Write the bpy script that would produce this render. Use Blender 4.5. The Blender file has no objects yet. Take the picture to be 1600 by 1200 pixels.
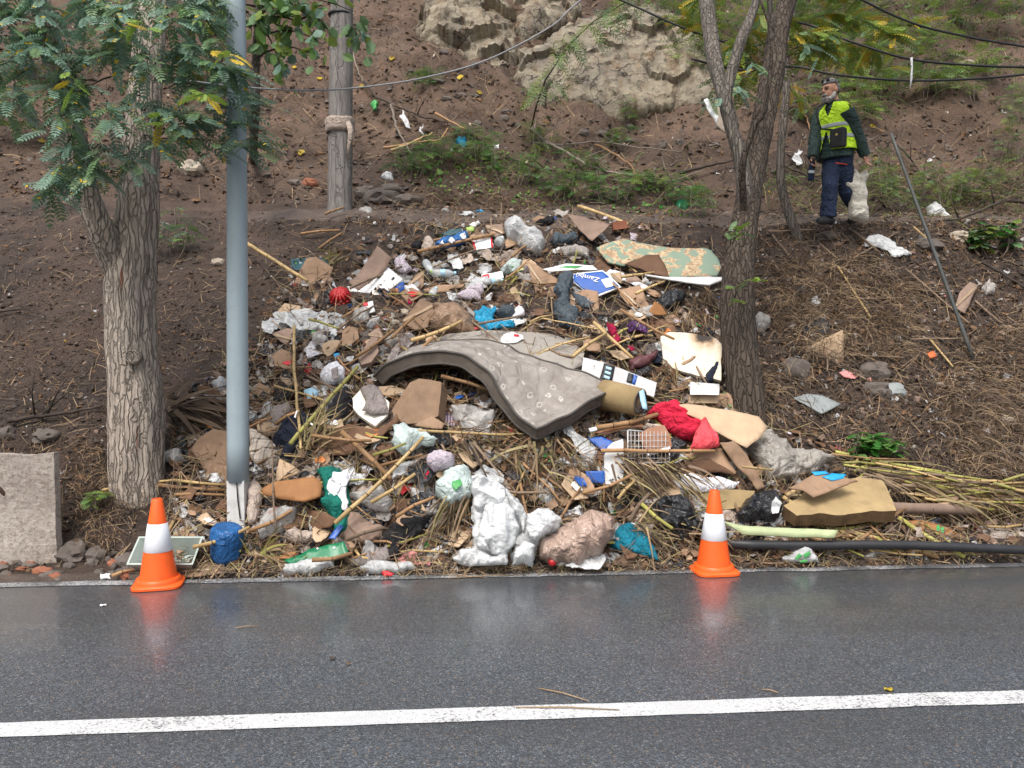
import bpy, bmesh, math, random
import numpy as np
from mathutils import Vector, Matrix, noise
from mathutils.bvhtree import BVHTree
from mathutils.geometry import delaunay_2d_cdt
R = math.radians
random.seed(7); np.random.seed(7)
S = bpy.context.scene
C = S.collection

# ------------------------------------------------------------------ camera, sky, sun, exposure
CAM = Vector((0, 0, 1.55)); FOC = 1250.0; PITCH = math.atan(53 / 1250)
cd = bpy.data.cameras.new('camera'); cam = bpy.data.objects.new('camera', cd); C.objects.link(cam)
cam.location = CAM; cam.rotation_euler = (R(90) - PITCH, 0, 0)
cd.sensor_width = 36; cd.lens = FOC / 1600 * 36; cd.clip_end = 600; cd.clip_start = .05
S.camera = cam
w = bpy.data.worlds.new('World'); S.world = w; w.use_nodes = True
nt = w.node_tree; bg = nt.nodes['Background']
sky = nt.nodes.new('ShaderNodeTexSky'); sky.sky_type = 'NISHITA'; sky.sun_disc = False
SUN_EL, SUN_AZ = R(58), R(200)
sky.sun_elevation = SUN_EL; sky.sun_rotation = SUN_AZ; sky.air_density = 1.2; sky.dust_density = 6; sky.ozone_density = 1
hs = nt.nodes.new('ShaderNodeHueSaturation'); hs.inputs['Saturation'].default_value = .6
nt.links.new(sky.outputs[0], hs.inputs['Color']); nt.links.new(hs.outputs[0], bg.inputs[0])
bg.inputs[1].default_value = .14
sd = bpy.data.lights.new('sun', 'SUN'); sun = bpy.data.objects.new('sun', sd); C.objects.link(sun)
sd.energy = 1.5; sd.angle = R(20); sd.color = (1, .97, .93)
# sun_rotation is measured clockwise from +Y seen from above
sdir = Vector((math.sin(SUN_AZ) * math.cos(SUN_EL), math.cos(SUN_AZ) * math.cos(SUN_EL), math.sin(SUN_EL)))
sun.rotation_euler = (-sdir).to_track_quat('-Z', 'Y').to_euler(); sun.location = (0, 0, 30)
S.view_settings.view_transform = 'Standard'; S.view_settings.look = 'None'
S.view_settings.exposure = 0.6; S.view_settings.gamma = 1; S.view_settings.use_curve_mapping = False
S.cycles.max_bounces = 6; S.cycles.transparent_max_bounces = 12

# ------------------------------------------------------------------ pixel rays (1600 x 1200 photograph)
FW = Vector((0, math.cos(PITCH), -math.sin(PITCH))); UP = Vector((0, math.sin(PITCH), math.cos(PITCH)))
def ray(px, py):
    return (FW * FOC + Vector((1, 0, 0)) * (px - 800) + UP * (600 - py)).normalized()
def at(px, py, Y):
    r = ray(px, py); return CAM + r * (Y / r.y)
BV = []
def G(px, py):
    r = ray(px, py); best = None
    for b in BV:
        h = b.ray_cast(CAM, r)
        if h[0] is not None and (best is None or h[3] < best[3]): best = h
    if best is None: return at(px, py, 14), Vector((0, -.7, .7))
    return best[0], best[1]
def down(x, y):
    h = BV[0].ray_cast(Vector((x, y, 60)), Vector((0, 0, -1)))
    return h[0] if h[0] is not None else Vector((x, y, 0))
def inpoly(p, poly):
    x, y = p; r = False; j = len(poly) - 1
    for i in range(len(poly)):
        xi, yi = poly[i]; xj, yj = poly[j]
        if (yi > y) != (yj > y) and x < (xj - xi) * (y - yi) / (yj - yi) + xi: r = not r
        j = i
    return r
def rnd_in(poly):
    xs = [p[0] for p in poly]; ys = [p[1] for p in poly]
    while True:
        p = (random.uniform(min(xs), max(xs)), random.uniform(min(ys), max(ys)))
        if inpoly(p, poly): return p

# ------------------------------------------------------------------ materials
def nd(nt, t, **kw):
    n = nt.nodes.new(t)
    for k, v in kw.items(): setattr(n, k, v)
    return n
def mixc(nt, fac, a, b, mode='MIX'):
    m = nd(nt, 'ShaderNodeMix', data_type='RGBA', blend_type=mode)
    for sock, v in ((m.inputs[0], fac), (m.inputs[6], a), (m.inputs[7], b)):
        if isinstance(v, (int, float)): sock.default_value = v
        elif isinstance(v, tuple): sock.default_value = (*v[:3], 1)
        else: nt.links.new(v, sock)
    return m.outputs[2]
def noi(nt, vec, scale, detail=5, rough=.6, dist=0, stretch=None):
    if stretch:
        mp = nd(nt, 'ShaderNodeMapping'); mp.inputs['Scale'].default_value = stretch
        nt.links.new(vec, mp.inputs['Vector']); vec = mp.outputs[0]
    n = nd(nt, 'ShaderNodeTexNoise'); nt.links.new(vec, n.inputs['Vector'])
    n.inputs['Scale'].default_value = scale; n.inputs['Detail'].default_value = detail
    n.inputs['Roughness'].default_value = rough; n.inputs['Distortion'].default_value = dist
    return n.outputs[0]
def ramp(nt, fac, lo, hi, a=0., b=1.):
    m = nd(nt, 'ShaderNodeMapRange'); nt.links.new(fac, m.inputs[0])
    for i, v in enumerate((lo, hi, a, b)): m.inputs[i + 1].default_value = v
    return m.outputs[0]
MATS = {}
def base(name):
    m = bpy.data.materials.new(name); m.use_nodes = True; nt = m.node_tree
    b = nt.nodes['Principled BSDF']; tc = nd(nt, 'ShaderNodeTexCoord')
    MATS[name] = m
    return m, nt, b, tc
def bumpn(nt, b, h, strength, dist=.01):
    bm = nd(nt, 'ShaderNodeBump'); bm.inputs['Strength'].default_value = strength; bm.inputs['Distance'].default_value = dist
    nt.links.new(h, bm.inputs['Height']); nt.links.new(bm.outputs[0], b.inputs['Normal']); return bm
def mat(name, col, rough=.7, var=.3, sc=7, bump=.3, bsc=60, spec=.4, dirt=.35, dirtc=(.07, .045, .03), transl=0, alpha=1, stretch=None, metal=0, orand=.15, coat=0, crz=0):
    m, nt, b, tc = base(name)
    v = tc.outputs['Object']; L = nt.links.new
    n1 = noi(nt, v, sc, stretch=stretch)
    c = mixc(nt, ramp(nt, n1, .3, .7), tuple(x * (1 - var) for x in col), tuple(min(1, x * (1 + var)) for x in col))
    if dirt:
        n2 = noi(nt, v, sc * .6 + 3, 8, .7, .6)
        c = mixc(nt, ramp(nt, n2, .5, .72, 0, dirt), c, dirtc)
    if orand:
        oi = nd(nt, 'ShaderNodeObjectInfo')
        h = nd(nt, 'ShaderNodeHueSaturation'); L(c, h.inputs['Color'])
        L(ramp(nt, oi.outputs['Random'], 0, 1, 1 - orand, 1 + orand), h.inputs['Value'])
        c = h.outputs[0]
    L(c, b.inputs['Base Color']); b.inputs['Roughness'].default_value = rough
    b.inputs['Specular IOR Level'].default_value = spec; b.inputs['Metallic'].default_value = metal
    if coat: b.inputs['Coat Weight'].default_value = coat; b.inputs['Coat Roughness'].default_value = .15
    if bump: bn_ = bumpn(nt, b, noi(nt, v, bsc, 4, stretch=stretch), bump, .006)
    if crz:
        a1 = nd(nt, 'ShaderNodeMath', operation='SUBTRACT'); L(noi(nt, v, crz, 3, .5, 1.6), a1.inputs[0]); a1.inputs[1].default_value = .5
        a2 = nd(nt, 'ShaderNodeMath', operation='ABSOLUTE'); L(a1.outputs[0], a2.inputs[0])
        cb = nd(nt, 'ShaderNodeBump'); cb.inputs['Strength'].default_value = .9; cb.inputs['Distance'].default_value = .55 / crz; L(a2.outputs[0], cb.inputs['Height'])
        if bump: L(cb.outputs[0], bn_.inputs['Normal'])
        else: L(cb.outputs[0], b.inputs['Normal'])
    out = nt.nodes['Material Output']; sh = b.outputs[0]
    if transl:
        t = nd(nt, 'ShaderNodeBsdfTranslucent'); L(c, t.inputs[0])
        ms = nd(nt, 'ShaderNodeMixShader'); ms.inputs[0].default_value = transl
        L(sh, ms.inputs[1]); L(t.outputs[0], ms.inputs[2]); sh = ms.outputs[0]
    if alpha < 1:
        t = nd(nt, 'ShaderNodeBsdfTransparent'); ms = nd(nt, 'ShaderNodeMixShader'); L(ramp(nt, noi(nt, v, 5, 4), .35, .65, max(0, alpha - .22), min(1, alpha + .14)), ms.inputs[0])
        L(t.outputs[0], ms.inputs[1]); L(sh, ms.inputs[2]); sh = ms.outputs[0]
    if sh is not b.outputs[0]: L(sh, out.inputs[0])
    return m
def M(n): return MATS[n]

# ------------------------------------------------------------------ object helpers
WL = {}
def setp(o, label=None, cat=None, group=None, kind=None):
    if label: o['label'] = label
    if cat: o['category'] = cat
    if group: o['group'] = group
    if kind: o['kind'] = kind
    return o
def link(name, verts, faces, mats, parent=None, label=None, cat=None, group=None, kind=None, mi=None, smooth=True, uv=None, origin=None):
    V = np.asarray(verts, dtype=float)
    if origin is None:
        origin = V.mean(0); origin[2] = V[:, 2].min()
    origin = Vector(origin)
    me = bpy.data.meshes.new(name)
    me.from_pydata((V - np.array(origin)).tolist(), [], faces)
    for m in (mats if isinstance(mats, (list, tuple)) else [mats]): me.materials.append(M(m) if isinstance(m, str) else m)
    if mi is not None: me.polygons.foreach_set('material_index', np.asarray(mi, dtype=np.int32))
    if smooth: me.polygons.foreach_set('use_smooth', np.ones(len(me.polygons), dtype=bool))
    if uv is not None:
        ul = me.uv_layers.new(name='UVMap'); li = np.empty(len(me.loops), dtype=np.int32); me.loops.foreach_get('vertex_index', li)
        ul.data.foreach_set('uv', np.asarray(uv, dtype=np.float32)[li].ravel())
    me.update()
    o = bpy.data.objects.new(name, me); C.objects.link(o)
    if parent is not None:
        o.parent = parent; o.location = origin - WL[parent.name]
    else: o.location = origin
    WL[o.name] = origin
    return setp(o, label, cat, group, kind)
def empty(name, loc, label, cat, group=None):
    o = bpy.data.objects.new(name, None); C.objects.link(o); o.location = loc; o.empty_display_size = .1
    WL[o.name] = Vector(loc); return setp(o, label, cat, group)
class MB:
    def __init__(s): s.v = []; s.f = []; s.m = []
    def add(s, v, f, m=0):
        k = len(s.v); s.v += [tuple(p) for p in v]; s.f += [tuple(i + k for i in q) for q in f]; s.m += [m] * len(f)
    def box(s, c, sx, sy, sz, m=0, rot=None):
        c = Vector(c); vs = []
        for x in (-1, 1):
            for y in (-1, 1):
                for z in (-1, 1):
                    p = Vector((x * sx / 2, y * sy / 2, z * sz / 2))
                    if rot is not None: p = rot @ p
                    vs.append(c + p)
        s.add(vs, [(0, 1, 3, 2), (4, 6, 7, 5), (0, 4, 5, 1), (2, 3, 7, 6), (0, 2, 6, 4), (1, 5, 7, 3)], m)
    def tube(s, pts, rad, n=7, m=0, cap=True, mfn=None, jit=None):
        pts = [Vector(p) for p in pts]; N = len(pts)
        if not isinstance(rad, (list, tuple)): rad = [rad] * N
        rings = []; up = None
        for i, p in enumerate(pts):
            t = (pts[min(i + 1, N - 1)] - pts[max(i - 1, 0)])
            t = t.normalized() if t.length > 1e-9 else Vector((0, 0, 1))
            if up is None: up = t.orthogonal().normalized()
            a = (up - t * up.dot(t))
            a = a.normalized() if a.length > 1e-6 else t.orthogonal().normalized()
            up = a; b = t.cross(a)
            rings.append([p + (a * math.cos(k * 2 * math.pi / n) + b * math.sin(k * 2 * math.pi / n)) * (rad[i] * (jit(i, k, p) if jit else 1)) for k in range(n)])
        k0 = len(s.v)
        for r in rings: s.v += [tuple(q) for q in r]
        for i in range(N - 1):
            for k in range(n):
                s.f.append((k0 + i * n + k, k0 + i * n + (k + 1) % n, k0 + (i + 1) * n + (k + 1) % n, k0 + (i + 1) * n + k)); s.m.append(mfn(i) if mfn else m)
        if cap:
            s.f.append(tuple(k0 + k for k in reversed(range(n)))); s.m.append(m)
            s.f.append(tuple(k0 + (N - 1) * n + k for k in range(n))); s.m.append(m)
    def lathe(s, prof, origin, axis=(0, 0, 1), n=20, mfn=None, cap=True):
        ax = Vector(axis).normalized(); a = ax.orthogonal().normalized(); b = ax.cross(a); o = Vector(origin); k0 = len(s.v)
        for (r, h) in prof:
            for k in range(n):
                an = k * 2 * math.pi / n
                s.v.append(tuple(o + ax * h + (a * math.cos(an) + b * math.sin(an)) * r))
        for i in range(len(prof) - 1):
            for k in range(n):
                s.f.append((k0 + i * n + k, k0 + i * n + (k + 1) % n, k0 + (i + 1) * n + (k + 1) % n, k0 + (i + 1) * n + k)); s.m.append(mfn(i) if mfn else 0)
        if cap:
            s.f.append(tuple(k0 + k for k in reversed(range(n)))); s.m.append(mfn(0) if mfn else 0)
            s.f.append(tuple(k0 + (len(prof) - 1) * n + k for k in range(n))); s.m.append(mfn(len(prof) - 2) if mfn else 0)
    def link(s, name, mats, **kw): return link(name, s.v, s.f, mats, mi=s.m, **kw)

def ridged(p, s):
    return 1 - abs(noise.noise(p * s)) * 2
def rand_h(v): return (math.sin(v.x * 127.1 + v.y * 311.7 + v.z * 74.7) * 43758.5453) % 1.0
def blocky(p, s, tilt=.5):
    d, pts = noise.voronoi(p * s)
    c = pts[0]; h = rand_h(c); g = Vector((rand_h(c + Vector((1, 0, 0))) - .5, rand_h(c + Vector((0, 1, 0))) - .5, rand_h(c + Vector((0, 0, 1))) - .5))
    return (h - .5) + (p * s - c).dot(g) * 2 * tilt

def crease(p, s, a, seed, oc=3):
    w_ = Vector((noise.noise(p * s * .6), noise.noise(p * s * .6 + Vector((7, 7, 7))), noise.noise(p * s * .6 + Vector((3, 9, 1))))) * (.35 / s)
    q = p + w_; z = 0; amp = 1
    for k in range(oc):
        ang = a + k * 1.1; c, s_ = math.cos(ang), math.sin(ang)
        u, v = q.x * c + q.z * s_, -q.x * s_ + q.z * c
        n_ = noise.noise(Vector((u * s * .45, q.y * s * .7 + seed, v * s * 1.25 + k * 5)))
        z += amp * ((1 - 2.6 * abs(n_)) if k % 2 == 0 else (2.6 * abs(n_) - .5)); amp *= .5; s *= 1.95
    return z
# ------------------------------------------------------------------ generic sheet / slab / bag laid on the ground, outline given from the photograph
NB = Vector((0, -.76, .65)).normalized()
FR = {}
def frame_at(px, py, lift=0., pitch=None, yaw=0., depth=None):
    p = at(px, py, depth) if depth else G(px, py)[0]
    if pitch is None: N = NB.copy()
    else: N = Vector((0, -math.cos(R(pitch)), math.sin(R(pitch))))
    if yaw: N = Matrix.Rotation(R(yaw), 3, 'Z') @ N
    U = Vector((0, 0, 1)).cross(N) * -1
    U = Vector((N.y, -N.x, 0)) * -1 if U.length < 1e-6 else U
    U = U.normalized()
    if U.x < 0: U = -U
    Vv = N.cross(U)
    return (p + N * lift, U, Vv, N)
def to_plane(F, px, py):
    o, U, V, N = F; r = ray(px, py); t = (o - CAM).dot(N) / r.dot(N); q = CAM + r * t - o
    return (q.dot(U), q.dot(V))
def item(name, label, cat, ol, mt, lift=.04, pitch=None, yaw=0, th=.006, bulge=0, cr=.015, fr=5, n=18, conf=0, rag=.012, fold=None, solid=False,
         parent=None, group=None, frame=None, depth=None, seed=None, blk=0, curl=None, mats=None, kind=None, edge=None, smooth=True, lbl=None, oc=3):
    label = label or lbl
    seed = seed if seed is not None else sum(int(a * 7 + b) for a, b in ol) % 997
    rs = random.Random(seed)
    cx = sum(p[0] for p in ol) / len(ol); cy = sum(p[1] for p in ol) / len(ol)
    if frame is None:
        if pitch is None: jp = math.degrees(math.asin(NB.z)) + rs.uniform(-8, 8); jy = yaw + rs.uniform(-12, 12)
        else: jp, jy = pitch, yaw
        F = frame_at(cx, cy, lift, jp, jy, depth)
    else: F = (frame[0] + frame[3] * lift, *frame[1:])
    o, U, V, N = F
    P = [Vector((*to_plane(F, *p), 0)) for p in ol]
    L = max(max(p.x for p in P) - min(p.x for p in P), max(p.y for p in P) - min(p.y for p in P))
    st = L / n; bd = []; so = Vector((seed * 1.37, seed * .71, 0))
    for i, a in enumerate(P):
        b = P[(i + 1) % len(P)]; k = max(1, int((b - a).length / st))
        for j in range(k):
            q = a.lerp(b, j / k)
            if rag: q = q + Vector((noise.noise((q + so) * 9), noise.noise((q - so) * 9 + Vector((5, 5, 5))), 0)) * rag + Vector((noise.noise((q + so) * 37), noise.noise((q - so) * 37), 0)) * rag * .4
            bd.append((q.x, q.y))
    B = np.array(bd); mn, mx = B.min(0), B.max(0); ins = []
    y = mn[1] + st * .5; row = 0
    while y < mx[1]:
        x = mn[0] + st * (.25 + .5 * (row % 2))
        while x < mx[0]:
            q = (x + rs.uniform(-.2, .2) * st, y + rs.uniform(-.2, .2) * st)
            if inpoly(q, bd): ins.append(q)
            x += st
        y += st * .87; row += 1
    A2 = B; B2 = np.roll(B, -1, 0); AB = B2 - A2; ab2 = (AB ** 2).sum(1) + 1e-12
    def dist(q):
        t = np.clip(((q - A2) * AB).sum(1) / ab2, 0, 1); return np.sqrt((((A2 + AB * t[:, None]) - q) ** 2).sum(1).min())
    ins = [q for q in ins if dist(np.array(q)) > st * .35]
    allp = [Vector(q) for q in bd + ins]; nb = len(bd)
    r = delaunay_2d_cdt(allp, [], [list(range(nb))], 1, 1e-6)
    vs2, tris = r[0], [list(f) for f in r[2]]
    if not tris:
        r = delaunay_2d_cdt(allp[:nb], [], [list(range(nb))], 1, 1e-6); vs2, tris = r[0], [list(f) for f in r[2]]
    D = np.array([dist(np.array(q)) for q in vs2]); dm = max(D.max(), 1e-4)
    top = []; bot = []; fa = rs.uniform(0, math.pi) if not fold else fold[2]
    for q, d in zip(vs2, D):
        pw = o + U * q.x + V * q.y; h = 0
        if conf:
            hit = BV[0].ray_cast(pw + N * .6, -N, 1.4)
            if hit[0] is not None: h += conf * max(-.35, min(.45, .6 - hit[3]))
        s3 = pw + Vector((seed, seed * .3, 0)); z = 0
        if bulge:
            t = min(1, d / dm); z += bulge * math.sqrt(max(0, 1 - (1 - t) ** 2))
        if cr:
            if cr > .014: z += cr * .62 * crease(s3, fr * .8, fa, seed, oc) + cr * .9 * noise.noise(s3 * fr * .4)
            else: z += cr * (ridged(s3, fr) - .5) + cr * .5 * (ridged(s3 + Vector((9, 9, 9)), fr * 2.7) - .5) + cr * .8 * noise.noise(s3 * fr * .45)
        if fold:
            ph = (q.x * math.cos(fa) + q.y * math.sin(fa)) * fold[1] + 2.2 * noise.noise(s3 * 2.2)
            z += fold[0] * (1 - abs(math.sin(ph)) ** .7)
        if blk: z += blk * blocky(s3, fr) + blk * .35 * blocky(s3 + Vector((3, 1, 2)), fr * 2.6)
        if curl: z += curl(q.x, q.y)
        top.append(pw + N * (h + z))
        bot.append(pw + N * ((h + (0 if solid else z)) - th))
    n0 = len(top); fs = []; mi = []; ec = {}
    for t in tris:
        a, b, c = (vs2[i] for i in t)
        if (b - a).cross(c - a) < 0: t = t[::-1]
        fs.append(tuple(t)); mi.append(0); fs.append(tuple(i + n0 for i in reversed(t))); mi.append(0 if edge is None else edge)
        for k in range(len(t)): ec[(t[k], t[(k + 1) % len(t)])] = 1
    for (a, b) in list(ec):
        if (b, a) not in ec: fs.append((b, a, a + n0, b + n0)); mi.append(0 if edge is None else edge)
    uv = [(q.x, q.y) for q in vs2] * 2
    ob = link(name, top + bot, fs, mats or mt, parent, label, cat, group, kind, mi, smooth, uv)
    FR[ob.name] = F
    if smooth and (th > .02 or blk):
        try: ob.data.set_sharp_from_angle(angle=R(50))
        except Exception: pass
    return ob
def text(parent, F, s, px, py, size, mt, ang=0, lift=.004, name='lettering', flip=False):
    cu = bpy.data.curves.new('t', 'FONT'); cu.body = s; cu.size = size; cu.extrude = .0012; cu.align_x = 'CENTER'; cu.align_y = 'CENTER'
    t = bpy.data.objects.new('t', cu); C.objects.link(t)
    dg = bpy.context.evaluated_depsgraph_get(); me = bpy.data.meshes.new_from_object(t.evaluated_get(dg))
    vs = [v.co.copy() for v in me.vertices]; fs = [tuple(p.vertices) for p in me.polygons]
    bpy.data.objects.remove(t); bpy.data.meshes.remove(me); bpy.data.curves.remove(cu)
    o, U, V, N = F; u0, v0 = to_plane(F, px, py); c, s_ = math.cos(R(ang)), math.sin(R(ang))
    W = [o + U * (u0 + v.x * c - v.y * s_) + V * (v0 + v.x * s_ + v.y * c) + N * (lift + v.z) for v in vs]
    return link(name, W, fs, mt, parent, smooth=False)

# ------------------------------------------------------------------ material library
mat('cardboard', (.27, .175, .112), .75, .25, 5, .25, 90, .3, .55, (.12, .07, .04), orand=.3)
mat('cardboard_pale', (.42, .305, .2), .75, .15, 4, .2, 90, .3, .25, (.2, .12, .07))
mat('cardboard_orange', (.33, .155, .06), .7, .2, 5, .25, 90, .3, .35, (.12, .06, .03))
mat('cardboard_grey', (.25, .175, .135), .8, .2, 5, .3, 80, .3, .4, (.1, .065, .045))
mat('cardboard_dark', (.13, .07, .04), .75, .25, 5, .3, 80, .3, .4, (.05, .03, .02))
mat('white_film', (.78, .8, .81), .33, .1, 6, .15, 28, .45, .22, (.33, .28, .23), transl=.25, alpha=.87, crz=11)
mat('mint_film', (.66, .77, .75), .35, .06, 5, .15, 28, .45, .14, (.35, .35, .3), transl=.3, crz=9)
mat('clear_film', (.56, .55, .53), .25, .15, 5, .15, 28, .5, .3, (.3, .24, .2), transl=.25, alpha=.72, crz=12)
mat('grey_film', (.4, .37, .34), .4, .2, 5, .15, 28, .45, .4, (.2, .15, .12), transl=.2, crz=12)
mat('brown_film', (.36, .24, .16), .35, .3, 8, .15, 28, .45, .4, (.14, .08, .05), transl=.25, crz=12)
mat('black_film', (.018, .02, .024), .28, .3, 6, .6, 40, .5, .25, (.06, .045, .035), crz=13)
mat('cyan_film', (.01, .3, .52), .4, .15, 6, .35, 40, .45, .1, transl=.2, crz=9)
mat('teal_cloth', (.01, .19, .28), .8, .2, 6, .5, 120, .25, .25, crz=8)
mat('blue_film', (.015, .11, .32), .4, .3, 9, .7, 40, .4, .35, (.04, .03, .03), crz=10)
mat('green_film', (.012, .16, .07), .35, .2, 6, .3, 40, .45, .2)
mat('slate_cloth', (.05, .068, .083), .6, .3, 8, .6, 90, .3, .15, crz=9)
mat('navy_cloth', (.012, .017, .033), .8, .3, 8, .4, 110, .25, .2, crz=9)
mat('black_cloth', (.012, .012, .014), .75, .3, 8, .4, 110, .3, .25, crz=9)
mat('white_cloth', (.68, .68, .72), .85, .08, 7, .5, 110, .2, .18, (.3, .22, .18), crz=9)
mat('lilac_cloth', (.52, .46, .52), .85, .1, 7, .5, 110, .2, .25, (.3, .22, .18), crz=10)
mat('beige_cloth', (.4, .33, .28), .9, .15, 7, .5, 110, .2, .35, crz=9)
mat('grey_cloth', (.23, .2, .19), .9, .2, 7, .5, 110, .2, .4, crz=9)
mat('green_cloth', (.005, .13, .1), .75, .2, 7, .4, 110, .25, .12, crz=9)
mat('red_cloth', (.52, .018, .05), .85, .15, 6, .4, 120, .2, .08, crz=8)
mat('coral_cloth', (.75, .09, .11), .85, .12, 6, .4, 120, .2, .05, crz=8)
mat('crimson_cloth', (.3, .012, .05), .85, .2, 6, .4, 120, .2, .15, crz=10)
mat('pink_cloth', (.6, .25, .24), .85, .15, 6, .4, 120, .2, .2, crz=10)
mat('purple_cloth', (.06, .012, .085), .45, .25, 6, .4, 100, .45, .1, crz=10)
mat('maroon_leather', (.1, .035, .04), .5, .25, 6, .4, 80, .4, .3)
mat('red_plastic', (.42, .015, .018), .4, .15, 6, .1, 60, .45, .15)
mat('orange_plastic', (.65, .13, .03), .45, .15, 6, .1, 60, .45, .15)
mat('blue_plastic', (.012, .06, .23), .4, .15, 6, .1, 60, .45, .12)
mat('sky_plastic', (.02, .3, .6), .4, .12, 6, .1, 60, .45, .1)
mat('teal_plastic', (.03, .09, .11), .55, .2, 6, .2, 60, .4, .25)
mat('mint_plastic', (.4, .47, .43), .5, .1, 6, .1, 60, .4, .25)
mat('white_plastic', (.74, .74, .73), .45, .05, 5, .12, 60, .4, .15, (.4, .32, .26))
mat('black_plastic', (.015, .016, .018), .35, .2, 6, .1, 60, .45, .2)
mat('black_rubber', (.02, .021, .024), .45, .2, 9, .15, 60, .45, .25, (.09, .07, .055))
mat('green_strip', (.4, .46, .26), .6, .12, 5, .2, 60, .35, .25)
mat('lime_plastic', (.35, .55, .12), .5, .1, 6, .1, 60)
mat('glossy_brown', (.33, .15, .075), .22, .12, 4, .05, 40, .5, .1, coat=.3)
mat('sack_white', (.6, .57, .5), .8, .1, 6, .5, 120, .25, .25, (.3, .24, .18), crz=9)
mat('brown_sack', (.36, .26, .21), .38, .12, 5, .3, 40, .45, .25, (.14, .09, .06), coat=.15, crz=7)
mat('clear_grey', (.42, .39, .35), .4, .18, 5, .15, 28, .45, .35, (.22, .16, .12), transl=.25, crz=8)
mat('clear_plastic', (.62, .66, .67), .12, .1, 6, .15, 30, .5, .12, (.4, .36, .3), alpha=.55)
mat('pale_blue', (.35, .58, .72), .4, .1, 6, .1, 40)
mat('grey_foam', (.26, .24, .215), .9, .14, 3, .5, 150, .2, .3, (.2, .16, .13))
mat('foam_side', (.22, .215, .195), .9, .2, 6, .5, 120, .2, .4)
mat('yellow_foam', (.34, .25, .13), .9, .2, 4, .6, 90, .2, .35, (.13, .085, .05))
mat('foam_torn', (.15, .095, .05), .95, .35, 12, .9, 60, .2, .4)
mat('white_foam', (.73, .7, .62), .8, .08, 4, .3, 120, .25, .25, (.45, .35, .22))
mat('white_metal', (.55, .56, .57), .45, .1, 5, .15, 60, .45, .25)
mat('rust_metal', (.1, .055, .04), .7, .3, 9, .3, 60, .4)
mat('pole_paint', (.3, .37, .405), .42, .08, 3, .06, 150, .45, .22, (.14, .15, .15), stretch=(3, 3, .3), orand=0)
mat('bare_steel', (.07, .078, .075), .5, .25, 8, .1, 80, .45, .3)
mat('white_paint_board', (.56, .56, .55), .65, .12, 6, .25, 60, .35, .5, (.2, .18, .16), stretch=(4, 4, .6))
mat('cable_black', (.014, .014, .016), .5, .1, 5, 0, 60, .4, 0)
mat('cable_grey', (.22, .225, .24), .5, .1, 5, 0, 60, .4, 0)
mat('stone_grey', (.115, .097, .085), .85, .3, 5, .6, 40, .3, .45, (.085, .06, .045))
mat('stone_pale', (.4, .34, .27), .85, .25, 6, .6, 40, .3, .4, (.12, .085, .06))
mat('slate_sheet', (.24, .265, .265), .6, .15, 5, .3, 60, .4, .3)
mat('brick_red', (.25, .1, .06), .9, .2, 8, .5, 60, .3, .3)
mat('cane_yellow', (.46, .325, .15), .5, .3, 6, .15, 60, .4, .25, (.17, .09, .04), orand=.25)
mat('cane_green', (.33, .31, .085), .5, .3, 6, .15, 60, .4, .2, (.17, .12, .04), orand=.25)
mat('cane_tan', (.3, .175, .085), .6, .3, 6, .2, 60, .35, .3, (.1, .06, .03), orand=.3)
mat('cane_grey', (.2, .145, .1), .75, .3, 8, .3, 60, .3, .35, (.06, .04, .03), orand=.3)
mat('cane_node', (.1, .055, .03), .7, .3, 9, .2, 60)
mat('stick_dark', (.055, .042, .034), .85, .35, 9, .4, 70, .3, .2)
mat('straw', (.31, .22, .13), .75, .5, 3, .1, 60, .3, .3, (.09, .06, .035), orand=0)
mat('straw_dark', (.12, .086, .062), .85, .5, 3, .1, 60, .3, .3, (.04, .03, .02), orand=0)
mat('straw_green', (.265, .22, .105), .65, .4, 3, .1, 60, .35, .3, (.12, .09, .04), orand=0)
mat('dead_leaf', (.15, .085, .045), .8, .5, 5, .2, 60, .3, .3, orand=0)
mat('yellow_leaf', (.5, .36, .03), .6, .25, 8, .1, 60, .35, .1, transl=.25)
mat('leaf_blue', (.15, .25, .185), .42, .35, 2.5, 0, 60, .4, 0, transl=.3, orand=0)
mat('leaf_mid', (.13, .225, .1), .42, .35, 2.5, 0, 60, .4, 0, transl=.3, orand=0)
mat('leaf_lime', (.2, .31, .05), .5, .3, 2.5, 0, 60, .4, 0, transl=.35, orand=0)
mat('leaf_olive', (.19, .26, .05), .5, .35, 2.5, 0, 60, .4, 0, transl=.35, orand=0)
mat('leaf_grass', (.15, .28, .075), .5, .4, 2.5, 0, 60, .4, 0, transl=.3, orand=0)
mat('leaf_bright', (.05, .2, .03), .45, .3, 2.5, 0, 60, .4, 0, transl=.3, orand=0)
mat('twig', (.06, .045, .035), .85, .3, 9, .3, 60, .3, 0)
mat('twig_pale', (.2, .17, .14), .85, .3, 9, .3, 60, .3, 0)
mat('cone_orange', (.88, .115, .015), .42, .07, 6, .05, 60, .45, .3, (.4, .08, .03), orand=.04)
mat('cone_white', (.74, .77, .82), .35, .05, 7, .08, 90, .5, .3, (.4, .38, .36), orand=0)
mat('skin', (.42, .22, .15), .55, .12, 12, .1, 90, .35, 0, orand=0)
mat('hair_grey', (.17, .17, .175), .8, .4, 30, .6, 120, .3, 0, orand=0)
mat('beard_grey', (.34, .33, .32), .8, .4, 30, .6, 120, .3, 0, orand=0)
mat('jacket_green', (.022, .048, .042), .65, .2, 9, .4, 50, .35, .1, orand=0, crz=6)
mat('vest_lime', (.62, .98, .035), .6, .05, 8, .25, 60, .3, 0, orand=0, crz=5)
mat('vest_band', (.42, .46, .47), .35, .06, 9, .15, 60, .6, 0, orand=0)
mat('trousers_navy', (.016, .028, .062), .8, .25, 9, .5, 50, .3, .1, orand=0, crz=7)
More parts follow.
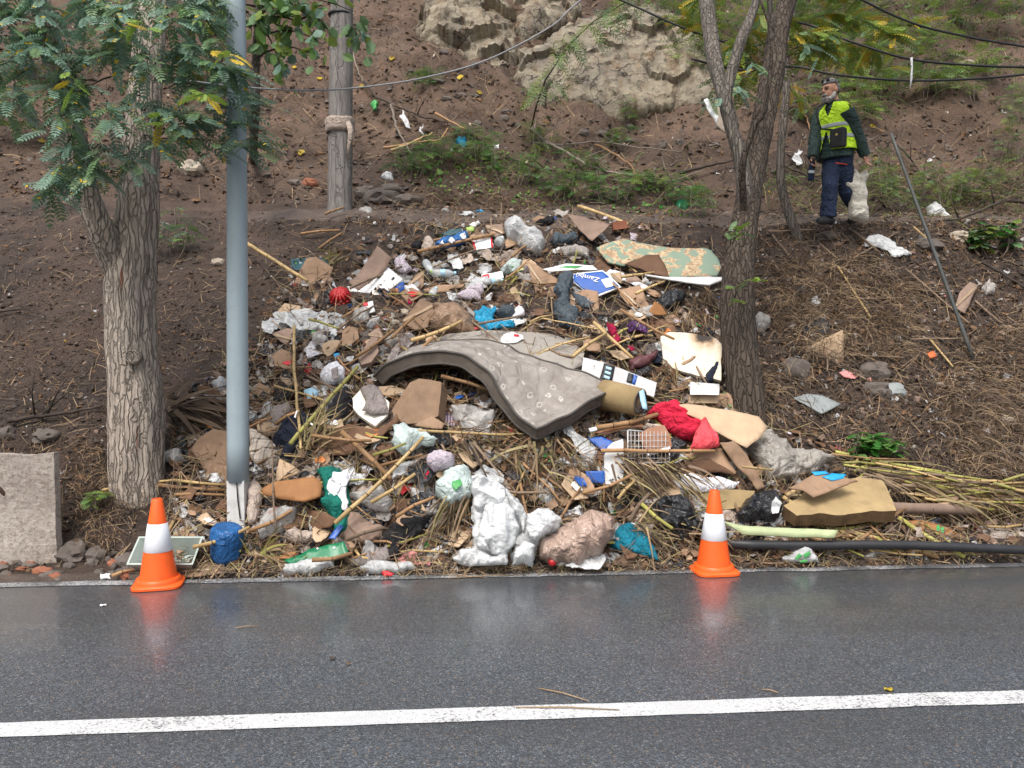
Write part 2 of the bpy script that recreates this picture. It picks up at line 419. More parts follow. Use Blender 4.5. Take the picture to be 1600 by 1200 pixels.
mat('shoe_black', (.02, .02, .022), .6, .2, 9, .2, 60, .4, .3, orand=0)
mat('trim_red', (.5, .05, .03), .6, .1, 9, 0, 60, .3, 0, orand=0)
mat('badge_gold', (.6, .5, .2), .5, .1, 9, 0, 60, .4, 0, orand=0)
mat('ink_black', (.015, .015, .017), .5, .1, 9, 0, 60, .4, .0, orand=0)
mat('print_white', (.78, .79, .8), .4, .03, 9, 0, 60, .4, .05, orand=0)
mat('print_green', (.06, .3, .08), .5, .1, 9, 0, 60, .4, .05, orand=0)
mat('print_blue', (.02, .09, .36), .4, .1, 6, .08, 60, .45, .12, orand=0)
mat('print_orange', (.55, .2, .06), .5, .1, 9, 0, 60, .4, .05, orand=0)
mat('print_red', (.55, .02, .03), .5, .1, 9, 0, 60, .4, .05, orand=0)

def bark_mat(name, c0, c1, c2, red):
    m, nt, b, tc = base(name); v = tc.outputs['Object']; L = nt.links.new
    n = noi(nt, v, 9, 9, .72, .5, (2.4, 2.4, .4)); n2 = noi(nt, v, 2.2, 6, .7)
    mp = nd(nt, 'ShaderNodeMapping'); mp.inputs['Scale'].default_value = (1, 1, .075); L(v, mp.inputs['Vector'])
    wb_ = nd(nt, 'ShaderNodeTexNoise'); L(v, wb_.inputs['Vector']); wb_.inputs['Scale'].default_value = 7; wb_.inputs['Detail'].default_value = 4
    va = nd(nt, 'ShaderNodeVectorMath', operation='MULTIPLY_ADD'); L(wb_.outputs['Color'], va.inputs[0]); va.inputs[1].default_value = (.075, .075, .04); L(mp.outputs[0], va.inputs[2])
    vb = nd(nt, 'ShaderNodeTexVoronoi', feature='DISTANCE_TO_EDGE'); L(va.outputs[0], vb.inputs['Vector']); vb.inputs['Scale'].default_value = 30 if name != 'pole_wood' else 12
    fis = ramp(nt, vb.outputs['Distance'], -.02, .14, .3, 1) if name != 'pole_wood' else ramp(nt, vb.outputs['Distance'], -.01, .03, .4, 1)
    c = mixc(nt, ramp(nt, n, .36, .6), tuple(x * .55 for x in c1), c1); c = mixc(nt, fis, c0, c)
    c = mixc(nt, ramp(nt, n2, .45, .7, 0, .5), c, c2)
    if red:
        r = noi(nt, v, 5, 3, .5, .3, (3.2, 3.2, .35)); c = mixc(nt, ramp(nt, r, .70, .73, 0, .75), c, (.3, .1, .05))
    L(c, b.inputs['Base Color']); b.inputs['Roughness'].default_value = .85; b.inputs['Specular IOR Level'].default_value = .3
    hb_ = nd(nt, 'ShaderNodeMath', operation='MULTIPLY_ADD'); L(n, hb_.inputs[0]); hb_.inputs[1].default_value = .6; L(fis, hb_.inputs[2]); bumpn(nt, b, hb_.outputs[0], 1, .022)
bark_mat('bark', (.11, .087, .07), (.47, .4, .335), (.35, .3, .25), True)
bark_mat('bark_wet', (.03, .022, .017), (.11, .085, .066), (.065, .053, .043), False)
bark_mat('bark_grey', (.06, .051, .045), (.185, .163, .14), (.15, .13, .11), False)
bark_mat('pole_wood', (.12, .11, .1), (.25, .235, .22), (.065, .055, .05), False)

# quilted mattress cover with pale flower print
m, nt, b, tc = base('mattress_cover'); L = nt.links.new; uvv = tc.outputs['UV']
wv = nd(nt, 'ShaderNodeTexVoronoi', feature='F1'); L(uvv, wv.inputs['Vector']); wv.inputs['Scale'].default_value = 10; wv.inputs['Randomness'].default_value = .75
wn = noi(nt, uvv, 34, 3); rr = nd(nt, 'ShaderNodeMath', operation='MULTIPLY_ADD'); L(wn, rr.inputs[0]); rr.inputs[1].default_value = .6; L(wv.outputs['Distance'], rr.inputs[2])
d1 = ramp(nt, rr.outputs[0], .46, .5, 0, 1); d2 = ramp(nt, rr.outputs[0], .61, .565, 0, 1)
rg = nd(nt, 'ShaderNodeMath', operation='MULTIPLY'); L(d1, rg.inputs[0]); L(d2, rg.inputs[1])
sel = nd(nt, 'ShaderNodeMath', operation='GREATER_THAN'); sx = nd(nt, 'ShaderNodeSeparateColor'); L(wv.outputs['Color'], sx.inputs[0]); L(sx.outputs[0], sel.inputs[0]); sel.inputs[1].default_value = .22
rg2 = nd(nt, 'ShaderNodeMath', operation='MULTIPLY'); L(rg.outputs[0], rg2.inputs[0]); L(sel.outputs[0], rg2.inputs[1])
rg3 = nd(nt, 'ShaderNodeMath', operation='MULTIPLY'); L(rg2.outputs[0], rg3.inputs[0]); L(ramp(nt, noi(nt, uvv, 9, 4), .35, .55, .25, .8), rg3.inputs[1])
c = mixc(nt, ramp(nt, noi(nt, uvv, 5, 7, .65), .35, .65), (.2, .178, .16), (.3, .275, .25))
c = mixc(nt, ramp(nt, noi(nt, uvv, 3, 8, .7), .52, .7, 0, .55), c, (.1, .078, .062))
q = nd(nt, 'ShaderNodeTexVoronoi', feature='DISTANCE_TO_EDGE'); L(uvv, q.inputs['Vector']); q.inputs['Scale'].default_value = 6.5; q.inputs['Randomness'].default_value = .8
c = mixc(nt, ramp(nt, q.outputs['Distance'], 0, .012, .22, 0), c, (.075, .062, .054))
c = mixc(nt, rg3.outputs[0], c, (.5, .48, .44)); L(c, b.inputs['Base Color']); b.inputs['Roughness'].default_value = .85; b.inputs['Specular IOR Level'].default_value = .25
hh = nd(nt, 'ShaderNodeMath', operation='ADD'); L(ramp(nt, q.outputs['Distance'], 0, .14), hh.inputs[0]); L(ramp(nt, noi(nt, uvv, 90, 3), 0, 1, 0, .12), hh.inputs[1])
bumpn(nt, b, hh.outputs[0], .6, .014)
mat('mattress_side', (.15, .125, .105), .85, .3, 9, .5, 90, .25, .45, (.055, .04, .032))
mat('piping_grey', (.07, .062, .056), .7, .2, 9, .2, 60)

# patterned rug: green ground with beige arabesques
m, nt, b, tc = base('rug_pattern'); L = nt.links.new; uvv = tc.outputs['UV']
n = noi(nt, uvv, 4.2, 2, .4, 2.2); n2 = noi(nt, uvv, 22, 3, .6, 1.2)
c = mixc(nt, ramp(nt, n2, .44, .56), (.5, .4, .255), (.31, .2, .12))
c = mixc(nt, ramp(nt, n, .49, .515), c, (.2, .27, .205))
c = mixc(nt, ramp(nt, noi(nt, uvv, 5, 7, .7), .55, .75, 0, .4), c, (.2, .17, .13)); L(c, b.inputs['Base Color']); b.inputs['Roughness'].default_value = .9
bumpn(nt, b, noi(nt, uvv, 160, 2), .5, .006)
# check cloth
m, nt, b, tc = base('plaid_cloth'); L = nt.links.new; sp = nd(nt, 'ShaderNodeSeparateXYZ'); L(tc.outputs['UV'], sp.inputs[0]); mk = None
for ax, f, wd in ((0, 9, .16), (1, 9, .16), (0, 9, .05), (1, 9, .05)):
    a = nd(nt, 'ShaderNodeMath', operation='MULTIPLY_ADD'); L(sp.outputs[ax], a.inputs[0]); a.inputs[1].default_value = f; a.inputs[2].default_value = .3 if wd < .1 else 0
    fr_ = nd(nt, 'ShaderNodeMath', operation='FRACT'); L(a.outputs[0], fr_.inputs[0])
    lt = nd(nt, 'ShaderNodeMath', operation='LESS_THAN'); L(fr_.outputs[0], lt.inputs[0]); lt.inputs[1].default_value = wd
    if mk is None: mk = lt.outputs[0]
    else:
        ad = nd(nt, 'ShaderNodeMath', operation='ADD'); L(mk, ad.inputs[0]); L(lt.outputs[0], ad.inputs[1]); mk = ad.outputs[0]
c = mixc(nt, ramp(nt, noi(nt, tc.outputs['UV'], 6, 5), .3, .7), (.38, .32, .26), (.52, .46, .39))
c = mixc(nt, ramp(nt, mk, 0, 2, 0, .95), c, (.03, .027, .026)); L(c, b.inputs['Base Color']); b.inputs['Roughness'].default_value = .9
bumpn(nt, b, noi(nt, tc.outputs['UV'], 140, 2), .4, .004)
# striped lilac cloth
m, nt, b, tc = base('striped_cloth'); L = nt.links.new; wv = nd(nt, 'ShaderNodeTexWave'); L(tc.outputs['UV'], wv.inputs['Vector']); wv.inputs['Scale'].default_value = 14; wv.inputs['Distortion'].default_value = 1
c = mixc(nt, ramp(nt, wv.outputs['Fac'], .4, .6), (.1, .065, .095), (.33, .27, .33)); L(c, b.inputs['Base Color']); b.inputs['Roughness'].default_value = .85
# burnt white board
m, nt, b, tc = base('burnt_board'); L = nt.links.new; uvv = tc.outputs['UV']
c = mixc(nt, ramp(nt, noi(nt, uvv, 6, 6), .4, .75), (.72, .66, .55), (.55, .47, .33))
ds = nd(nt, 'ShaderNodeVectorMath', operation='DISTANCE'); L(uvv, ds.inputs[0]); ds.inputs[1].default_value = (.1, .07, 0)
wob = nd(nt, 'ShaderNodeMath', operation='MULTIPLY_ADD'); L(noi(nt, uvv, 14, 4), wob.inputs[0]); wob.inputs[1].default_value = .14; L(ds.outputs['Value'], wob.inputs[2])
c = mixc(nt, ramp(nt, wob.outputs[0], .15, .24, .85, 0), c, (.3, .17, .07)); c = mixc(nt, ramp(nt, wob.outputs[0], .125, .165, .97, 0), c, (.02, .016, .013))
L(c, b.inputs['Base Color']); b.inputs['Roughness'].default_value = .6

# soil
m, nt, b, tc = base('soil'); L = nt.links.new; ge = nd(nt, 'ShaderNodeNewGeometry'); v = ge.outputs['Position']
sp = nd(nt, 'ShaderNodeSeparateXYZ'); L(v, sp.inputs[0])
n1 = noi(nt, v, 1.3, 8, .65); n2 = noi(nt, v, 11, 8, .7); n3 = noi(nt, v, 55, 4, .7)
c = mixc(nt, ramp(nt, n1, .35, .65), (.034, .0235, .0185), (.085, .057, .043))
up = mixc(nt, ramp(nt, n1, .35, .65), (.06, .038, .026), (.165, .107, .074))
zz = nd(nt, 'ShaderNodeMath', operation='MULTIPLY_ADD'); L(n1, zz.inputs[0]); zz.inputs[1].default_value = 2.2; L(sp.outputs[2], zz.inputs[2])
c = mixc(nt, ramp(nt, zz.outputs[0], 4.0, 6.2), c, up)
c = mixc(nt, ramp(nt, n2, .5, .75, 0, .6), c, (.14, .095, .07)); c = mixc(nt, ramp(nt, n3, .58, .75, 0, .5), c, (.2, .15, .115)); c = mixc(nt, ramp(nt, n3, .42, .28, 0, .6), c, (.02, .013, .01))
L(c, b.inputs['Base Color']); L(ramp(nt, n2, .3, .7, .55, .9), b.inputs['Roughness']); b.inputs['Specular IOR Level'].default_value = .35
hb = nd(nt, 'ShaderNodeMath', operation='ADD'); L(n2, hb.inputs[0]); L(ramp(nt, n3, 0, 1, 0, .5), hb.inputs[1]); bumpn(nt, b, hb.outputs[0], 1, .05)
m, nt, b, tc = base('path_soil'); L = nt.links.new; ge = nd(nt, 'ShaderNodeNewGeometry'); v = ge.outputs['Position']
n1 = noi(nt, v, 2.5, 8, .65); n3 = noi(nt, v, 60, 4, .7)
c = mixc(nt, ramp(nt, n1, .35, .65), (.055, .04, .032), (.12, .087, .068)); c = mixc(nt, ramp(nt, n3, .56, .7, 0, .6), c, (.22, .17, .135)); c = mixc(nt, ramp(nt, n3, .42, .3, 0, .5), c, (.035, .026, .02))
L(c, b.inputs['Base Color']); b.inputs['Roughness'].default_value = .75; bumpn(nt, b, n3, .8, .03)
# yellowish rock
m, nt, b, tc = base('rock'); L = nt.links.new; ge = nd(nt, 'ShaderNodeNewGeometry'); v = ge.outputs['Position']
n1 = noi(nt, v, 1.6, 8, .6, .5); n2 = noi(nt, v, 7, 8, .7, .3); n3 = noi(nt, v, 3, 5, .6, .4, (1.8, 1.8, .3))
c = mixc(nt, ramp(nt, n1, .35, .65), (.17, .148, .115), (.36, .312, .225))
c = mixc(nt, ramp(nt, n3, .52, .68, 0, .7), c, (.2, .12, .06)); c = mixc(nt, ramp(nt, n1, .6, .7, 0, .6), c, (.1, .07, .053)); c = mixc(nt, ramp(nt, n2, .54, .7, 0, .85), c, (.075, .055, .043)); c = mixc(nt, ramp(nt, n2, .42, .3, 0, .5), c, (.44, .41, .34))
vr = nd(nt, 'ShaderNodeTexVoronoi', feature='DISTANCE_TO_EDGE'); vr.inputs['Scale'].default_value = 1.5
wr_ = nd(nt, 'ShaderNodeTexNoise'); L(v, wr_.inputs['Vector']); wr_.inputs['Scale'].default_value = 2.5; wr_.inputs['Detail'].default_value = 5
va = nd(nt, 'ShaderNodeVectorMath', operation='MULTIPLY_ADD'); L(wr_.outputs['Color'], va.inputs[0]); va.inputs[1].default_value = (1.3, 1.3, 1.3); L(v, va.inputs[2]); L(va.outputs[0], vr.inputs['Vector'])
crk = ramp(nt, vr.outputs['Distance'], .0, .03); fd = nd(nt, 'ShaderNodeMath', operation='MAXIMUM'); L(crk, fd.inputs[0]); L(ramp(nt, n1, .42, .6), fd.inputs[1]); crk = fd.outputs[0]; c = mixc(nt, crk, (.07, .052, .04), c)
hr = nd(nt, 'ShaderNodeMath', operation='MULTIPLY_ADD'); L(crk, hr.inputs[0]); hr.inputs[1].default_value = .5; L(n2, hr.inputs[2])
L(c, b.inputs['Base Color']); b.inputs['Roughness'].default_value = .85; bumpn(nt, b, hr.outputs[0], 1, .08)
# wet asphalt: aggregate chips in dark binder, wetter towards the verge
m, nt, b, tc = base('asphalt'); L = nt.links.new; ge = nd(nt, 'ShaderNodeNewGeometry'); v = ge.outputs['Position']
sp = nd(nt, 'ShaderNodeSeparateXYZ'); L(v, sp.inputs[0])
vo = nd(nt, 'ShaderNodeTexVoronoi', feature='F1'); L(v, vo.inputs['Vector']); vo.inputs['Scale'].default_value = 120
sc_ = nd(nt, 'ShaderNodeSeparateColor'); L(vo.outputs['Color'], sc_.inputs[0])
big = noi(nt, v, 1.1, 6, .6); fine = noi(nt, v, 190, 3, .6)
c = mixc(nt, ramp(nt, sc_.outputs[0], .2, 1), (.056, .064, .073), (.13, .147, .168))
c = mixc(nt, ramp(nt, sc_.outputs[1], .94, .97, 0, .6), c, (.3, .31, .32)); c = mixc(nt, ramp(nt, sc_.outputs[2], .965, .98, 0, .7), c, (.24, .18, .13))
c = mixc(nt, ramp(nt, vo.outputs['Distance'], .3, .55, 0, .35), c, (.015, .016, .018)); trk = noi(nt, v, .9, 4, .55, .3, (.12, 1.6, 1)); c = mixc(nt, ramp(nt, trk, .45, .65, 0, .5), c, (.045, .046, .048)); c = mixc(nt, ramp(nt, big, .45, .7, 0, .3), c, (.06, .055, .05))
L(c, b.inputs['Base Color']); b.inputs['Specular IOR Level'].default_value = .5
yk = nd(nt, 'ShaderNodeMath', operation='MULTIPLY_ADD'); L(sp.outputs[0], yk.inputs[0]); yk.inputs[1].default_value = -.0717; L(sp.outputs[1], yk.inputs[2])
yw = nd(nt, 'ShaderNodeMath', operation='MULTIPLY_ADD'); L(noi(nt, v, .9, 5, .6, .4, (.22, 1.8, 1)), yw.inputs[0]); yw.inputs[1].default_value = 1.5; L(yk.outputs[0], yw.inputs[2])
wet = ramp(nt, yw.outputs[0], 4.5, 5.6)          # 0 = damp, 1 = standing film of water
pud = ramp(nt, noi(nt, v, 1.7, 4, .5, .2, (.5, 1.5, 1)), .57, .64)
pw = nd(nt, 'ShaderNodeMath', operation='MULTIPLY'); L(pud, pw.inputs[0]); L(wet, pw.inputs[1])
rgh = ramp(nt, wet, 0, 1, .45, .34); rg_ = nd(nt, 'ShaderNodeMath', operation='MULTIPLY_ADD'); L(pw.outputs[0], rg_.inputs[0]); rg_.inputs[1].default_value = -.16; L(rgh, rg_.inputs[2])
L(rg_.outputs[0], b.inputs['Roughness'])
hgt = nd(nt, 'ShaderNodeMath', operation='ADD'); L(ramp(nt, vo.outputs['Distance'], 0, .6, 1, 0), hgt.inputs[0]); L(fine, hgt.inputs[1])
bm = bumpn(nt, b, hgt.outputs[0], .5, .004); st_ = nd(nt, 'ShaderNodeMath', operation='MULTIPLY_ADD'); L(pw.outputs[0], st_.inputs[0]); st_.inputs[1].default_value = -.12
L(ramp(nt, wet, 0, 1, .75, .3), st_.inputs[2]); L(st_.outputs[0], bm.inputs['Strength'])
cw = ramp(nt, wet, .0, .8, .05, .75); L(cw, b.inputs['Coat Weight']); b.inputs['Coat IOR'].default_value = 1.42
L(ramp(nt, pud, 0, 1, .17, .05), b.inputs['Coat Roughness'])
cb = nd(nt, 'ShaderNodeBump'); cb.inputs['Strength'].default_value = .12; cb.inputs['Distance'].default_value = .003
L(noi(nt, v, 60, 3, .6), cb.inputs['Height']); L(cb.outputs[0], b.inputs['Coat Normal'])
# worn road paint
def paint(name, lo, hi, dirt):
    m, nt, b, tc = base(name); L = nt.links.new; ge = nd(nt, 'ShaderNodeNewGeometry'); v = ge.outputs['Position']
    n = noi(nt, v, 70, 6, .75); n2 = noi(nt, v, 2.2, 5, .6)
    c = mixc(nt, ramp(nt, n2, .35, .65), (.5, .51, .515), (.62, .63, .63)); c = mixc(nt, ramp(nt, n2, .45, .7, 0, dirt), c, (.16, .13, .11))
    ad = nd(nt, 'ShaderNodeMath', operation='MULTIPLY_ADD'); L(n2, ad.inputs[0]); ad.inputs[1].default_value = .55; L(n, ad.inputs[2])
    c = mixc(nt, ramp(nt, ad.outputs[0], lo, hi), c, (.07, .072, .076)); L(c, b.inputs['Base Color']); b.inputs['Roughness'].default_value = .5
    bumpn(nt, b, n, .5, .004)
paint('road_paint', .8, .95, .12); paint('edge_paint', .6, .82, .9)
# rough concrete
m, nt, b, tc = base('concrete'); L = nt.links.new; v = tc.outputs['Object']
n1 = noi(nt, v, 2.2, 8, .65); n2 = noi(nt, v, 34, 6, .75); n3 = noi(nt, v, 5, 8, .7)
c = mixc(nt, ramp(nt, n1, .35, .65), (.3, .255, .22), (.5, .45, .4)); c = mixc(nt, ramp(nt, n2, .48, .62, 0, .7), c, (.17, .125, .1)); c = mixc(nt, ramp(nt, n2, .42, .33, 0, .6), c, (.55, .53, .49))
c = mixc(nt, ramp(nt, n3, .56, .75, 0, .7), c, (.13, .085, .06)); L(c, b.inputs['Base Color']); b.inputs['Roughness'].default_value = .9; bumpn(nt, b, n2, .8, .02)

# ------------------------------------------------------------------ ground
YK = 5.5; YS = .0717
def prof(pts, d):
    for (a, za), (b_, zb) in zip(pts, pts[1:]):
        if d <= b_: return za + (zb - za) * max(0, (d - a) / (b_ - a))
    return pts[-1][1]
HI = [(3.75, 3.02), (4.0, 3.08), (5.4, 3.5), (11.2, 9.5), (14, 10.3), (40, 13), (300, 24)]
PC = [(-1, -.03), (0, -.01), (.12, .05), (.35, .13), (.8, .48)] + HI
PL = [(-1, -.03), (.0, -.01), (.3, .05), (.62, .1), (.74, .5), (.9, .83)] + HI
PT = [(-1, -.03), (0, -.01), (.28, .08), (.5, .32), (.75, .52), (1.15, .88)] + HI
PR = [(-1, -.03), (0, -.01), (.15, .05), (.72, .1), (.82, .42), (1.0, .62)] + HI
def sm(a, b, x):
    t = max(0, min(1, (x - a) / (b - a))); return t * t * (3 - 2 * t)
def H(x, d):
    z = prof(PC, d)
    a = sm(2.6, 3.4, x)
    if a > 0: z = z * (1 - a) + prof(PR, d) * a
    a = 1 - sm(-2.5, -2.0, x)
    if a > 0: z = z * (1 - a) + prof(PT, d) * a
    a = 1 - sm(-3.4, -3.0, x)
    if a > 0: z = z * (1 - a) + prof(PL, d) * a
    if d < 0: return z
    n = Vector((x, d, z)); k = sm(.05, .6, d)
    z += k * (.10 * noise.fractal(n * .9, 1, 2, 3) + .035 * noise.noise(n * 3.1) + .022 * noise.noise(n * 8))
    hk = sm(5.2, 7.5, d)
    if hk: z += hk * (.5 * noise.fractal(n * .45 + Vector((7, 3, 1)), .75, 2.1, 5) + .1 * ridged(n, 1.6) + .05 * ridged(n + Vector((4, 4, 4)), 4.1) + .09 * blocky(n, .9)) * (1 - .8 * sm(10, 14, d))
    # rubbish heap swelling
    px = sm(-2.35, -1.5, x) * (1 - sm(1.3, 2.5, x))
    z += px * .36 * sm(.1, .7, d) * (1 - sm(1.5, 3.2, d))
    px = sm(.5, 1.6, x) * (1 - sm(3.2, 3.9, x)); z += px * .1 * sm(.08, .3, d) * (1 - sm(.5, 1.0, d))
    return z
xs = []; x = 0; s_ = .045
while x < 140:
    xs.append(x); x += s_
    if x > 5.2: s_ = min(12, s_ * 1.09)
xs = [-a for a in reversed(xs[1:])] + xs
ds = []; d = -1
while d < 260:
    ds.append(d); d += .06 if d < 0 else (.032 if d < 4.6 else (.075 if d < 12.5 else min(14, .1 + (d - 12.5) * .12)))
V = []; nx = len(xs)
for d in ds:
    for x in xs: V.append((x, YK + YS * x + d, H(x, d)))
F = [(j * nx + i, j * nx + i + 1, (j + 1) * nx + i + 1, (j + 1) * nx + i) for j in range(len(ds) - 1) for i in range(nx - 1)]
F = [f for f in F if True]
ter = link('ground', V, F, 'soil', label='dark brown muddy bank rising from the roadside to the hillside', cat='ground', kind='structure', origin=(0, 0, 0))
BV.append(BVHTree.FromPolygons([Vector(p) for p in V], F))
# trodden paler path along the terrace edge
pv = []; pf = []; kx = 0; x = -3.2
while x < 8:
    e0 = 3.78 + .12 * noise.noise(Vector((x * 1.3, 2, 0))); e1 = 4.75 + .25 * noise.noise(Vector((x * .9, 8, 0)))
    for j in range(9):
        d = e0 + (e1 - e0) * j / 8; pv.append((x, YK + YS * x + d, down(x, YK + YS * x + d).z + .02 * math.sin(math.pi * j / 8)))
    if kx: pf += [((kx - 1) * 9 + j, kx * 9 + j, kx * 9 + j + 1, (kx - 1) * 9 + j + 1) for j in range(8)]
    kx += 1; x += .07
link('path', pv, pf, 'path_soil', label='trodden greyish brown path along the terrace above the heap', cat='path', kind='structure', origin=(0, 0, 0))
def plane(name, mt, x0, x1, d0, d1, z, label, cat, nxx=2, rag=0, kind='structure', y0=None):
    vs = []; fs = []
    for i in range(nxx):
        x = x0 + (x1 - x0) * i / (nxx - 1); r0 = noise.noise(Vector((x * 3, 0, 1))) * rag + noise.noise(Vector((x * 17, 0, 1))) * rag * .6; r1 = noise.noise(Vector((x * 3, 7, 1))) * rag + noise.noise(Vector((x * 17, 7, 1))) * rag * .6
        yb = YK + YS * x
        vs += [(x, (yb + d0 + r0) if y0 is None else y0, z), (x, yb + d1 + r1, z)]
        if i: fs.append((2 * i - 2, 2 * i, 2 * i + 1, 2 * i - 1))
    return link(name, vs, fs, mt, label=label, cat=cat, kind=kind, smooth=False, origin=(0, 0, 0))
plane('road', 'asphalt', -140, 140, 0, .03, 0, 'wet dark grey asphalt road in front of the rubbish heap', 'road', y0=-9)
rb = plane('verge', 'soil', -140, 140, 0, 0, -.02, 'soil verge on the near side of the road', 'verge', y0=-200)
for vtx in rb.data.vertices:
    if vtx.co.y > -150: vtx.co.y = -8.9
plane('lane_line', 'road_paint', -40, 40, -2.215, -2.085, .004, 'solid white line painted along the wet road', 'road marking', 900, .006)
plane('edge_line', 'edge_paint', -40, 40, -.1, -.0, .004, 'worn pale line along the edge of the road', 'road marking', 900, .02)
# low broken concrete lip between road and verge
mb = MB(); k = 0
for i in range(int(9 / .18) + 1):
    x = -4.6 + i * .18; yb = YK + YS * x; h = .03 + .014 * noise.noise(Vector((x * 2.1, 3, 1))); dd = .02 + .012 * noise.noise(Vector((x * 5, 1, 1)))
    mb.v += [(x, yb + dd, -.01), (x, yb + dd + .012, h), (x, yb + .11, h + .004), (x, yb + .16, -.02)]
    if i:
        a = len(mb.v) - 8
        for q in range(3): mb.f.append((a + q, a + 4 + q, a + 5 + q, a + 1 + q)); mb.m.append(0)
mb.link('kerb', ['path_soil'], label='low muddy concrete lip along the edge of the road', cat='kerb', kind='structure', origin=(0, 0, 0))

# ------------------------------------------------------------------ rock faces on the hillside
def rockface(name, ol, label, bulge, seed, fr, blk=.16, n=70):
    return item(name, label, 'rock face', ol, 'rock', lift=.05, pitch=32, th=.5, bulge=bulge, cr=.06, fr=fr, n=n, blk=blk, rag=.14, conf=.6, seed=seed, kind='structure', smooth=True)
rockface('rock_face', [(800, 95), (850, 70), (905, 20), (990, 10), (1050, 25), (1095, 60), (1110, 115), (1140, 150), (1120, 185), (1060, 178), (1000, 195), (935, 205), (880, 190), (830, 180), (800, 150)], 'yellowish grey rock outcrop jutting from the hillside below the cable', .4, 11, 1.5, .2, 100)
rockface('rock_face', [(690, -20), (760, -30), (800, 20), (815, 70), (800, 140), (762, 120), (725, 95), (690, 90), (650, 62), (660, 20)], 'greyish crumbling rock band running up the hillside beside the outcrop', .28, 23, 1.9, .24, 70)
rockface('rock_face', [(800, -40), (890, -40), (905, 15), (860, 60), (815, 75), (800, 30)], 'dark earthy rock crumbling above the yellow outcrop', .2, 31, 2.3, .2, 50)

# ------------------------------------------------------------------ concrete wall end
mb = MB(); o_ = at(110, 880, 5.72)
x1 = o_.x; yb = YK + YS * x1
W0 = Vector((x1, yb + .2, -.05))
gx, gz = 40, 16; wv_ = []; wf = []
def wn_(x, z, s=1): return .012 * noise.noise(Vector((x * 3, z * 3, s))) + .006 * noise.noise(Vector((x * 14, z * 14, s)))
for face in range(3):
    k0 = len(wv_)
    nu, nv = (gx, gz) if face == 0 else ((10, gz) if face == 1 else (gx, 10))
    for i in range(nu + 1):
        for j in range(nv + 1):
            u, v = i / nu, j / nv
            if face == 0: p = (x1 - 3.2 * (1 - u), 0, -.1 + .93 * v)
            elif face == 1: p = (x1, .07 * u, -.1 + .93 * v)
            else: p = (x1 - 3.2 * (1 - u), .07 * v, .83)
            y = YK + YS * p[0] + .27 + p[1]
            topj = .018 * noise.noise(Vector((p[0] * 4, 1, 5))) if p[2] > .8 else 0
            e = .0
            if face == 0 and v == 1 or face == 2 and v == 0: e = .0
            wv_.append((p[0] + wn_(p[1], p[2], 3) * (1 if abs(p[0] - x1) < 1e-6 else 0), y - wn_(p[0], p[2]) * (1 if p[1] == 0 else 0), p[2] + topj))
    for i in range(nu):
        for j in range(nv):
            a = k0 + i * (nv + 1) + j
            wf.append((a, a + nv + 1, a + nv + 2, a + 1))
wall = link('concrete_wall', wv_, wf, 'concrete', label='weathered low concrete wall end holding back the bank beside the tree', cat='wall', smooth=False)
bar = [at(-30, 735, 5.45), at(0, 765, 5.5), at(33, 797, 5.6)]
mb = MB(); mb.tube(bar, .014, 8); mb.link('steel_bar', ['rust_metal'], label='dark rusty bar leaning against the concrete wall', cat='bar')

# ------------------------------------------------------------------ poles
def lean_tube(a, b, ra, rb, n=28, seg=24, jit=None):
    mb = MB(); pts = [Vector(a).lerp(Vector(b), i / seg) for i in range(seg + 1)]
    mb.tube(pts, [ra + (rb - ra) * i / seg for i in range(seg + 1)], n, jit=jit); return mb
lb = at(372, 752, 5.78); lt = at(369, 0, 5.78); dirn = (lt - lb)
lamp = empty('street_lamp', (lb.x, lb.y, .2), 'grey blue painted steel lamp post rising through the rubbish', 'lamp post')
lean_tube(lb, lb + dirn * 1.9, .079, .052).link('post', ['pole_paint'], parent=lamp)
mb = MB(); mb.box((lb.x, lb.y, (.12 + lb.z) / 2), .125, .12, lb.z - .12 + .02); mb.link('base_box', ['white_paint_board'], parent=lamp, smooth=False, label='white painted board casing round the foot of the post')
mb = MB(); mb.tube([(lb.x + .012, lb.y - .068, lb.z), (lb.x + .02, lb.y - .07, lb.z - .12), (lb.x + .035, lb.y - .069, lb.z - .26)], .005, 6); mb.link('wire', ['cable_black'], parent=lamp)
# the arm and lantern stand far above the frame
tp = lb + dirn * 1.9
mb = MB(); mb.tube([tp, tp + Vector((0, -.3, .5)), tp + Vector((0, -1.1, .8)), tp + Vector((0, -1.9, .85))], [.05, .045, .04, .04], 12); mb.link('arm', ['pole_paint'], parent=lamp)
mb = MB(); mb.box(tp + Vector((0, -2.1, .84)), .2, .6, .1); mb.link('lantern', ['pole_paint'], parent=lamp, smooth=False)
wb, _ = G(531, 331); wt = at(534, 0, wb.y)
wj = lambda i, k, p: 1 + .035 * noise.noise(Vector((p.x * 4 + k * .9, k * 1.3, p.z * 1.1)))
up_ = empty('utility_pole', wb, 'weathered wooden utility pole standing on the terrace above the heap', 'pole')
lean_tube(wb - (wt - wb) * .06, wb + (wt - wb) * 1.6, .15, .125, 32, 60, wj).link('pole', ['pole_wood'], parent=up_)
mb = MB(); q = at(532, 24, wb.y); mb.lathe([(.145, -.014), (.15, 0), (.145, .014)], q, (0, 0, 1), 24); mb.link('band', ['cable_black'], parent=up_)
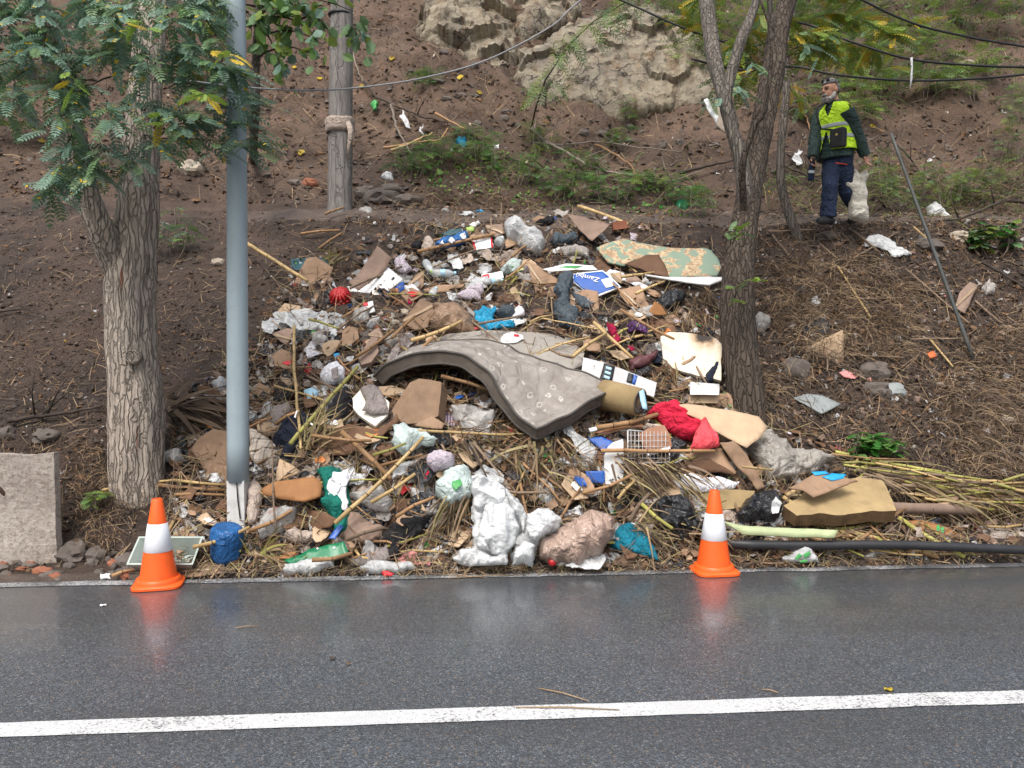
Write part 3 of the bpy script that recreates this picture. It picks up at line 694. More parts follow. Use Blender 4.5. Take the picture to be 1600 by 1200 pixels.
# pale rag tied round the pole
q = at(531, 196, wb.y); rs_ = []
mb = MB()
mb.lathe([(.145 + .02, -.1), (.175, -.05), (.17, 0), (.185, .05), (.165, .075), (.15, .08)], q, (0, 0, 1), 24)
mb.v = [tuple(Vector(p) + Vector((noise.noise(Vector(p) * 9), noise.noise(Vector(p) * 9 + Vector((4, 4, 4))), noise.noise(Vector(p) * 7) * 1.6)) * .022) for p in mb.v]
mb.tube([q + Vector((.13, -.14, 0)), q + Vector((.17, -.17, -.12)), q + Vector((.14, -.16, -.28)), q + Vector((.13, -.15, -.42))], [.03, .04, .022, .006], 8)
mb.link('tied_rag', ['beige_cloth'], label='pale rag tied round the wooden pole', cat='rag')

# ------------------------------------------------------------------ trees
def trunk_mb(path, rads, n=56, ridge=.085, seg=10, flare=0, seed=0, freq=3.0):
    P = [Vector(p) for p in path]; pts = []; rr = []
    for i in range(len(P) - 1):
        p0 = P[max(i - 1, 0)]; p1 = P[i]; p2 = P[i + 1]; p3 = P[min(i + 2, len(P) - 1)]
        for j in range(seg):
            t = j / seg
            pts.append(.5 * ((2 * p1) + (p2 - p0) * t + (2 * p0 - 5 * p1 + 4 * p2 - p3) * t * t + (3 * p1 - p0 - 3 * p2 + p3) * t ** 3)); rr.append(rads[i] * (1 - t) + rads[i + 1] * t)
    pts.append(P[-1]); rr.append(rads[-1]); mb = MB()
    def jit(i, k, p):
        a = k * 2 * math.pi / n; z = p.z
        q = Vector((math.cos(a) * freq + seed, math.sin(a) * freq, z * .9))
        r = 1 + ridge * (ridged(q, 1.5) - .5) + ridge * .9 * (ridged(q + Vector((5, 5, 2)), 3.4) - .5) + .06 * noise.noise(Vector((math.cos(a) * 1.2, math.sin(a) * 1.2, z * 1.5 + seed)))
        if flare: r += flare * max(0, 1 - i / (seg * 1.1)) ** 2 * (1 + .5 * math.sin(a * 5 + seed))
        return r
    mb.tube(pts, rr, n, jit=jit); return mb
class Leaves:
    def __init__(s): s.v = []; s.f = []; s.m = []
    def leaflet(s, b, d, side, ln, wd, m):
        k = len(s.v); n_ = d.cross(side)
        s.v += [tuple(b), tuple(b + d * ln * .3 + side * wd * .5 - n_ * wd * .08), tuple(b + d * ln * .72 + side * wd * .42 - n_ * wd * .08), tuple(b + d * ln), tuple(b + d * ln * .72 - side * wd * .42 - n_ * wd * .08), tuple(b + d * ln * .3 - side * wd * .5 - n_ * wd * .08)]
        s.f += [(k, k + 1, k + 2, k + 3), (k, k + 3, k + 4, k + 5)]; s.m += [m, m]
    def pinnate(s, base, d, L, nl=8, lw=.013, ll=.036, m=0, droop=.5, yl=0):
        p = Vector(base); d = d.normalized(); sd_ = d.cross(Vector((0, 0, 1)))
        sd_ = sd_.normalized() if sd_.length > .01 else Vector((1, 0, 0))
        roll = random.uniform(-.6, .6); sd_ = Matrix.Rotation(roll, 3, d) @ sd_
        st = L / nl; k0 = len(s.v)
        pts = [p.copy()]
        for i in range(nl):
            d = (d + Vector((0, 0, -droop / nl))).normalized(); p = p + d * st; pts.append(p.copy())
            f = .75 + .4 * math.sin((i + 1) / (nl + 1) * math.pi)
            for sg in (-1, 1):
                dd = (sd_ * sg * .85 + d * .5 + Vector((0, 0, -.12))).normalized(); side = dd.cross(sd_.cross(d)).normalized()
                s.leaflet(p, dd, side, ll * f * random.uniform(.85, 1.12), lw * f * random.uniform(.85, 1.15), 3 if yl and random.random() < yl else m)
        s.leaflet(p, d, sd_, ll, lw, m)
        for a, b in zip(pts, pts[1:]):
            k = len(s.v); w_ = sd_ * .0012; s.v += [tuple(a - w_), tuple(a + w_), tuple(b + w_), tuple(b - w_)]; s.f.append((k, k + 1, k + 2, k + 3)); s.m.append(m)
    def link(s, name, mats, **kw): return link(name, s.v, s.f, mats, mi=s.m, smooth=False, **kw)
def spray(LV, TW, a, b, nleaf, L=.2, sag=.08, r=.006, mats=(0, 0, 0, 1), nl=8, lw=.014, ll=.038, spread=1.0, droop=.6):
    a, b = Vector(a), Vector(b); ax = (b - a); ln = ax.length; pts = []
    for i in range(9):
        t = i / 8; pts.append(a.lerp(b, t) + Vector((0, 0, sag * 4 * t * (1 - t))) + Vector((noise.noise(a * 3 + Vector((t * 3, 0, 0))), noise.noise(a * 3 + Vector((0, t * 3, 5))), noise.noise(b + Vector((t * 3, 2, 0))))) * .05)
    TW.tube(pts, [r * (1 - .75 * i / 8) for i in range(9)], 5)
    for i in range(nleaf):
        t = random.uniform(.12, 1) ** .8; k = min(7, int(t * 8)); p = pts[k].lerp(pts[k + 1], t * 8 - k)
        an = random.uniform(0, 2 * math.pi); dr = Vector((math.cos(an), math.sin(an) * .9, random.uniform(-.35, .45))) * spread + ax.normalized() * .7
        LV.pinnate(p, dr, L * random.uniform(.7, 1.2), nl + random.randint(-1, 2), lw, ll, random.choice(mats), droop * random.uniform(.5, 1.5), .022)

tb, _ = G(214, 774); tb = tb + Vector((0, .1, .03)); TY = tb.y
ltree = empty('acacia_tree', tb, 'thick grey tree trunk forking low beside the lamp post, feathery dark leaves', 'tree')
trunk_mb([tb + Vector((0, .02, -.5)), at(215, 750, TY), at(213, 640, TY + .02), at(205, 540, TY + .05), at(203, 460, TY + .08), at(207, 400, TY + .1), at(215, 330, TY + .14), at(221, 250, TY + .2), at(226, 150, TY + .27), at(236, 40, TY + .36), at(246, -80, TY + .45), at(262, -260, TY + .6)],
         [.21, .198, .192, .178, .176, .17, .15, .13, .12, .11, .1, .07], flare=.3, seed=1).link('trunk', ['bark'], parent=ltree)
trunk_mb([at(206, 470, TY + .2), at(181, 410, TY + .04), at(158, 360, TY - .1), at(138, 310, TY - .18), at(125, 250, TY - .25), at(105, 150, TY - .3), at(70, 20, TY - .4), at(30, -150, TY - .5)],
         [.11, .11, .095, .084, .08, .065, .055, .03], 40, seed=5).link('limb', ['bark'], parent=ltree)
kn = at(208, 558, TY - .15)
mb = MB(); mb.lathe([(.0, .02), (.02, .022), (.032, .012), (.045, .03), (.055, .012), (.06, -.03)], kn, (.1, -1, .1), 14); mb.link('knot', ['bark'], parent=ltree)
LV = Leaves(); TW = MB()
def SP(x0, y0, x1, y1, Y0, Y1, n, L=.2, sag=.06, **k): spray(LV, TW, at(x0, y0, Y0), at(x1, y1, Y1), n, L, sag, **k)
fl = (0, 0, 0, 0, 0, 1, 1, 1)
for a in [(150, 130, 70, 150, 5.6, 5.2, 26), (170, 120, 75, 205, 5.5, 5.1, 26), (160, 160, 175, 200, 5.4, 5.1, 14), (115, 190, 100, 270, 5.4, 5.15, 16), (130, 240, 95, 290, 5.6, 5.25, 14), (120, 260, 165, 280, 5.5, 5.2, 14),
          (225, 110, 130, 95, 5.9, 5.3, 26), (230, 90, 235, 120, 5.7, 5.2, 18), (235, 110, 320, 75, 5.9, 5.4, 26), (240, 120, 360, 115, 5.8, 5.3, 26), (250, 100, 385, 120, 5.7, 5.25, 24), (260, 140, 345, 150, 5.9, 5.4, 18), (330, 110, 375, 145, 5.5, 5.3, 12),
          (225, 170, 270, 195, 5.6, 5.2, 18), (240, 200, 320, 190, 5.6, 5.3, 18), (225, 215, 250, 240, 5.6, 5.25, 14), (240, 220, 345, 235, 5.7, 5.35, 16), (260, 230, 335, 185, 5.8, 5.5, 14), (330, 190, 430, 170, 5.9, 5.45, 20), (340, 240, 405, 236, 5.7, 5.4, 18), (330, 200, 410, 215, 5.8, 5.4, 14), (130, 270, 80, 300, 5.5, 5.2, 14), (145, 230, 180, 260, 5.5, 5.2, 14), (255, 210, 300, 215, 5.6, 5.3, 12), (200, 230, 205, 270, 5.7, 5.3, 12),
          (100, 20, 10, 40, 5.8, 5.3, 26), (90, 40, 20, 110, 5.8, 5.3, 24), (100, 50, 60, 80, 5.8, 5.2, 18), (60, 90, 10, 170, 5.9, 5.4, 20), (30, 100, -20, 120, 5.9, 5.5, 18), (20, 160, 40, 190, 5.9, 5.6, 10),
          (100, -20, 60, 20, 5.6, 5.3, 20), (160, -30, 130, 30, 5.8, 5.3, 24), (150, -20, 180, 60, 5.8, 5.2, 26), (235, 0, 180, 30, 5.9, 5.3, 22), (245, 10, 270, 40, 5.9, 5.3, 22), (250, -30, 330, 30, 6, 5.4, 30), (250, -20, 370, 5, 6, 5.4, 26), (300, 0, 350, 70, 6, 5.4, 22), (210, 50, 175, 90, 5.8, 5.3, 18), (120, 60, 90, 120, 5.7, 5.3, 14), (220, 150, 190, 190, 5.6, 5.3, 12), (300, 30, 300, 90, 5.8, 5.4, 16), (0, -20, -30, 60, 5.7, 5.3, 20), (40, -30, 10, 20, 5.7, 5.3, 18)]:
    SP(*a[:6], int(a[6] * 1.2), L=.21, mats=fl)
for (x0, y0, x1, y1) in [(205, 55, 235, 52), (340, 100, 362, 98), (240, 195, 262, 200), (100, 130, 115, 138), (305, 155, 322, 165)]:
    SP(x0, y0, x1, y1, 5.2, 5.1, 5, .14, mats=(2, 2, 2, 3))
LV.link('crown', ['leaf_blue', 'leaf_mid', 'leaf_lime', 'yellow_leaf'], parent=ltree)
TW.link('twigs', ['twig'], kind='stuff', parent=ltree)

# middle tree on the slope
rb_, _ = G(1166, 648); RY = rb_.y
rtree = empty('forked_tree', rb_, 'slender rough barked tree leaning up through the edge of the heap', 'tree')
trunk_mb([rb_ + Vector((0, 0, -.2)), at(1166, 625, RY), at(1158, 560, RY + .05), at(1152, 490, RY + .12), at(1155, 420, RY + .22), at(1163, 350, RY + .34), at(1174, 280, RY + .5), at(1192, 190, RY + .7), at(1208, 110, RY + .85), at(1216, 50, RY + 1), at(1240, -30, RY + 1.15), at(1290, -200, RY + 1.5)],
         [.17, .15, .142, .145, .132, .115, .108, .1, .105, .095, .075, .04], seed=9, flare=.2).link('trunk', ['bark_wet'], parent=rtree)
trunk_mb([at(1166, 320, RY + .36), at(1158, 250, RY + .4), at(1140, 190, RY + .45), at(1135, 150, RY + .5), at(1156, 70, RY + .6), at(1176, 20, RY + .7), at(1200, -60, RY + .8)], [.075, .065, .055, .05, .05, .04, .025], 24, seed=3).link('limb', ['bark_grey'], parent=rtree)
trunk_mb([at(1146, 200, RY + .5), at(1120, 110, RY + .9), at(1108, 40, RY + 1.2), at(1100, -40, RY + 1.5), at(1095, -160, RY + 1.8)], [.05, .07, .074, .07, .05], 28, seed=4).link('limb', ['bark_grey'], parent=rtree)
trunk_mb([at(1206, 70, RY + .9), at(1204, 20, RY + .8), at(1200, -60, RY + .7)], [.035, .03, .015], 14, seed=6).link('limb', ['bark_grey'], parent=rtree)
trunk_mb([at(1163, 330, RY + .3), at(1160, 260, RY + .1), at(1178, 200, RY), at(1196, 165, RY - .05), at(1205, 60, RY - .1), at(1180, -20, RY - .1)], [.035, .03, .024, .02, .014, .008], 12, seed=8).link('limb', ['bark_wet'], parent=rtree)
LV = Leaves(); TW = MB(); gl = (1, 1, 0, 2, 3)
for a in [(1150, 60, 1060, 30, 8.2, 8.6, 20), (1180, 40, 1140, 90, 8, 8.4, 18), (1210, 60, 1290, 60, 8.2, 8, 22), (1230, 40, 1340, 30, 8.2, 8.4, 24), (1220, 90, 1290, 85, 8.3, 8.2, 20), (1250, 80, 1370, 80, 8.6, 8.3, 22), (1110, 120, 1170, 130, 8.2, 8, 16), (1130, 60, 1190, 110, 8.5, 8.3, 16), (1300, 40, 1400, 60, 8.6, 8.4, 20), (1170, 20, 1230, 40, 8, 8.2, 16), (1260, 0, 1330, -10, 8.2, 8.2, 20), (1140, -10, 1080, 10, 8.4, 8.8, 18), (1330, 60, 1440, 40, 9, 8.8, 20), (1260, 60, 1340, 90, 8.8, 8.6, 18)]:
    SP(*a[:6], int(a[6] * 1.8), .26, .05, nl=9, lw=.016, ll=.042, mats=gl)
for (x0, y0, x1, y1) in [(1140, 155, 1105, 165), (1135, 140, 1160, 150), (1240, 75, 1280, 90), (1165, 100, 1185, 118)]: SP(x0, y0, x1, y1, 7.4, 7.2, 6, .2, mats=(4, 4, 0))
for (x0, y0) in [(1150, 380), (1148, 470), (1140, 395), (1165, 385), (1175, 460), (1160, 490)]: SP(x0, y0, x0 + random.randint(-14, 14), y0 - 14, RY - .18, RY - .24, 4, .1, nl=5, lw=.02, ll=.025, mats=(0, 2))
LV.link('crown', ['leaf_mid', 'leaf_olive', 'leaf_lime', 'yellow_leaf', 'leaf_blue'], parent=rtree)
TW.link('twigs', ['twig'], kind='stuff', parent=rtree)
# thin sapling between tree and worker
sb, _ = G(1222, 345)
sap = empty('sapling', sb, 'thin grey sapling stem between the forked tree and the worker', 'tree')
trunk_mb([Vector((sb.x, 9.3, sb.z - .4)), at(1223, 300, 9.3), at(1220, 230, 9.3), at(1228, 150, 9.35), at(1226, 90, 9.4), at(1240, 10, 9.5), at(1250, -60, 9.6)], [.06, .052, .046, .045, .035, .025, .012], 16, seed=2).link('trunk', ['bark_grey'], parent=sap)
LV = Leaves(); TW = MB()
for a in [(1228, 100, 1270, 80, 9.5, 9.9, 18), (1230, 130, 1250, 170, 9.5, 9.9, 14), (1240, 60, 1330, 75, 9.6, 10.2, 22), (1235, 110, 1350, 100, 9.7, 10.4, 24), (1240, 90, 1400, 110, 9.8, 10.6, 24)]: SP(*a, .26, .04, nl=9, mats=gl)
LV.link('crown', ['leaf_mid', 'leaf_olive', 'leaf_lime', 'yellow_leaf'], parent=sap); TW.link('twigs', ['twig'], kind='stuff', parent=sap)

# bushes of narrow leaves on hill and terrace
def bush(px, py, wpx, hpx, n, label, mats, name='green_bush', ll=.07, lw=.012, lean=0, group='green shoots growing on the slope', depth=None, L=.3):
    p = at(px, py, depth) if depth else G(px, py)[0]
    s = (p - CAM).length / FOC; LV = Leaves(); TW = MB(); root = empty(name, p, label, 'plant', group)
    for i in range(n):
        a = random.uniform(-1, 1); hgt = hpx * s * random.uniform(.55, 1.05); tip = p + Vector((a * wpx * s * .5 + lean * s, random.uniform(-.25, .25) * wpx * s * .6 - .05, hgt))
        bs = p + Vector((a * wpx * s * .22, random.uniform(-.1, .1), -.03))
        pts = [bs.lerp(tip, t / 5) + Vector((a * .05 * math.sin(t), 0, .04 * math.sin(t / 5 * math.pi))) for t in range(6)]
        TW.tube(pts, [.006, .005, .004, .004, .003, .002], 4)
        for k in range(9):
            t = random.uniform(.25, 1) * 5; j = min(4, int(t)); q = pts[j].lerp(pts[j + 1], t - j)
            an = random.uniform(0, 6.28); d = Vector((math.cos(an), math.sin(an), random.uniform(.1, .8)))
            LV.pinnate(q, d, L * random.uniform(.5, 1), 7, lw, ll, random.choice(range(len(mats))), .9)
    TW.link('stems', ['twig_pale'], parent=root, kind='stuff'); LV.link('leaves', mats, parent=root, kind='stuff')
MG = ['leaf_grass', 'leaf_bright', 'leaf_mid', 'leaf_olive']; MO = ['leaf_olive', 'leaf_grass', 'leaf_lime', 'leaf_mid']
gg = 'feathery green shoots along the terrace'
for i, (px, py, w_, h_, n) in enumerate([(640, 278, 60, 55, 6), (695, 260, 60, 40, 6), (748, 262, 70, 50, 7), (800, 292, 80, 60, 8), (845, 240, 40, 45, 4), (878, 315, 70, 55, 8), (905, 282, 60, 45, 5), (955, 322, 70, 50, 7), (1010, 300, 70, 35, 5), (1060, 322, 70, 40, 5), (1088, 338, 40, 40, 4), (735, 228, 50, 30, 4)]):
    bush(px, py, w_ * 1.1, h_ * 1.1, int(n * 1.2), 'feathery green terrace shoots ' + ('nearest the stone row', 'second from the stone row', 'growing just above the clear bag on the path', 'growing straight above the big white bag', 'at the foot of the willow branch', 'low in front of the grey branch', 'crossed by the dark thin branch', 'under the end of the grey branch', 'behind the middle of the patterned rug', 'just left of the green bag', 'just right of the green bag', 'beside the turquoise scrap')[i], MG, ll=.055, lw=.009, group=gg, L=.28)
for (px, py, w_, h_, n, l) in [(655, 145, 60, 40, 5, 'small feathery green tuft alone on the bare slope right of the pole'), (975, 195, 30, 45, 4, 'small green tuft below the yellow rock'), (968, 235, 40, 40, 4, 'green tuft on bare soil under the yellow rock')]: bush(px, py, w_, h_, n, l, MG, ll=.05, lw=.008, group=None, L=.24)
gg = 'yellow green bushes on the upper hillside'
HB = ('high beside the yellow rock', 'low between the two stems of the forked tree', 'directly above the sapling', 'above the uppermost cable near its start', 'under the dangling pale strip', 'in the top right corner', 'topmost right of the uppermost cable', 'just above the head of the worker', 'against the right side of the yellow rock', 'right of the sapling below the middle cable', 'between the uppermost and middle cables', 'in the middle of the uppermost cable', 'below the uppermost cable near its right end', 'between sapling and uppermost cable', 'touching the lowest cable right of the worker', 'left of the dangling pale strip', 'behind the top of the forked tree', 'behind the left stem of the forked tree', 'below the middle cable at the right edge', 'behind the shoulder of the worker', 'lowest beside the sapling')
for i, (px, py, w_, h_, n) in enumerate([(1060, 20, 90, 70, 9), (1110, 130, 80, 70, 7), (1250, 30, 100, 70, 9), (1390, 30, 120, 70, 9), (1440, 160, 80, 60, 6), (1590, 20, 90, 70, 8), (1500, 10, 110, 60, 8), (1330, 200, 60, 60, 5), (1080, 60, 90, 90, 10), (1330, 130, 110, 80, 9), (1400, 90, 120, 80, 9), (1480, 60, 120, 90, 9), (1560, 70, 110, 90, 8), (1300, 60, 110, 70, 8), (1370, 160, 90, 50, 7), (1450, 110, 80, 60, 6), (1210, 60, 100, 80, 8), (1150, 90, 90, 80, 8), (1540, 130, 60, 50, 5), (1280, 200, 60, 60, 5)]):
    bush(px, py, w_ * 1.25, h_ * 1.15, int(n * 1.15), 'yellow green hillside bush ' + HB[i % 21], MO, ll=.08, lw=.016, group=gg, L=.42)
gg = 'grassy bushes along the terrace behind the worker'
for i, (px, py, w_, h_, n) in enumerate([(1410, 330, 80, 70, 8), (1480, 330, 90, 60, 9), (1540, 320, 90, 70, 9), (1590, 260, 60, 120, 9), (1590, 190, 50, 60, 5), (1380, 300, 60, 60, 5), (1520, 160, 50, 40, 4)]):
    bush(px, py, w_, h_, n, 'low grassy green bush ' + ('right of the pale woven sack', 'behind the white bag on the terrace', 'above the broad leafed weed', 'tall at the right edge of the terrace', 'high at the right edge under the cables', 'between the sack and the leaning pipe', 'small and alone below the lowest cable')[i], MO, ll=.05, lw=.008, group=gg, L=.26)
bush(1365, 722, 75, 45, 8, 'bright green leafy weed growing at the foot of the bank', ['leaf_bright', 'leaf_grass'], ll=.035, lw=.02, group=None, L=.14)
bush(1545, 400, 70, 50, 7, 'broad leafed green weed on the slope below the terrace bushes', ['leaf_bright', 'leaf_olive', 'leaf_mid'], ll=.05, lw=.03, group=None, L=.14)
bush(272, 400, 70, 70, 6, 'small feathery sapling sprouting behind the thick trunk', ['leaf_grass', 'leaf_mid', 'leaf_blue'], ll=.035, lw=.01, group=None, L=.2)
bush(160, 795, 20, 28, 3, 'small grass tuft at the foot of the thick trunk', ['leaf_grass', 'leaf_olive'], ll=.03, lw=.006, group=None, L=.1)

gg = 'dark leafy bushes on the slope behind the thick trunk'
for i, (px, py, w_, h_, n) in enumerate([(60, 130, 90, 90, 7), (150, 100, 90, 80, 6), (300, 150, 80, 90, 6), (20, 230, 60, 90, 5), (330, 60, 80, 70, 6)]):
    bush(px, py, w_, h_, n, 'dark leafy bush on the slope ' + ('left of the thick trunk under its crown', 'directly behind the left limb of the thick trunk', 'just left of the lamp post behind the trunk', 'at the far left under the crown', 'high behind the top of the lamp post')[i], ['leaf_mid', 'leaf_blue', 'leaf_olive'], ll=.06, lw=.02, group=gg, L=.3)
# leaning branch with willow like leaves in front of the rock
lb_, _ = G(829, 205)
wil = empty('willow_branch', lb_, 'thin dark branch with narrow leaves arching in front of the yellow rock', 'sapling')
pts = [lb_, at(838, 165, lb_.y - .3), at(852, 125, lb_.y - .5), at(885, 75, lb_.y - .6), at(925, 35, lb_.y - .6), at(975, 5, lb_.y - .6), at(1000, -30, lb_.y - .5)]
mb = MB(); mb.tube(pts, [.014, .013, .012, .011, .009, .007, .004], 7); mb.link('stem', ['twig'], parent=wil)
LV = Leaves()
for i in range(95):
    t = random.uniform(1.2, 5.9); k = int(t); p = pts[k].lerp(pts[k + 1], t - k)
    LV.pinnate(p, Vector((random.uniform(-1, 1), random.uniform(-1, .6), random.uniform(-.4, .5))), random.uniform(.25, .5), 7, .011, .085, random.choice((0, 1, 2)), 1.4)
LV.link('leaves', ['leaf_grass', 'leaf_mid', 'leaf_olive'], parent=wil)

# broad leafed branch between the two poles
LV = Leaves(); TW = MB(); br, _ = G(395, 250)
fig = empty('broadleaf_tree', br, 'broad leafed dark branches hanging between the lamp post and the wooden pole', 'tree')
trunk_mb([br, at(398, 180, 7.9), at(400, 100, 7.6), at(405, 20, 7.4), at(410, -60, 7.3)], [.05, .045, .04, .035, .02], 14, seed=3).link('trunk', ['bark_grey'], parent=fig)
for (x0, y0, x1, y1) in [(402, 60, 505, 70), (400, 25, 490, 30), (405, 30, 500, 62), (400, 90, 500, 92), (400, 0, 470, -10), (405, 40, 445, 130), (380, 20, 400, 60), (410, 10, 555, 20), (400, -10, 440, 20), (470, 30, 520, 60), (540, 50, 575, 75), (400, 40, 330, 60), (400, 10, 300, 40)]:
    a, b_ = at(x0, y0, 7.4), at(x1, y1, 7.15); pts = [a.lerp(b_, t / 5) + Vector((0, 0, .1 * math.sin(t / 5 * 3.1))) for t in range(6)]; TW.tube(pts, [.012, .01, .009, .007, .005, .003], 5)
    for k in range(20):
        t = random.uniform(.15, 1) * 5; j = min(4, int(t)); p = pts[j].lerp(pts[j + 1], t - j) + Vector((random.gauss(0, .05), random.gauss(0, .05), random.gauss(0, .06)))
        d = Vector((random.uniform(-.8, .8), random.uniform(-.8, .3), -random.uniform(.2, 1))).normalized(); sd_ = d.orthogonal().normalized()
        sd_ = Matrix.Rotation(random.uniform(0, 6.28), 3, d) @ sd_; LV.leaflet(p, d, sd_, random.uniform(.09, .15), random.uniform(.07, .11), random.choice((0, 0, 1, 2, 3)))
TW.link('twigs', ['twig'], kind='stuff', parent=fig); LV.link('crown', ['leaf_mid', 'leaf_grass', 'leaf_blue', 'leaf_olive'], parent=fig)

# pale scraps on the forked tree
item('plastic_ribbon', 'white plastic ribbon tangled in the left stem of the forked tree', 'ribbon', [(1100, 155), (1106, 152), (1112, 168), (1121, 182), (1120, 196), (1114, 184), (1105, 170)], 'white_film', lift=.02, depth=7.2, pitch=10, cr=.02, n=14, th=.004)
item('pale_board', 'pale pointed board standing behind the left stem of the forked tree', 'board', [(1122, 165), (1130, 172), (1140, 200), (1144, 208), (1132, 206), (1119, 195)], 'stone_pale', lift=.02, depth=9.6, pitch=15, cr=.006, n=10, th=.02)
# cables
def cable(label, pts, r, mt):
    P = [at(*p) for p in pts]; Q = []
    for i in range(len(P) - 1):
        p0 = P[max(i - 1, 0)]; p1 = P[i]; p2 = P[i + 1]; p3 = P[min(i + 2, len(P) - 1)]
        for j in range(8):
            t = j / 8; Q.append(.5 * ((2 * p1) + (p2 - p0) * t + (2 * p0 - 5 * p1 + 4 * p2 - p3) * t * t + (3 * p1 - p0 - 3 * p2 + p3) * t ** 3))
    Q.append(P[-1]); mb = MB(); mb.tube(Q, r, 8); return mb.link('overhead_cable', [mt], label=label, cat='cable')
cable('thin grey cable sagging in front of the wooden pole up past the rock', [(240, 120, 6.4), (390, 137, 7), (480, 141, 7.5), (560, 137, 7.8), (660, 122, 8), (760, 94, 8.2), (860, 42, 8.4), (905, 2, 8.5), (1050, -110, 8.8), (1250, -300, 9)], .008, 'cable_grey')
cable('uppermost black cable, crossing the upper corner above the hillside bushes', [(1290, -30, 7.6), (1410, 30, 7.6), (1500, 55, 7.6), (1620, 76, 7.6), (1900, 120, 7.6)], .011, 'cable_black')
cable('black cable passing behind the forked tree to a pale dangling strip', [(900, -30, 8.6), (970, 0, 8.5), (1090, 52, 8.4), (1180, 72, 8.4), (1240, 35, 8.2), (1330, 65, 8), (1420, 92, 7.9), (1520, 102, 7.9), (1620, 105, 7.9), (1900, 108, 7.9)], .011, 'cable_black')
cable('lowest black cable sagging just above the head of the worker', [(1080, 92, 8.2), (1160, 110, 8.2), (1240, 104, 8), (1300, 116, 7.9), (1380, 124, 7.9), (1450, 126, 7.9), (1540, 122, 7.9), (1620, 114, 7.9), (1900, 80, 7.9)], .011, 'cable_black')
mb = MB(); a = at(1424, 90, 7.88); mb.tube([a, at(1425, 105, 7.88), at(1424, 122, 7.87), at(1422, 138, 7.87)], [.012, .009, .011, .004], 6); mb.link('cloth_strip', ['white_film'], label='pale strip dangling from the black cable', cat='strip')

# ------------------------------------------------------------------ the two mattresses
sl = item('foam_mattress', 'flat grey foam mattress lying behind the bent flowered mattress', 'mattress', [(668, 535), (700, 521), (760, 514), (840, 517), (872, 523), (913, 546), (911, 572), (872, 590), (820, 585), (740, 570), (690, 556)], 'grey_foam', lift=0, depth=7.0, pitch=58, yaw=4, th=.15, cr=.012, fr=3, n=26, rag=.008, mats=['grey_foam', 'foam_side'], edge=1, curl=lambda u, v: -.05 * v)
def bent_mattress():
    # rows of the quilted top: front edge and back edge, both running from the left end over the hump and down
    fr_ = [(584, 588), (604, 571), (640, 556), (690, 548), (735, 558), (768, 583), (792, 620), (812, 652), (838, 668)]
    bk = [(600, 562), (625, 549), (660, 537), (712, 526), (765, 536), (812, 551), (862, 567), (918, 584), (966, 606)]
    yf = [6.55, 6.5, 6.45, 6.42, 6.36, 6.27, 6.16, 6.04, 5.95]; yb = [6.9, 6.95, 6.98, 6.96, 6.88, 6.78, 6.63, 6.48, 6.34]
    A = [at(x, y, Y) for (x, y), Y in zip(fr_, yf)]; B = [at(x, y, Y) for (x, y), Y in zip(bk, yb)]
    def cr_(P, t):
        i = min(len(P) - 2, int(t)); t -= i; p0 = P[max(i - 1, 0)]; p1 = P[i]; p2 = P[i + 1]; p3 = P[min(i + 2, len(P) - 1)]
        return .5 * ((2 * p1) + (p2 - p0) * t + (2 * p0 - 5 * p1 + 4 * p2 - p3) * t * t + (3 * p1 - p0 - 3 * p2 + p3) * t ** 3)
    NU, NW = 56, 26; top = []; uv = []; ln = 0; last = None
    P = [[None] * (NW + 1) for _ in range(NU + 1)]
    for i in range(NU + 1):
        a = cr_(A, i / NU * 8); b_ = cr_(B, i / NU * 8)
        if last is not None: ln += ((a + b_) / 2 - last).length
        last = (a + b_) / 2
        for j in range(NW + 1): P[i][j] = (a.lerp(b_, j / NW), ln, (b_ - a).length * j / NW)
    th = .1; T = []; Bt = []
    for i in range(NU + 1):
        for j in range(NW + 1):
            p = P[i][j][0]; du = P[min(i + 1, NU)][j][0] - P[max(i - 1, 0)][j][0]; dv = P[i][min(j + 1, NW)][0] - P[i][max(j - 1, 0)][0]
            n = du.cross(dv).normalized()
            if n.z < 0 and n.y > 0: n = -n
            w_ = .014 * noise.noise(p * 6) + .05 * noise.noise(p * 2.2) - .02 * max(0, ridged(p + Vector((2, 5, 1)), 1.7) - .55) * 2
            T.append(p + n * w_); Bt.append(p - n * (th - w_)); uv.append((P[i][j][1], P[i][j][2]))
    n0 = len(T); W = NW + 1; fs = []; mi = []
    for i in range(NU):
        for j in range(NW):
            q = (i * W + j, (i + 1) * W + j, (i + 1) * W + j + 1, i * W + j + 1); fs.append(q); mi.append(0); fs.append(tuple(k + n0 for k in reversed(q))); mi.append(1)
    rim = []
    for i in range(NU): rim.append((i * W, (i + 1) * W)); rim.append(((i + 1) * W + NW, i * W + NW))
    for j in range(NW): rim.append((j + 1, j)); rim.append((NU * W + j, NU * W + j + 1))
    side_v = []; 
    for a, b_ in rim: fs.append((b_, a, a + n0, b_ + n0)); mi.append(1)
    root = link('mattress', T + Bt, fs, ['mattress_cover', 'mattress_side'], label='large stained mattress with flower print, arched over the rubbish', cat='mattress', mi=mi, uv=uv + uv)
    root.data.set_sharp_from_angle(angle=R(55))
    order = [i * W for i in range(NU + 1)] + [NU * W + j for j in range(1, NW + 1)] + [i * W + NW for i in range(NU - 1, -1, -1)] + [j for j in range(NW - 1, -1, -1)]
    mb = MB(); mb.tube([T[k] for k in order], .011, 6); mb.link('piping', ['piping_grey'], parent=root)
    mb = MB(); mb.tube([Bt[k] for k in order], .011, 6); mb.link('piping', ['piping_grey'], parent=root)
bent_mattress()

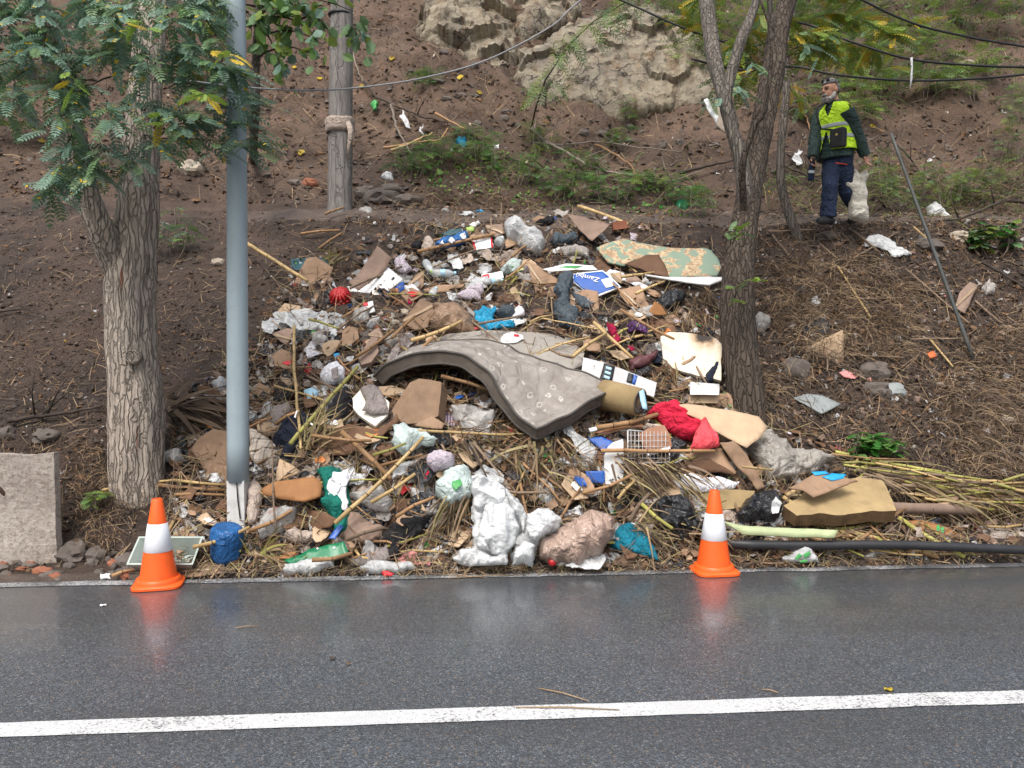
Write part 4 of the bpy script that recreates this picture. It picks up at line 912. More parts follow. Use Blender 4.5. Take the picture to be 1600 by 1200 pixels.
# ------------------------------------------------------------------ the rubbish, piece by piece
CB, CP, CO, CG, CD = 'cardboard', 'cardboard_pale', 'cardboard_orange', 'cardboard_grey', 'cardboard_dark'
flat = dict(cr=.006, fr=3, th=.007, n=12, rag=.006)
cloth = dict(cr=.035, fr=7, fold=None, n=32, th=.006, rag=.02, conf=.5)
bag = dict(cr=.05, fr=6.5, bulge=.085, n=34, th=.01, solid=True, rag=.03, conf=.3)
film = dict(cr=.05, fr=6, n=36, th=.002, rag=.035, conf=.5, bulge=0, fold=(.03, 34, .8))
def I(name, label, cat, mt, ol, base, **k):
    d = dict(base); d.update(k); o_ = item(name, label, cat, ol, mt, **d)
    if name == 'cardboard_sheet' and len(ol) > 3 and 'curl' not in k:      # parcel tape and a torn edge on the boards
        cx = sum(p[0] for p in ol) / len(ol); cy = sum(p[1] for p in ol) / len(ol); a, b_ = ol[0], ol[len(ol) // 2]; dx, dy = b_[0] - a[0], b_[1] - a[1]; l_ = math.hypot(dx, dy); nx_, ny_ = -dy / l_ * 2.2, dx / l_ * 2.2
        q_ = [(a[0] * .88 + cx * .12 + nx_, a[1] * .88 + cy * .12 + ny_), (b_[0] * .85 + cx * .15 + nx_, b_[1] * .85 + cy * .15 + ny_), (b_[0] * .85 + cx * .15 - nx_, b_[1] * .85 + cy * .15 - ny_), (a[0] * .88 + cx * .12 - nx_, a[1] * .88 + cy * .12 - ny_)]
        item('tape_strip', None, None, q_, 'cardboard_tape', frame=FR[o_.name], lift=.009, parent=o_, th=.002, cr=.004, n=10, rag=.002)
    return o_

mat('cardboard_tape', (.34, .24, .15), .3, .15, 5, .1, 60, .5, .3, (.15, .1, .06))
I('plastic_tray', 'dark teal flat plastic tray at the upper edge of the heap', 'tray', 'teal_plastic', [(455, 403), (500, 402), (514, 405), (513, 419), (462, 422), (456, 415)], flat, th=.04, lift=.03, pitch=62)
I('cardboard_sheet', 'brown cardboard sheet with a curled corner beside the teal tray', 'cardboard', CB, [(454, 441), (480, 410), (495, 406), (522, 423), (512, 436), (500, 448), (487, 461)], flat, lift=.07, curl=lambda u, v: .16 * max(0, u) * max(0, u) * 6 + .05 * math.sin(v * 9))
t = I('open_carton', 'open carton with white inside, brown flap and blue printed edge', 'carton', 'white_plastic', [(542, 447), (560, 450), (606, 417), (630, 436), (585, 473), (557, 473)], flat, lift=.08, pitch=44, cr=.008)
F = FR[t.name]
item('flap', None, None, [(545, 441), (592, 397), (614, 410), (604, 420), (561, 452)], CG, frame=F, lift=.012, parent=t, th=.007, cr=.008, n=10, curl=lambda u, v: .35 * max(0, v - .12))
item('printed_edge', None, None, [(585, 473), (630, 439), (632, 451), (588, 482)], 'print_blue', frame=F, lift=.006, parent=t, th=.02, cr=.004, n=8)
item('print_mark', None, None, [(606, 461), (612, 452), (622, 451), (624, 455), (614, 460)], 'print_orange', frame=F, lift=.012, parent=t, th=.002, cr=0, n=6)
for q in [(592, 433), (614, 435), (565, 459), (576, 467)]: item('slot', None, None, [(q[0] - 3, q[1] + 1), (q[0] + 1, q[1] - 3), (q[0] + 3, q[1] - 1), (q[0] - 1, q[1] + 2)], 'ink_black', frame=F, lift=.011, parent=t, th=.003, cr=0, n=4, rag=0)
I('cloth_bundle', 'small pale lilac cloth bundle beside the open carton', 'cloth', 'lilac_cloth', [(615, 408), (625, 402), (640, 412), (645, 422), (632, 428), (616, 422)], bag, bulge=.06, cr=.02)
I('cloth_scrap', 'pale cloth strip above the lilac bundle', 'cloth', 'white_cloth', [(618, 398), (632, 396), (640, 402), (628, 405)], cloth, n=12)
rc = G(533, 470)[0] + NB * .06
mb = MB()
for k in range(14):
    a = k * 2 * math.pi / 14; ax = NB; a0 = ax.orthogonal().normalized(); b0 = ax.cross(a0); dr = a0 * math.cos(a) + b0 * math.sin(a)
    mb.tube([rc + ax * .05, rc + ax * .06 + dr * .05, rc + ax * .03 + dr * .085, rc - ax * .02 + dr * .1], [.012, .014, .014, .009], 6)
mb.lathe([(.02, .07), (.035, .055), (.03, .04)], rc, NB, 14); mb.lathe([(.09, -.03), (.108, -.02), (.1, .0), (.085, -.01)], rc, NB, 24)
mb.link('ribbed_basket', ['red_plastic'], label='red ribbed plastic lid lying under the open carton', cat='lid')
I('plastic_sheet', 'large crumpled white and mint plastic sheet spread over the soil', 'plastic sheet', 'white_film', [(405, 503), (413, 492), (428, 484), (450, 478), (480, 475), (500, 485), (520, 492), (536, 496), (543, 515), (536, 530), (525, 542), (512, 527), (492, 519), (467, 512), (452, 507), (437, 499), (421, 513), (410, 510)], film, lift=.12, fr=5, cr=.06, n=44, rag=.025)
I('cardboard_sheet', 'torn brown cardboard under the spread plastic sheet', 'cardboard', CG, [(425, 522), (450, 512), (480, 521), (483, 538), (460, 546), (440, 535)], flat, lift=.04)
I('clear_bag', 'clear crumpled bag under the hem of the mint sheet', 'bag', 'clear_film', [(482, 520), (500, 516), (513, 530), (510, 542), (490, 540)], bag, bulge=.05, n=16)
I('small_carton', 'small crushed brown carton beside the mint sheet', 'carton', CB, [(535, 518), (545, 510), (559, 512), (561, 528), (546, 540), (534, 540)], flat, th=.06, lift=.08)
I('clear_bag', 'small clear tangled bag below the red lid', 'bag', 'clear_film', [(552, 488), (566, 480), (578, 484), (574, 502), (560, 506), (549, 500)], bag, bulge=.04, n=16)
t = I('folded_leaflet', 'white and red folded packet beneath the open carton', 'packet', 'white_plastic', [(567, 474), (582, 470), (586, 486), (577, 490), (574, 480), (568, 478)], flat, lift=.1, n=8)
item('red_corner', None, None, [(567, 473), (575, 471), (576, 477), (568, 478)], 'print_red', frame=FR[t.name], lift=.006, parent=t, th=.003, cr=0, n=5)
I('cardboard_sheet', 'square orange brown cardboard beside the crumpled brown wrap', 'cardboard', CB, [(627, 502), (657, 467), (679, 475), (667, 512), (650, 516)], flat, lift=.12, pitch=48)
I('crumpled_wrap', 'large crumpled translucent brown wrap in the middle of the heap', 'wrap', 'brown_film', [(664, 516), (668, 498), (676, 482), (694, 474), (712, 470), (735, 490), (748, 521), (726, 526), (695, 521)], bag, bulge=.14, cr=.06, fr=7, lift=.1, n=34)
I('turquoise_bag', 'bright turquoise plastic bag draped behind the flat mattress', 'bag', 'cyan_film', [(742, 483), (755, 475), (777, 476), (771, 497), (804, 496), (806, 510), (765, 511), (757, 522), (750, 517), (746, 500)], film, lift=.14, n=24, bulge=.03)
I('dark_shoe', 'dark grey shoe lying in the fold of the turquoise bag', 'shoe', 'slate_cloth', [(772, 486), (785, 477), (803, 474), (806, 488), (795, 495), (776, 495)], bag, bulge=.08, n=14, cr=.008, lift=.12)
I('cushion', 'pale square padded cushion behind the crumpled brown wrap', 'cushion', 'lilac_cloth', [(710, 463), (732, 446), (757, 442), (753, 456), (749, 468), (730, 466)], bag, bulge=.05, cr=.012, lift=.08, n=18)
I('white_bag', 'big bulging white bag standing out on the crest of the heap', 'bag', 'white_film', [(790, 346), (799, 338), (812, 343), (826, 351), (848, 363), (853, 382), (845, 402), (833, 402), (818, 394), (800, 381), (788, 363)], bag, bulge=.17, cr=.09, fr=4.6, lift=.1, n=50, pitch=25, fold=(.025, 26, .9))
I('rubber_mound', 'dark folded rubber mat on the crest beside the big white bag', 'mat', 'black_cloth', [(834, 352), (845, 344), (865, 340), (869, 350), (846, 358)], bag, bulge=.06, n=14)
I('foil_scrap', 'pale grey foil scrap on the crest above the cardboard', 'scrap', 'grey_film', [(866, 335), (874, 331), (886, 335), (884, 342), (870, 344)], film, n=12)
I('cardboard_sheet', 'folded grey brown cardboard on the crest behind the rug', 'cardboard', CG, [(886, 342), (915, 341), (934, 347), (953, 357), (944, 365), (925, 377), (905, 362)], flat, lift=.12, curl=lambda u, v: .25 * abs(u))
t = empty('brick_block', G(967, 365)[0] + NB * .05, 'reddish brown box lying at the crest behind the rug', 'box')
mb = MB(); mb.box(WL[t.name] + Vector((0, 0, .05)), .16, .1, .09, rot=Matrix.Rotation(R(-8), 3, 'Y')); mb.link('block', ['brick_red'], parent=t, smooth=False)
I('cloth_bundle', 'faded blue grey garment bundled on the crest right of the big white bag', 'cloth', 'slate_cloth', [(860, 378), (868, 367), (884, 366), (900, 364), (906, 375), (895, 381), (866, 386)], bag, bulge=.07, cr=.03, lift=.1)
I('grey_bag', 'grey crumpled bag on the crest below the blue grey garment', 'bag', 'grey_film', [(873, 392), (885, 383), (905, 380), (922, 390), (922, 402), (900, 400), (880, 402)], bag, bulge=.06, lift=.08)
# folded patterned rug with brown turned back corner and white board beneath
I('white_board', 'long white board sticking out under the patterned rug', 'board', 'white_plastic', [(1005, 428), (1040, 433), (1130, 432), (1131, 436), (1108, 444), (1050, 437)], flat, lift=.2, pitch=62, th=.02)
t = I('patterned_rug', 'green and beige patterned rug draped over the top of the heap', 'rug', 'rug_pattern', [(932, 388), (950, 380), (974, 372), (1010, 377), (1050, 382), (1096, 382), (1112, 388), (1123, 400), (1128, 414), (1122, 428), (1085, 430), (1046, 433), (1038, 414), (1030, 399), (1010, 399), (975, 413), (950, 408)], flat, th=.02, lift=.24, pitch=45, cr=.03, fr=2.4, n=34, conf=.15)
item('turned_corner', None, None, [(1010, 400), (1030, 398), (1039, 414), (1046, 434), (1016, 427), (976, 413)], CD, frame=FR[t.name], lift=.03, parent=t, th=.012, cr=.02, n=14, lbl='dark brown backing of the turned back corner')
I('cardboard_sheet', 'tall brown cardboard standing behind the dark grey garment', 'cardboard', CB, [(822, 408), (840, 415), (871, 436), (871, 477), (841, 480), (836, 452)], flat, lift=.1, pitch=30)
I('cardboard_sheet', 'brown cardboard under the blue printed carton', 'cardboard', CB, [(885, 462), (915, 452), (935, 455), (936, 488), (922, 488), (912, 481), (890, 486)], flat, lift=.1, pitch=30)
t = I('printed_sheet', 'white sheet with a dark green panel above the blue printed carton', 'lid', 'white_plastic', [(848, 421), (884, 412), (926, 414), (934, 421), (900, 421), (862, 424)], flat, lift=.16, pitch=60, n=10)
item('green_panel', None, None, [(872, 418), (886, 415), (912, 415), (900, 419)], 'print_green', frame=FR[t.name], lift=.006, parent=t, th=.002, cr=0, n=6)
t = I('blue_carton', 'blue printed carton lying upside down with white edges and lettering', 'carton', 'print_white', [(895, 428), (942, 422), (953, 431), (971, 448), (922, 468), (910, 452), (896, 441)], flat, lift=.24, pitch=40, yaw=-6, th=.012, cr=.004, n=14)
F = FR[t.name]
item('printed_face', None, None, [(896, 429), (941, 424), (951, 432), (967, 447), (922, 464), (911, 451), (897, 440)], 'print_blue', frame=F, lift=.006, parent=t, th=.003, cr=.003, n=14, rag=.002, fr=3)
item('white_label', None, None, [(939, 437), (954, 433), (961, 446), (947, 450)], 'print_white', frame=F, lift=.011, parent=t, th=.002, cr=0, n=5, rag=0)
text(t, F, 'Zambú', 918, 434.5, .088, 'print_white', 160, .014)
I('dark_garment', 'dark slate grey garment twisted in front of the blue printed carton', 'garment', 'slate_cloth', [(876, 423), (888, 419), (897, 424), (897, 440), (888, 452), (892, 475), (902, 480), (907, 505), (925, 523), (907, 524), (890, 520), (874, 515), (864, 490), (867, 475), (870, 462), (865, 442)], bag, lift=.2, bulge=.1, cr=.03, fold=(.035, 55, .35), n=40, pitch=30)
I('dark_cloth', 'dark slate strip of cloth under the blue printed carton', 'cloth', 'slate_cloth', [(890, 448), (908, 452), (925, 470), (922, 480), (908, 481), (900, 465)], cloth, lift=.22, bulge=.03, n=16, pitch=30)
I('white_cloth', 'white cloth draped below the front of the patterned rug', 'cloth', 'white_cloth', [(943, 421), (955, 411), (975, 414), (997, 420), (1002, 430), (1020, 442), (1005, 443), (985, 432), (970, 425)], cloth, lift=.2, cr=.02, n=20)
I('cardboard_sheet', 'pale brown cardboard below the white cloth and rug', 'cardboard', CB, [(970, 452), (1000, 446), (1016, 480), (1003, 484), (990, 486), (968, 461)], flat, lift=.1, pitch=38)
I('cardboard_sheet', 'small cardboard between the blue carton and the white cloth', 'cardboard', CP, [(953, 427), (970, 425), (973, 443), (962, 440)], flat, lift=.16, n=8)
I('cardboard_sheet', 'orange brown folded cardboard above the purple cloth', 'cardboard', CO, [(1010, 496), (1022, 475), (1034, 478), (1043, 491), (1020, 500)], flat, lift=.14, curl=lambda u, v: .4 * abs(u))
I('paper_bag', 'grey brown crumpled paper bag below the white cloth', 'bag', CG, [(975, 430), (990, 428), (1002, 436), (1000, 446), (978, 446)], bag, bulge=.06, lift=.12, n=14)
I('black_bag', 'black bag hanging beneath the patterned rug', 'bag', 'black_film', [(1024, 476), (1034, 460), (1052, 452), (1073, 458), (1064, 474), (1052, 486), (1036, 486)], bag, bulge=.08, lift=.1)
I('purple_cloth', 'shiny purple cloth lying near the crimson rag', 'cloth', 'purple_cloth', [(974, 508), (984, 498), (994, 492), (1012, 502), (1014, 522), (1000, 514), (986, 515)], cloth, lift=.2, bulge=.05, fold=(.025, 60, .9))
I('crimson_rag', 'crimson rag hanging left of the purple cloth', 'rag', 'crimson_cloth', [(949, 500), (959, 501), (965, 510), (971, 527), (961, 538), (955, 522)], cloth, lift=.2, bulge=.04, fold=(.02, 60, .5))
I('crimson_scrap', 'tiny crimson scrap below the purple cloth', 'scrap', 'crimson_cloth', [(985, 530), (991, 528), (994, 537), (988, 540)], cloth, lift=.2, n=8)
I('burnt_board', 'white scorched foam board leaning near the forked tree', 'board', 'burnt_board', [(1032, 527), (1046, 519), (1080, 521), (1116, 527), (1128, 538), (1126, 596), (1090, 588), (1050, 576), (1036, 560)], flat, lift=.16, pitch=34, th=.035, cr=.02, fr=2.5, n=28)
I('trouser_leg', 'dark navy strip of cloth draped over the scorched board', 'cloth', 'navy_cloth', [(1096, 598), (1106, 578), (1119, 560), (1126, 562), (1118, 582), (1106, 602)], bag, lift=.21, bulge=.04, n=18, pitch=34, cr=.01)
I('white_wrapper', 'creased white wrapper between scorched board and tree trunk', 'wrapper', 'white_film', [(1133, 542), (1140, 539), (1148, 564), (1145, 593), (1130, 590), (1136, 566)], film, lift=.16, n=18)
t = I('white_box', 'white topped cardboard box below the scorched board', 'box', 'white_plastic', [(1078, 597), (1124, 600), (1124, 617), (1078, 616)], flat, lift=.14, pitch=60, n=6)
item('box_front', None, None, [(1078, 616), (1124, 617), (1122, 630), (1076, 630)], CP, pitch=10, lift=.16, parent=t, th=.12, cr=.004, n=6, rag=.004)
t = I('striped_carton', 'pale grey box with black printed bands behind the flowered mattress', 'box', 'white_metal', [(912, 559), (945, 567), (1026, 598), (1022, 620), (975, 605), (908, 582)], flat, lift=.26, pitch=22, yaw=-8, th=.14, cr=.006, n=14, mats=['white_metal', CG], edge=1)
F = FR[t.name]
item('print_band', None, None, [(944, 567), (961, 573), (956, 597), (937, 592)], 'ink_black', frame=F, lift=.008, parent=t, th=.003, cr=0, n=6, rag=.002)
for k in range(3): item('print_mark', None, None, [(947 - k * 1.5, 572 + k * 7), (956 - k * 1.5, 575 + k * 7), (955 - k * 1.5, 579 + k * 7), (946 - k * 1.5, 576 + k * 7)], 'pale_blue', frame=F, lift=.013, parent=t, th=.003, cr=0, n=4, rag=.001)
item('print_band', None, None, [(982, 582), (990, 585), (987, 599), (979, 596)], 'ink_black', frame=F, lift=.008, parent=t, th=.003, cr=0, n=5, rag=.002)
item('print_band', None, None, [(990, 585), (996, 587), (992, 601), (987, 599)], 'print_blue', frame=F, lift=.008, parent=t, th=.003, cr=0, n=5, rag=.002)
I('maroon_cushion', 'dull maroon leather piece behind the pale striped box', 'cushion', 'maroon_leather', [(984, 562), (1010, 550), (1032, 545), (1022, 557), (1007, 568), (986, 577)], bag, bulge=.04, lift=.14, cr=.01)
t = I('paper_plate', 'white and red paper plate lying on the flat foam mattress', 'plate', 'white_plastic', [(781, 529), (788, 522), (801, 519), (817, 523), (819, 529), (808, 535), (790, 536), (782, 534)], flat, lift=.012, frame=FR['foam_mattress'], n=10)
item('red_print', None, None, [(803, 521), (812, 523), (810, 526), (802, 525)], 'print_red', frame=FR[t.name], lift=.005, parent=t, th=.002, cr=0, n=5)
I('white_cloth', 'white crumpled cloth at the head of the arched mattress', 'cloth', 'white_cloth', [(702, 521), (722, 517), (734, 528), (736, 533), (718, 530), (704, 532)], cloth, depth=6.85, lift=.05, n=16)
I('grey_cloth', 'long grey rag hanging left of the arched mattress', 'cloth', 'grey_cloth', [(605, 560), (615, 535), (632, 515), (648, 518), (645, 532), (628, 548), (612, 566)], cloth, lift=.16, fold=(.03, 50, .6))
# flowered cushion roll with round end on the right of the mattress
rp = [at(944, 617, 6.42), at(972, 622, 6.3), at(1000, 628, 6.2)]
t = empty('rolled_cushion', rp[1] - Vector((0, 0, .1)), 'rolled grey green cushion with a round end beside the mattress', 'cushion')
mb = MB(); mb.tube([rp[0], rp[1], rp[2]], [.13, .12, .105], 20, jit=lambda i, k, p: 1 + .08 * noise.noise(p * 9)); mb.link('roll', ['yellow_foam'], parent=t)
ax = (rp[2] - rp[0]).normalized(); mb = MB(); mb.lathe([(.1, .0), (.085, .012), (.08, .002), (.06, .012), (.05, -.01), (.02, -.03), (.005, -.035)], rp[2], ax, 22, mfn=lambda i: i % 2); mb.link('round_end', ['mattress_side', 'black_cloth'], parent=t)
I('net_strip', 'pale meshed strip beside the rolled cushion', 'strip', 'pale_blue', [(998, 612), (1005, 608), (1010, 626), (1011, 640), (1004, 638)], flat, depth=6.2, lift=.09, n=8)
I('jacket', 'black navy sports jacket with white stripes left of the plank', 'jacket', 'navy_cloth', [(422, 682), (437, 655), (465, 637), (482, 647), (497, 660), (484, 682), (466, 700), (452, 722), (437, 712), (440, 695), (428, 692)], bag, bulge=.1, cr=.03, fold=(.03, 45, .8), lift=.14, n=36)
F = FR['jacket']
for ol in ([(459, 651), (463, 640), (465, 641), (461, 653)], [(477, 664), (484, 660), (493, 668), (491, 671), (484, 664)]): item('stripe', None, None, ol, 'print_white', frame=F, lift=.17, parent=bpy.data.objects['jacket'], th=.004, cr=.01, n=6)
I('plaid_cloth', 'beige plaid cloth with dark checks hanging beside the lamp post', 'cloth', 'plaid_cloth', [(384, 664), (400, 665), (420, 684), (437, 702), (441, 720), (426, 738), (402, 727), (385, 708)], cloth, lift=.16, bulge=.06, cr=.03, fold=(.02, 30, .7))
I('cardboard_trough', 'long brown cardboard bent like a trough below the jacket', 'cardboard', CD, [(494, 711), (496, 682), (520, 672), (543, 662), (588, 672), (605, 662), (620, 645), (624, 657), (596, 682), (565, 702), (541, 713)], flat, lift=.16, pitch=22, cr=.012, fr=3, n=22, curl=lambda u, v: .9 * v * v - .25 * u * u)
t = I('cardboard_box', 'large tan cardboard box standing under the mattress arch', 'box', CB, [(612, 641), (640, 597), (655, 591), (690, 597), (684, 648), (660, 662), (637, 662), (617, 656)], flat, lift=.22, pitch=24, yaw=-14, th=.16, cr=.01, n=18)
item('torn_flap', None, None, [(648, 664), (674, 649), (694, 662), (690, 671), (668, 668)], CB, pitch=30, lift=.2, parent=t, th=.006, cr=.012, n=10)
t = I('foam_tray', 'white foam tray holding a limp brown rag', 'tray', 'white_foam', [(551, 622), (563, 609), (590, 612), (608, 628), (606, 648), (586, 666), (560, 648), (552, 638)], flat, lift=.17, th=.03, n=14)
I('brown_rag', 'limp taupe rag lying in the white foam tray', 'rag', 'grey_cloth', [(562, 604), (578, 602), (592, 607), (602, 625), (607, 645), (585, 648), (566, 643), (571, 630)], cloth, frame=FR['foam_tray'], lift=.03, conf=0, bulge=.03, n=20)
I('white_bag', 'white plastic bag draped below the large tan cardboard box', 'bag', 'mint_film', [(611, 661), (625, 657), (641, 660), (660, 670), (678, 677), (672, 686), (642, 695), (630, 704), (622, 703), (611, 687)], film, lift=.22, bulge=.08, n=28)
I('wooden_board', 'orange brown board end beside the green and white shirt', 'board', CO, [(410, 762), (430, 753), (448, 750), (490, 745), (503, 755), (501, 775), (475, 783), (440, 780), (410, 772)], flat, lift=.17, pitch=30, th=.02)
t = I('football_shirt', 'dark green and white shirt hanging down the front of the heap', 'shirt', 'green_cloth', [(488, 727), (512, 720), (527, 725), (535, 740), (541, 762), (546, 790), (541, 826), (530, 828), (519, 824), (510, 800), (497, 782), (504, 768), (503, 750)], cloth, lift=.2, bulge=.07, fold=(.02, 45, .3), n=32, pitch=25)
item('white_panel', None, None, [(504, 757), (508, 738), (513, 727), (526, 727), (536, 724), (542, 733), (533, 756), (538, 775), (533, 791), (520, 782), (506, 772)], 'white_cloth', frame=FR[t.name], lift=.125, parent=t, th=.004, cr=.03, fr=6, n=26, rag=.012, fold=(.02, 45, .3), conf=.5, bulge=.02)
I('black_garment', 'black wet garment draped low in the heap below the long cane', 'garment', 'black_cloth', [(582, 845), (594, 830), (607, 817), (626, 807), (650, 799), (676, 797), (661, 823), (640, 840), (625, 848), (620, 870), (607, 868), (607, 848), (592, 850)], cloth, lift=.14, bulge=.05, fold=(.025, 40, .6), n=34)
I('black_bag', 'crumpled black plastic left of the white and green bag', 'bag', 'black_film', [(624, 793), (650, 772), (672, 764), (686, 760), (681, 774), (652, 796), (635, 800)], film, lift=.12, cr=.04)
t = I('printed_bag', 'white and green printed bag left of the large translucent bag', 'bag', 'mint_film', [(681, 752), (692, 738), (706, 727), (733, 722), (738, 745), (736, 772), (718, 780), (700, 786), (686, 771)], bag, lift=.16, bulge=.08, n=26)
item('green_print', None, None, [(706, 752), (718, 748), (722, 760), (712, 766), (706, 760)], 'print_green', frame=FR[t.name], lift=.085, parent=t, th=.003, cr=.02, n=8, lbl='faded green print')
t = I('translucent_bag', 'largest white translucent plastic bag slumped at the kerb', 'bag', 'white_film', [(735, 746), (746, 742), (758, 745), (775, 752), (791, 762), (800, 775), (815, 790), (826, 812), (815, 838), (800, 862), (790, 886), (755, 885), (720, 887), (704, 872), (718, 858), (737, 850), (741, 820), (736, 790), (738, 765)], bag, bulge=.1, cr=.09, fr=4.5, lift=.12, n=60, pitch=20, conf=.1, fold=(.03, 22, .3))
F = FR[t.name]
for k, (ol, lf, bl, fd) in enumerate([([(737, 747), (750, 743), (772, 750), (790, 764), (792, 782), (775, 796), (760, 790), (748, 800), (740, 790), (738, 768)], .13, .06, (.035, 30, 1.2)), ([(757, 790), (772, 782), (790, 784), (804, 798), (812, 824), (806, 850), (790, 866), (768, 868), (752, 850), (748, 820)], .16, .09, (.035, 26, .2)), ([(706, 872), (722, 860), (745, 856), (768, 868), (792, 866), (790, 884), (760, 886), (722, 886)], .16, .04, (.03, 34, .1)), ([(786, 762), (800, 774), (816, 792), (826, 812), (818, 832), (808, 812), (796, 794)], .13, .05, (.03, 30, .8)), ([(738, 800), (752, 806), (756, 838), (766, 862), (746, 856), (738, 840), (742, 820)], .18, .04, (.03, 34, .1))]):
    item('bag_fold', None, None, ol, 'white_film', frame=F, lift=lf, parent=t, th=.003, bulge=bl, cr=.05, fr=7, n=30, rag=.02, fold=fd)
t = I('translucent_bag', 'white plastic bag tail slumped between the largest bag and brown sack', 'bag', 'white_film', [(826, 802), (838, 796), (860, 795), (868, 803), (874, 815), (862, 832), (845, 846), (838, 870), (832, 886), (815, 884), (800, 886), (795, 872), (810, 845), (818, 822)], bag, bulge=.08, cr=.08, fr=4.6, lift=.14, n=48, pitch=20, conf=.1, fold=(.03, 24, .7))
F = FR[t.name]
for ol, lf, fd in [([(828, 804), (842, 797), (862, 797), (872, 814), (856, 834), (840, 846), (826, 840), (822, 820)], .14, (.03, 30, .7)), ([(800, 884), (806, 856), (822, 846), (838, 852), (834, 884), (816, 880)], .13, (.03, 40, .1))]:
    item('bag_fold', None, None, ol, 'white_film', frame=F, lift=lf, parent=t, th=.003, bulge=.05, cr=.05, fr=7, n=28, rag=.02, fold=fd)
I('white_cloth', 'white crumpled plastic standing up behind the largest bag', 'bag', 'white_film', [(738, 735), (752, 728), (775, 732), (792, 745), (790, 752), (770, 748), (745, 744)], film, lift=.12)
I('lilac_cloth', 'pale lilac cloth ball caught among the canes', 'cloth', 'lilac_cloth', [(664, 712), (676, 702), (691, 700), (708, 707), (705, 723), (690, 729), (676, 731), (667, 722)], bag, lift=.16, bulge=.07, cr=.03, n=20)
I('red_scrap', 'small bright red scrap under the lilac cloth ball', 'scrap', 'red_cloth', [(660, 727), (666, 722), (672, 738), (662, 740)], cloth, lift=.15, n=8)
t = I('green_box', 'shiny green printed sheet above the white bags at the kerb', 'sheet', 'green_film', [(444, 876), (470, 868), (483, 859), (512, 852), (538, 847), (546, 866), (526, 876), (490, 876), (455, 882)], flat, lift=.12, cr=.015, n=16)
for q in [(496, 857), (522, 856), (532, 868)]: item('white_spot', None, None, [(q[0] - 2, q[1]), (q[0], q[1] - 2), (q[0] + 2, q[1]), (q[0], q[1] + 2)], 'print_white', frame=FR[t.name], lift=.014, parent=t, th=.002, cr=0, n=3, rag=0)
I('orange_board', 'small orange brown board at the kerb beside the green sheet', 'board', 'cardboard_orange', [(435, 872), (446, 862), (464, 862), (455, 874)], flat, lift=.08, n=8)
I('white_bag', 'long white plastic bag lying flat at the kerb below the green sheet', 'bag', 'white_film', [(434, 896), (446, 881), (470, 876), (502, 870), (512, 867), (523, 887), (505, 892), (480, 897), (450, 899)], bag, bulge=.07, lift=.06, cr=.035, n=28, pitch=30)
t = I('white_bag', 'white plastic bag with a red print lying at the kerb', 'bag', 'white_film', [(557, 888), (568, 879), (583, 875), (600, 872), (638, 877), (653, 890), (630, 893), (600, 896), (565, 896)], bag, bulge=.06, lift=.06, cr=.04, n=28, pitch=30)
item('red_print', None, None, [(597, 893), (606, 891), (616, 896), (612, 900), (600, 900)], 'print_red', frame=FR[t.name], lift=.06, parent=t, th=.003, cr=.01, n=6)
I('pink_cloth', 'salmon pink cloth above the white bag at the kerb', 'cloth', 'pink_cloth', [(622, 871), (629, 860), (636, 853), (653, 860), (647, 872), (660, 882), (675, 878), (672, 886), (640, 880)], cloth, lift=.1, n=18)
I('grey_shirt', 'wet beige grey shirt crumpled at the kerb beside black garment', 'shirt', 'grey_cloth', [(543, 878), (560, 866), (573, 860), (590, 852), (606, 846), (608, 868), (590, 876), (563, 881)], cloth, lift=.1, bulge=.04, fold=(.02, 55, .5))
I('paper_sack', 'crumpled brown paper sack below the long yellow cane', 'sack', CG, [(531, 842), (538, 820), (545, 798), (560, 800), (580, 812), (598, 826), (590, 842), (550, 851)], bag, bulge=.05, cr=.04, lift=.08)
I('clear_bag', 'grey clear plastic bag beside the orange board end', 'bag', 'clear_film', [(400, 808), (420, 792), (442, 793), (466, 795), (452, 825), (428, 834), (404, 838)], bag, bulge=.08, lift=.1, cr=.05)
I('offwhite_cloth', 'off white cloth lying below the grey clear bag', 'cloth', 'beige_cloth', [(444, 832), (462, 822), (485, 829), (506, 832), (484, 842), (462, 846), (448, 842)], cloth, lift=.1, bulge=.03)
I('clear_bag', 'clear grey bag tangled behind the thick brown cane', 'bag', 'clear_film', [(544, 776), (560, 765), (580, 762), (596, 765), (613, 780), (602, 796), (575, 790), (551, 786)], bag, bulge=.07, lift=.1, cr=.05)
I('beige_rag', 'beige rag tucked under the thick brown cane', 'rag', 'beige_cloth', [(545, 756), (560, 748), (576, 744), (580, 756), (562, 765), (548, 768)], cloth, lift=.1, n=16)
I('striped_cloth', 'lilac striped cloth beside the large tan cardboard box', 'cloth', 'striped_cloth', [(692, 634), (700, 637), (712, 648), (720, 658), (706, 662), (696, 656)], cloth, lift=.12, n=14)
I('torn_film', 'torn clear plastic tangled with straw below the mattress arch', 'plastic sheet', 'clear_film', [(702, 630), (724, 627), (748, 632), (772, 642), (766, 662), (761, 684), (745, 672), (735, 690), (724, 668), (708, 645)], film, lift=.14, cr=.07, n=30, bulge=.05)
I('blue_strip', 'blue plastic strip under the green and white shirt', 'strip', 'print_blue', [(514, 841), (523, 828), (530, 820), (537, 822), (524, 842)], flat, lift=.16, n=8)
I('orange_packet', 'small orange packet left of the green and white shirt', 'packet', 'orange_plastic', [(413, 792), (426, 785), (436, 788), (434, 797), (420, 800)], bag, bulge=.02, cr=.01, lift=.12, n=10)
I('white_plastic_sheet', 'bright torn white plastic sheet hanging in front of the mattress', 'plastic sheet', 'white_film', [(879, 666), (886, 664), (892, 659), (896, 668), (901, 677), (925, 685), (935, 705), (948, 722), (932, 735), (914, 743), (908, 722), (897, 690), (884, 674)], film, lift=.2, cr=.04, n=30, pitch=15)
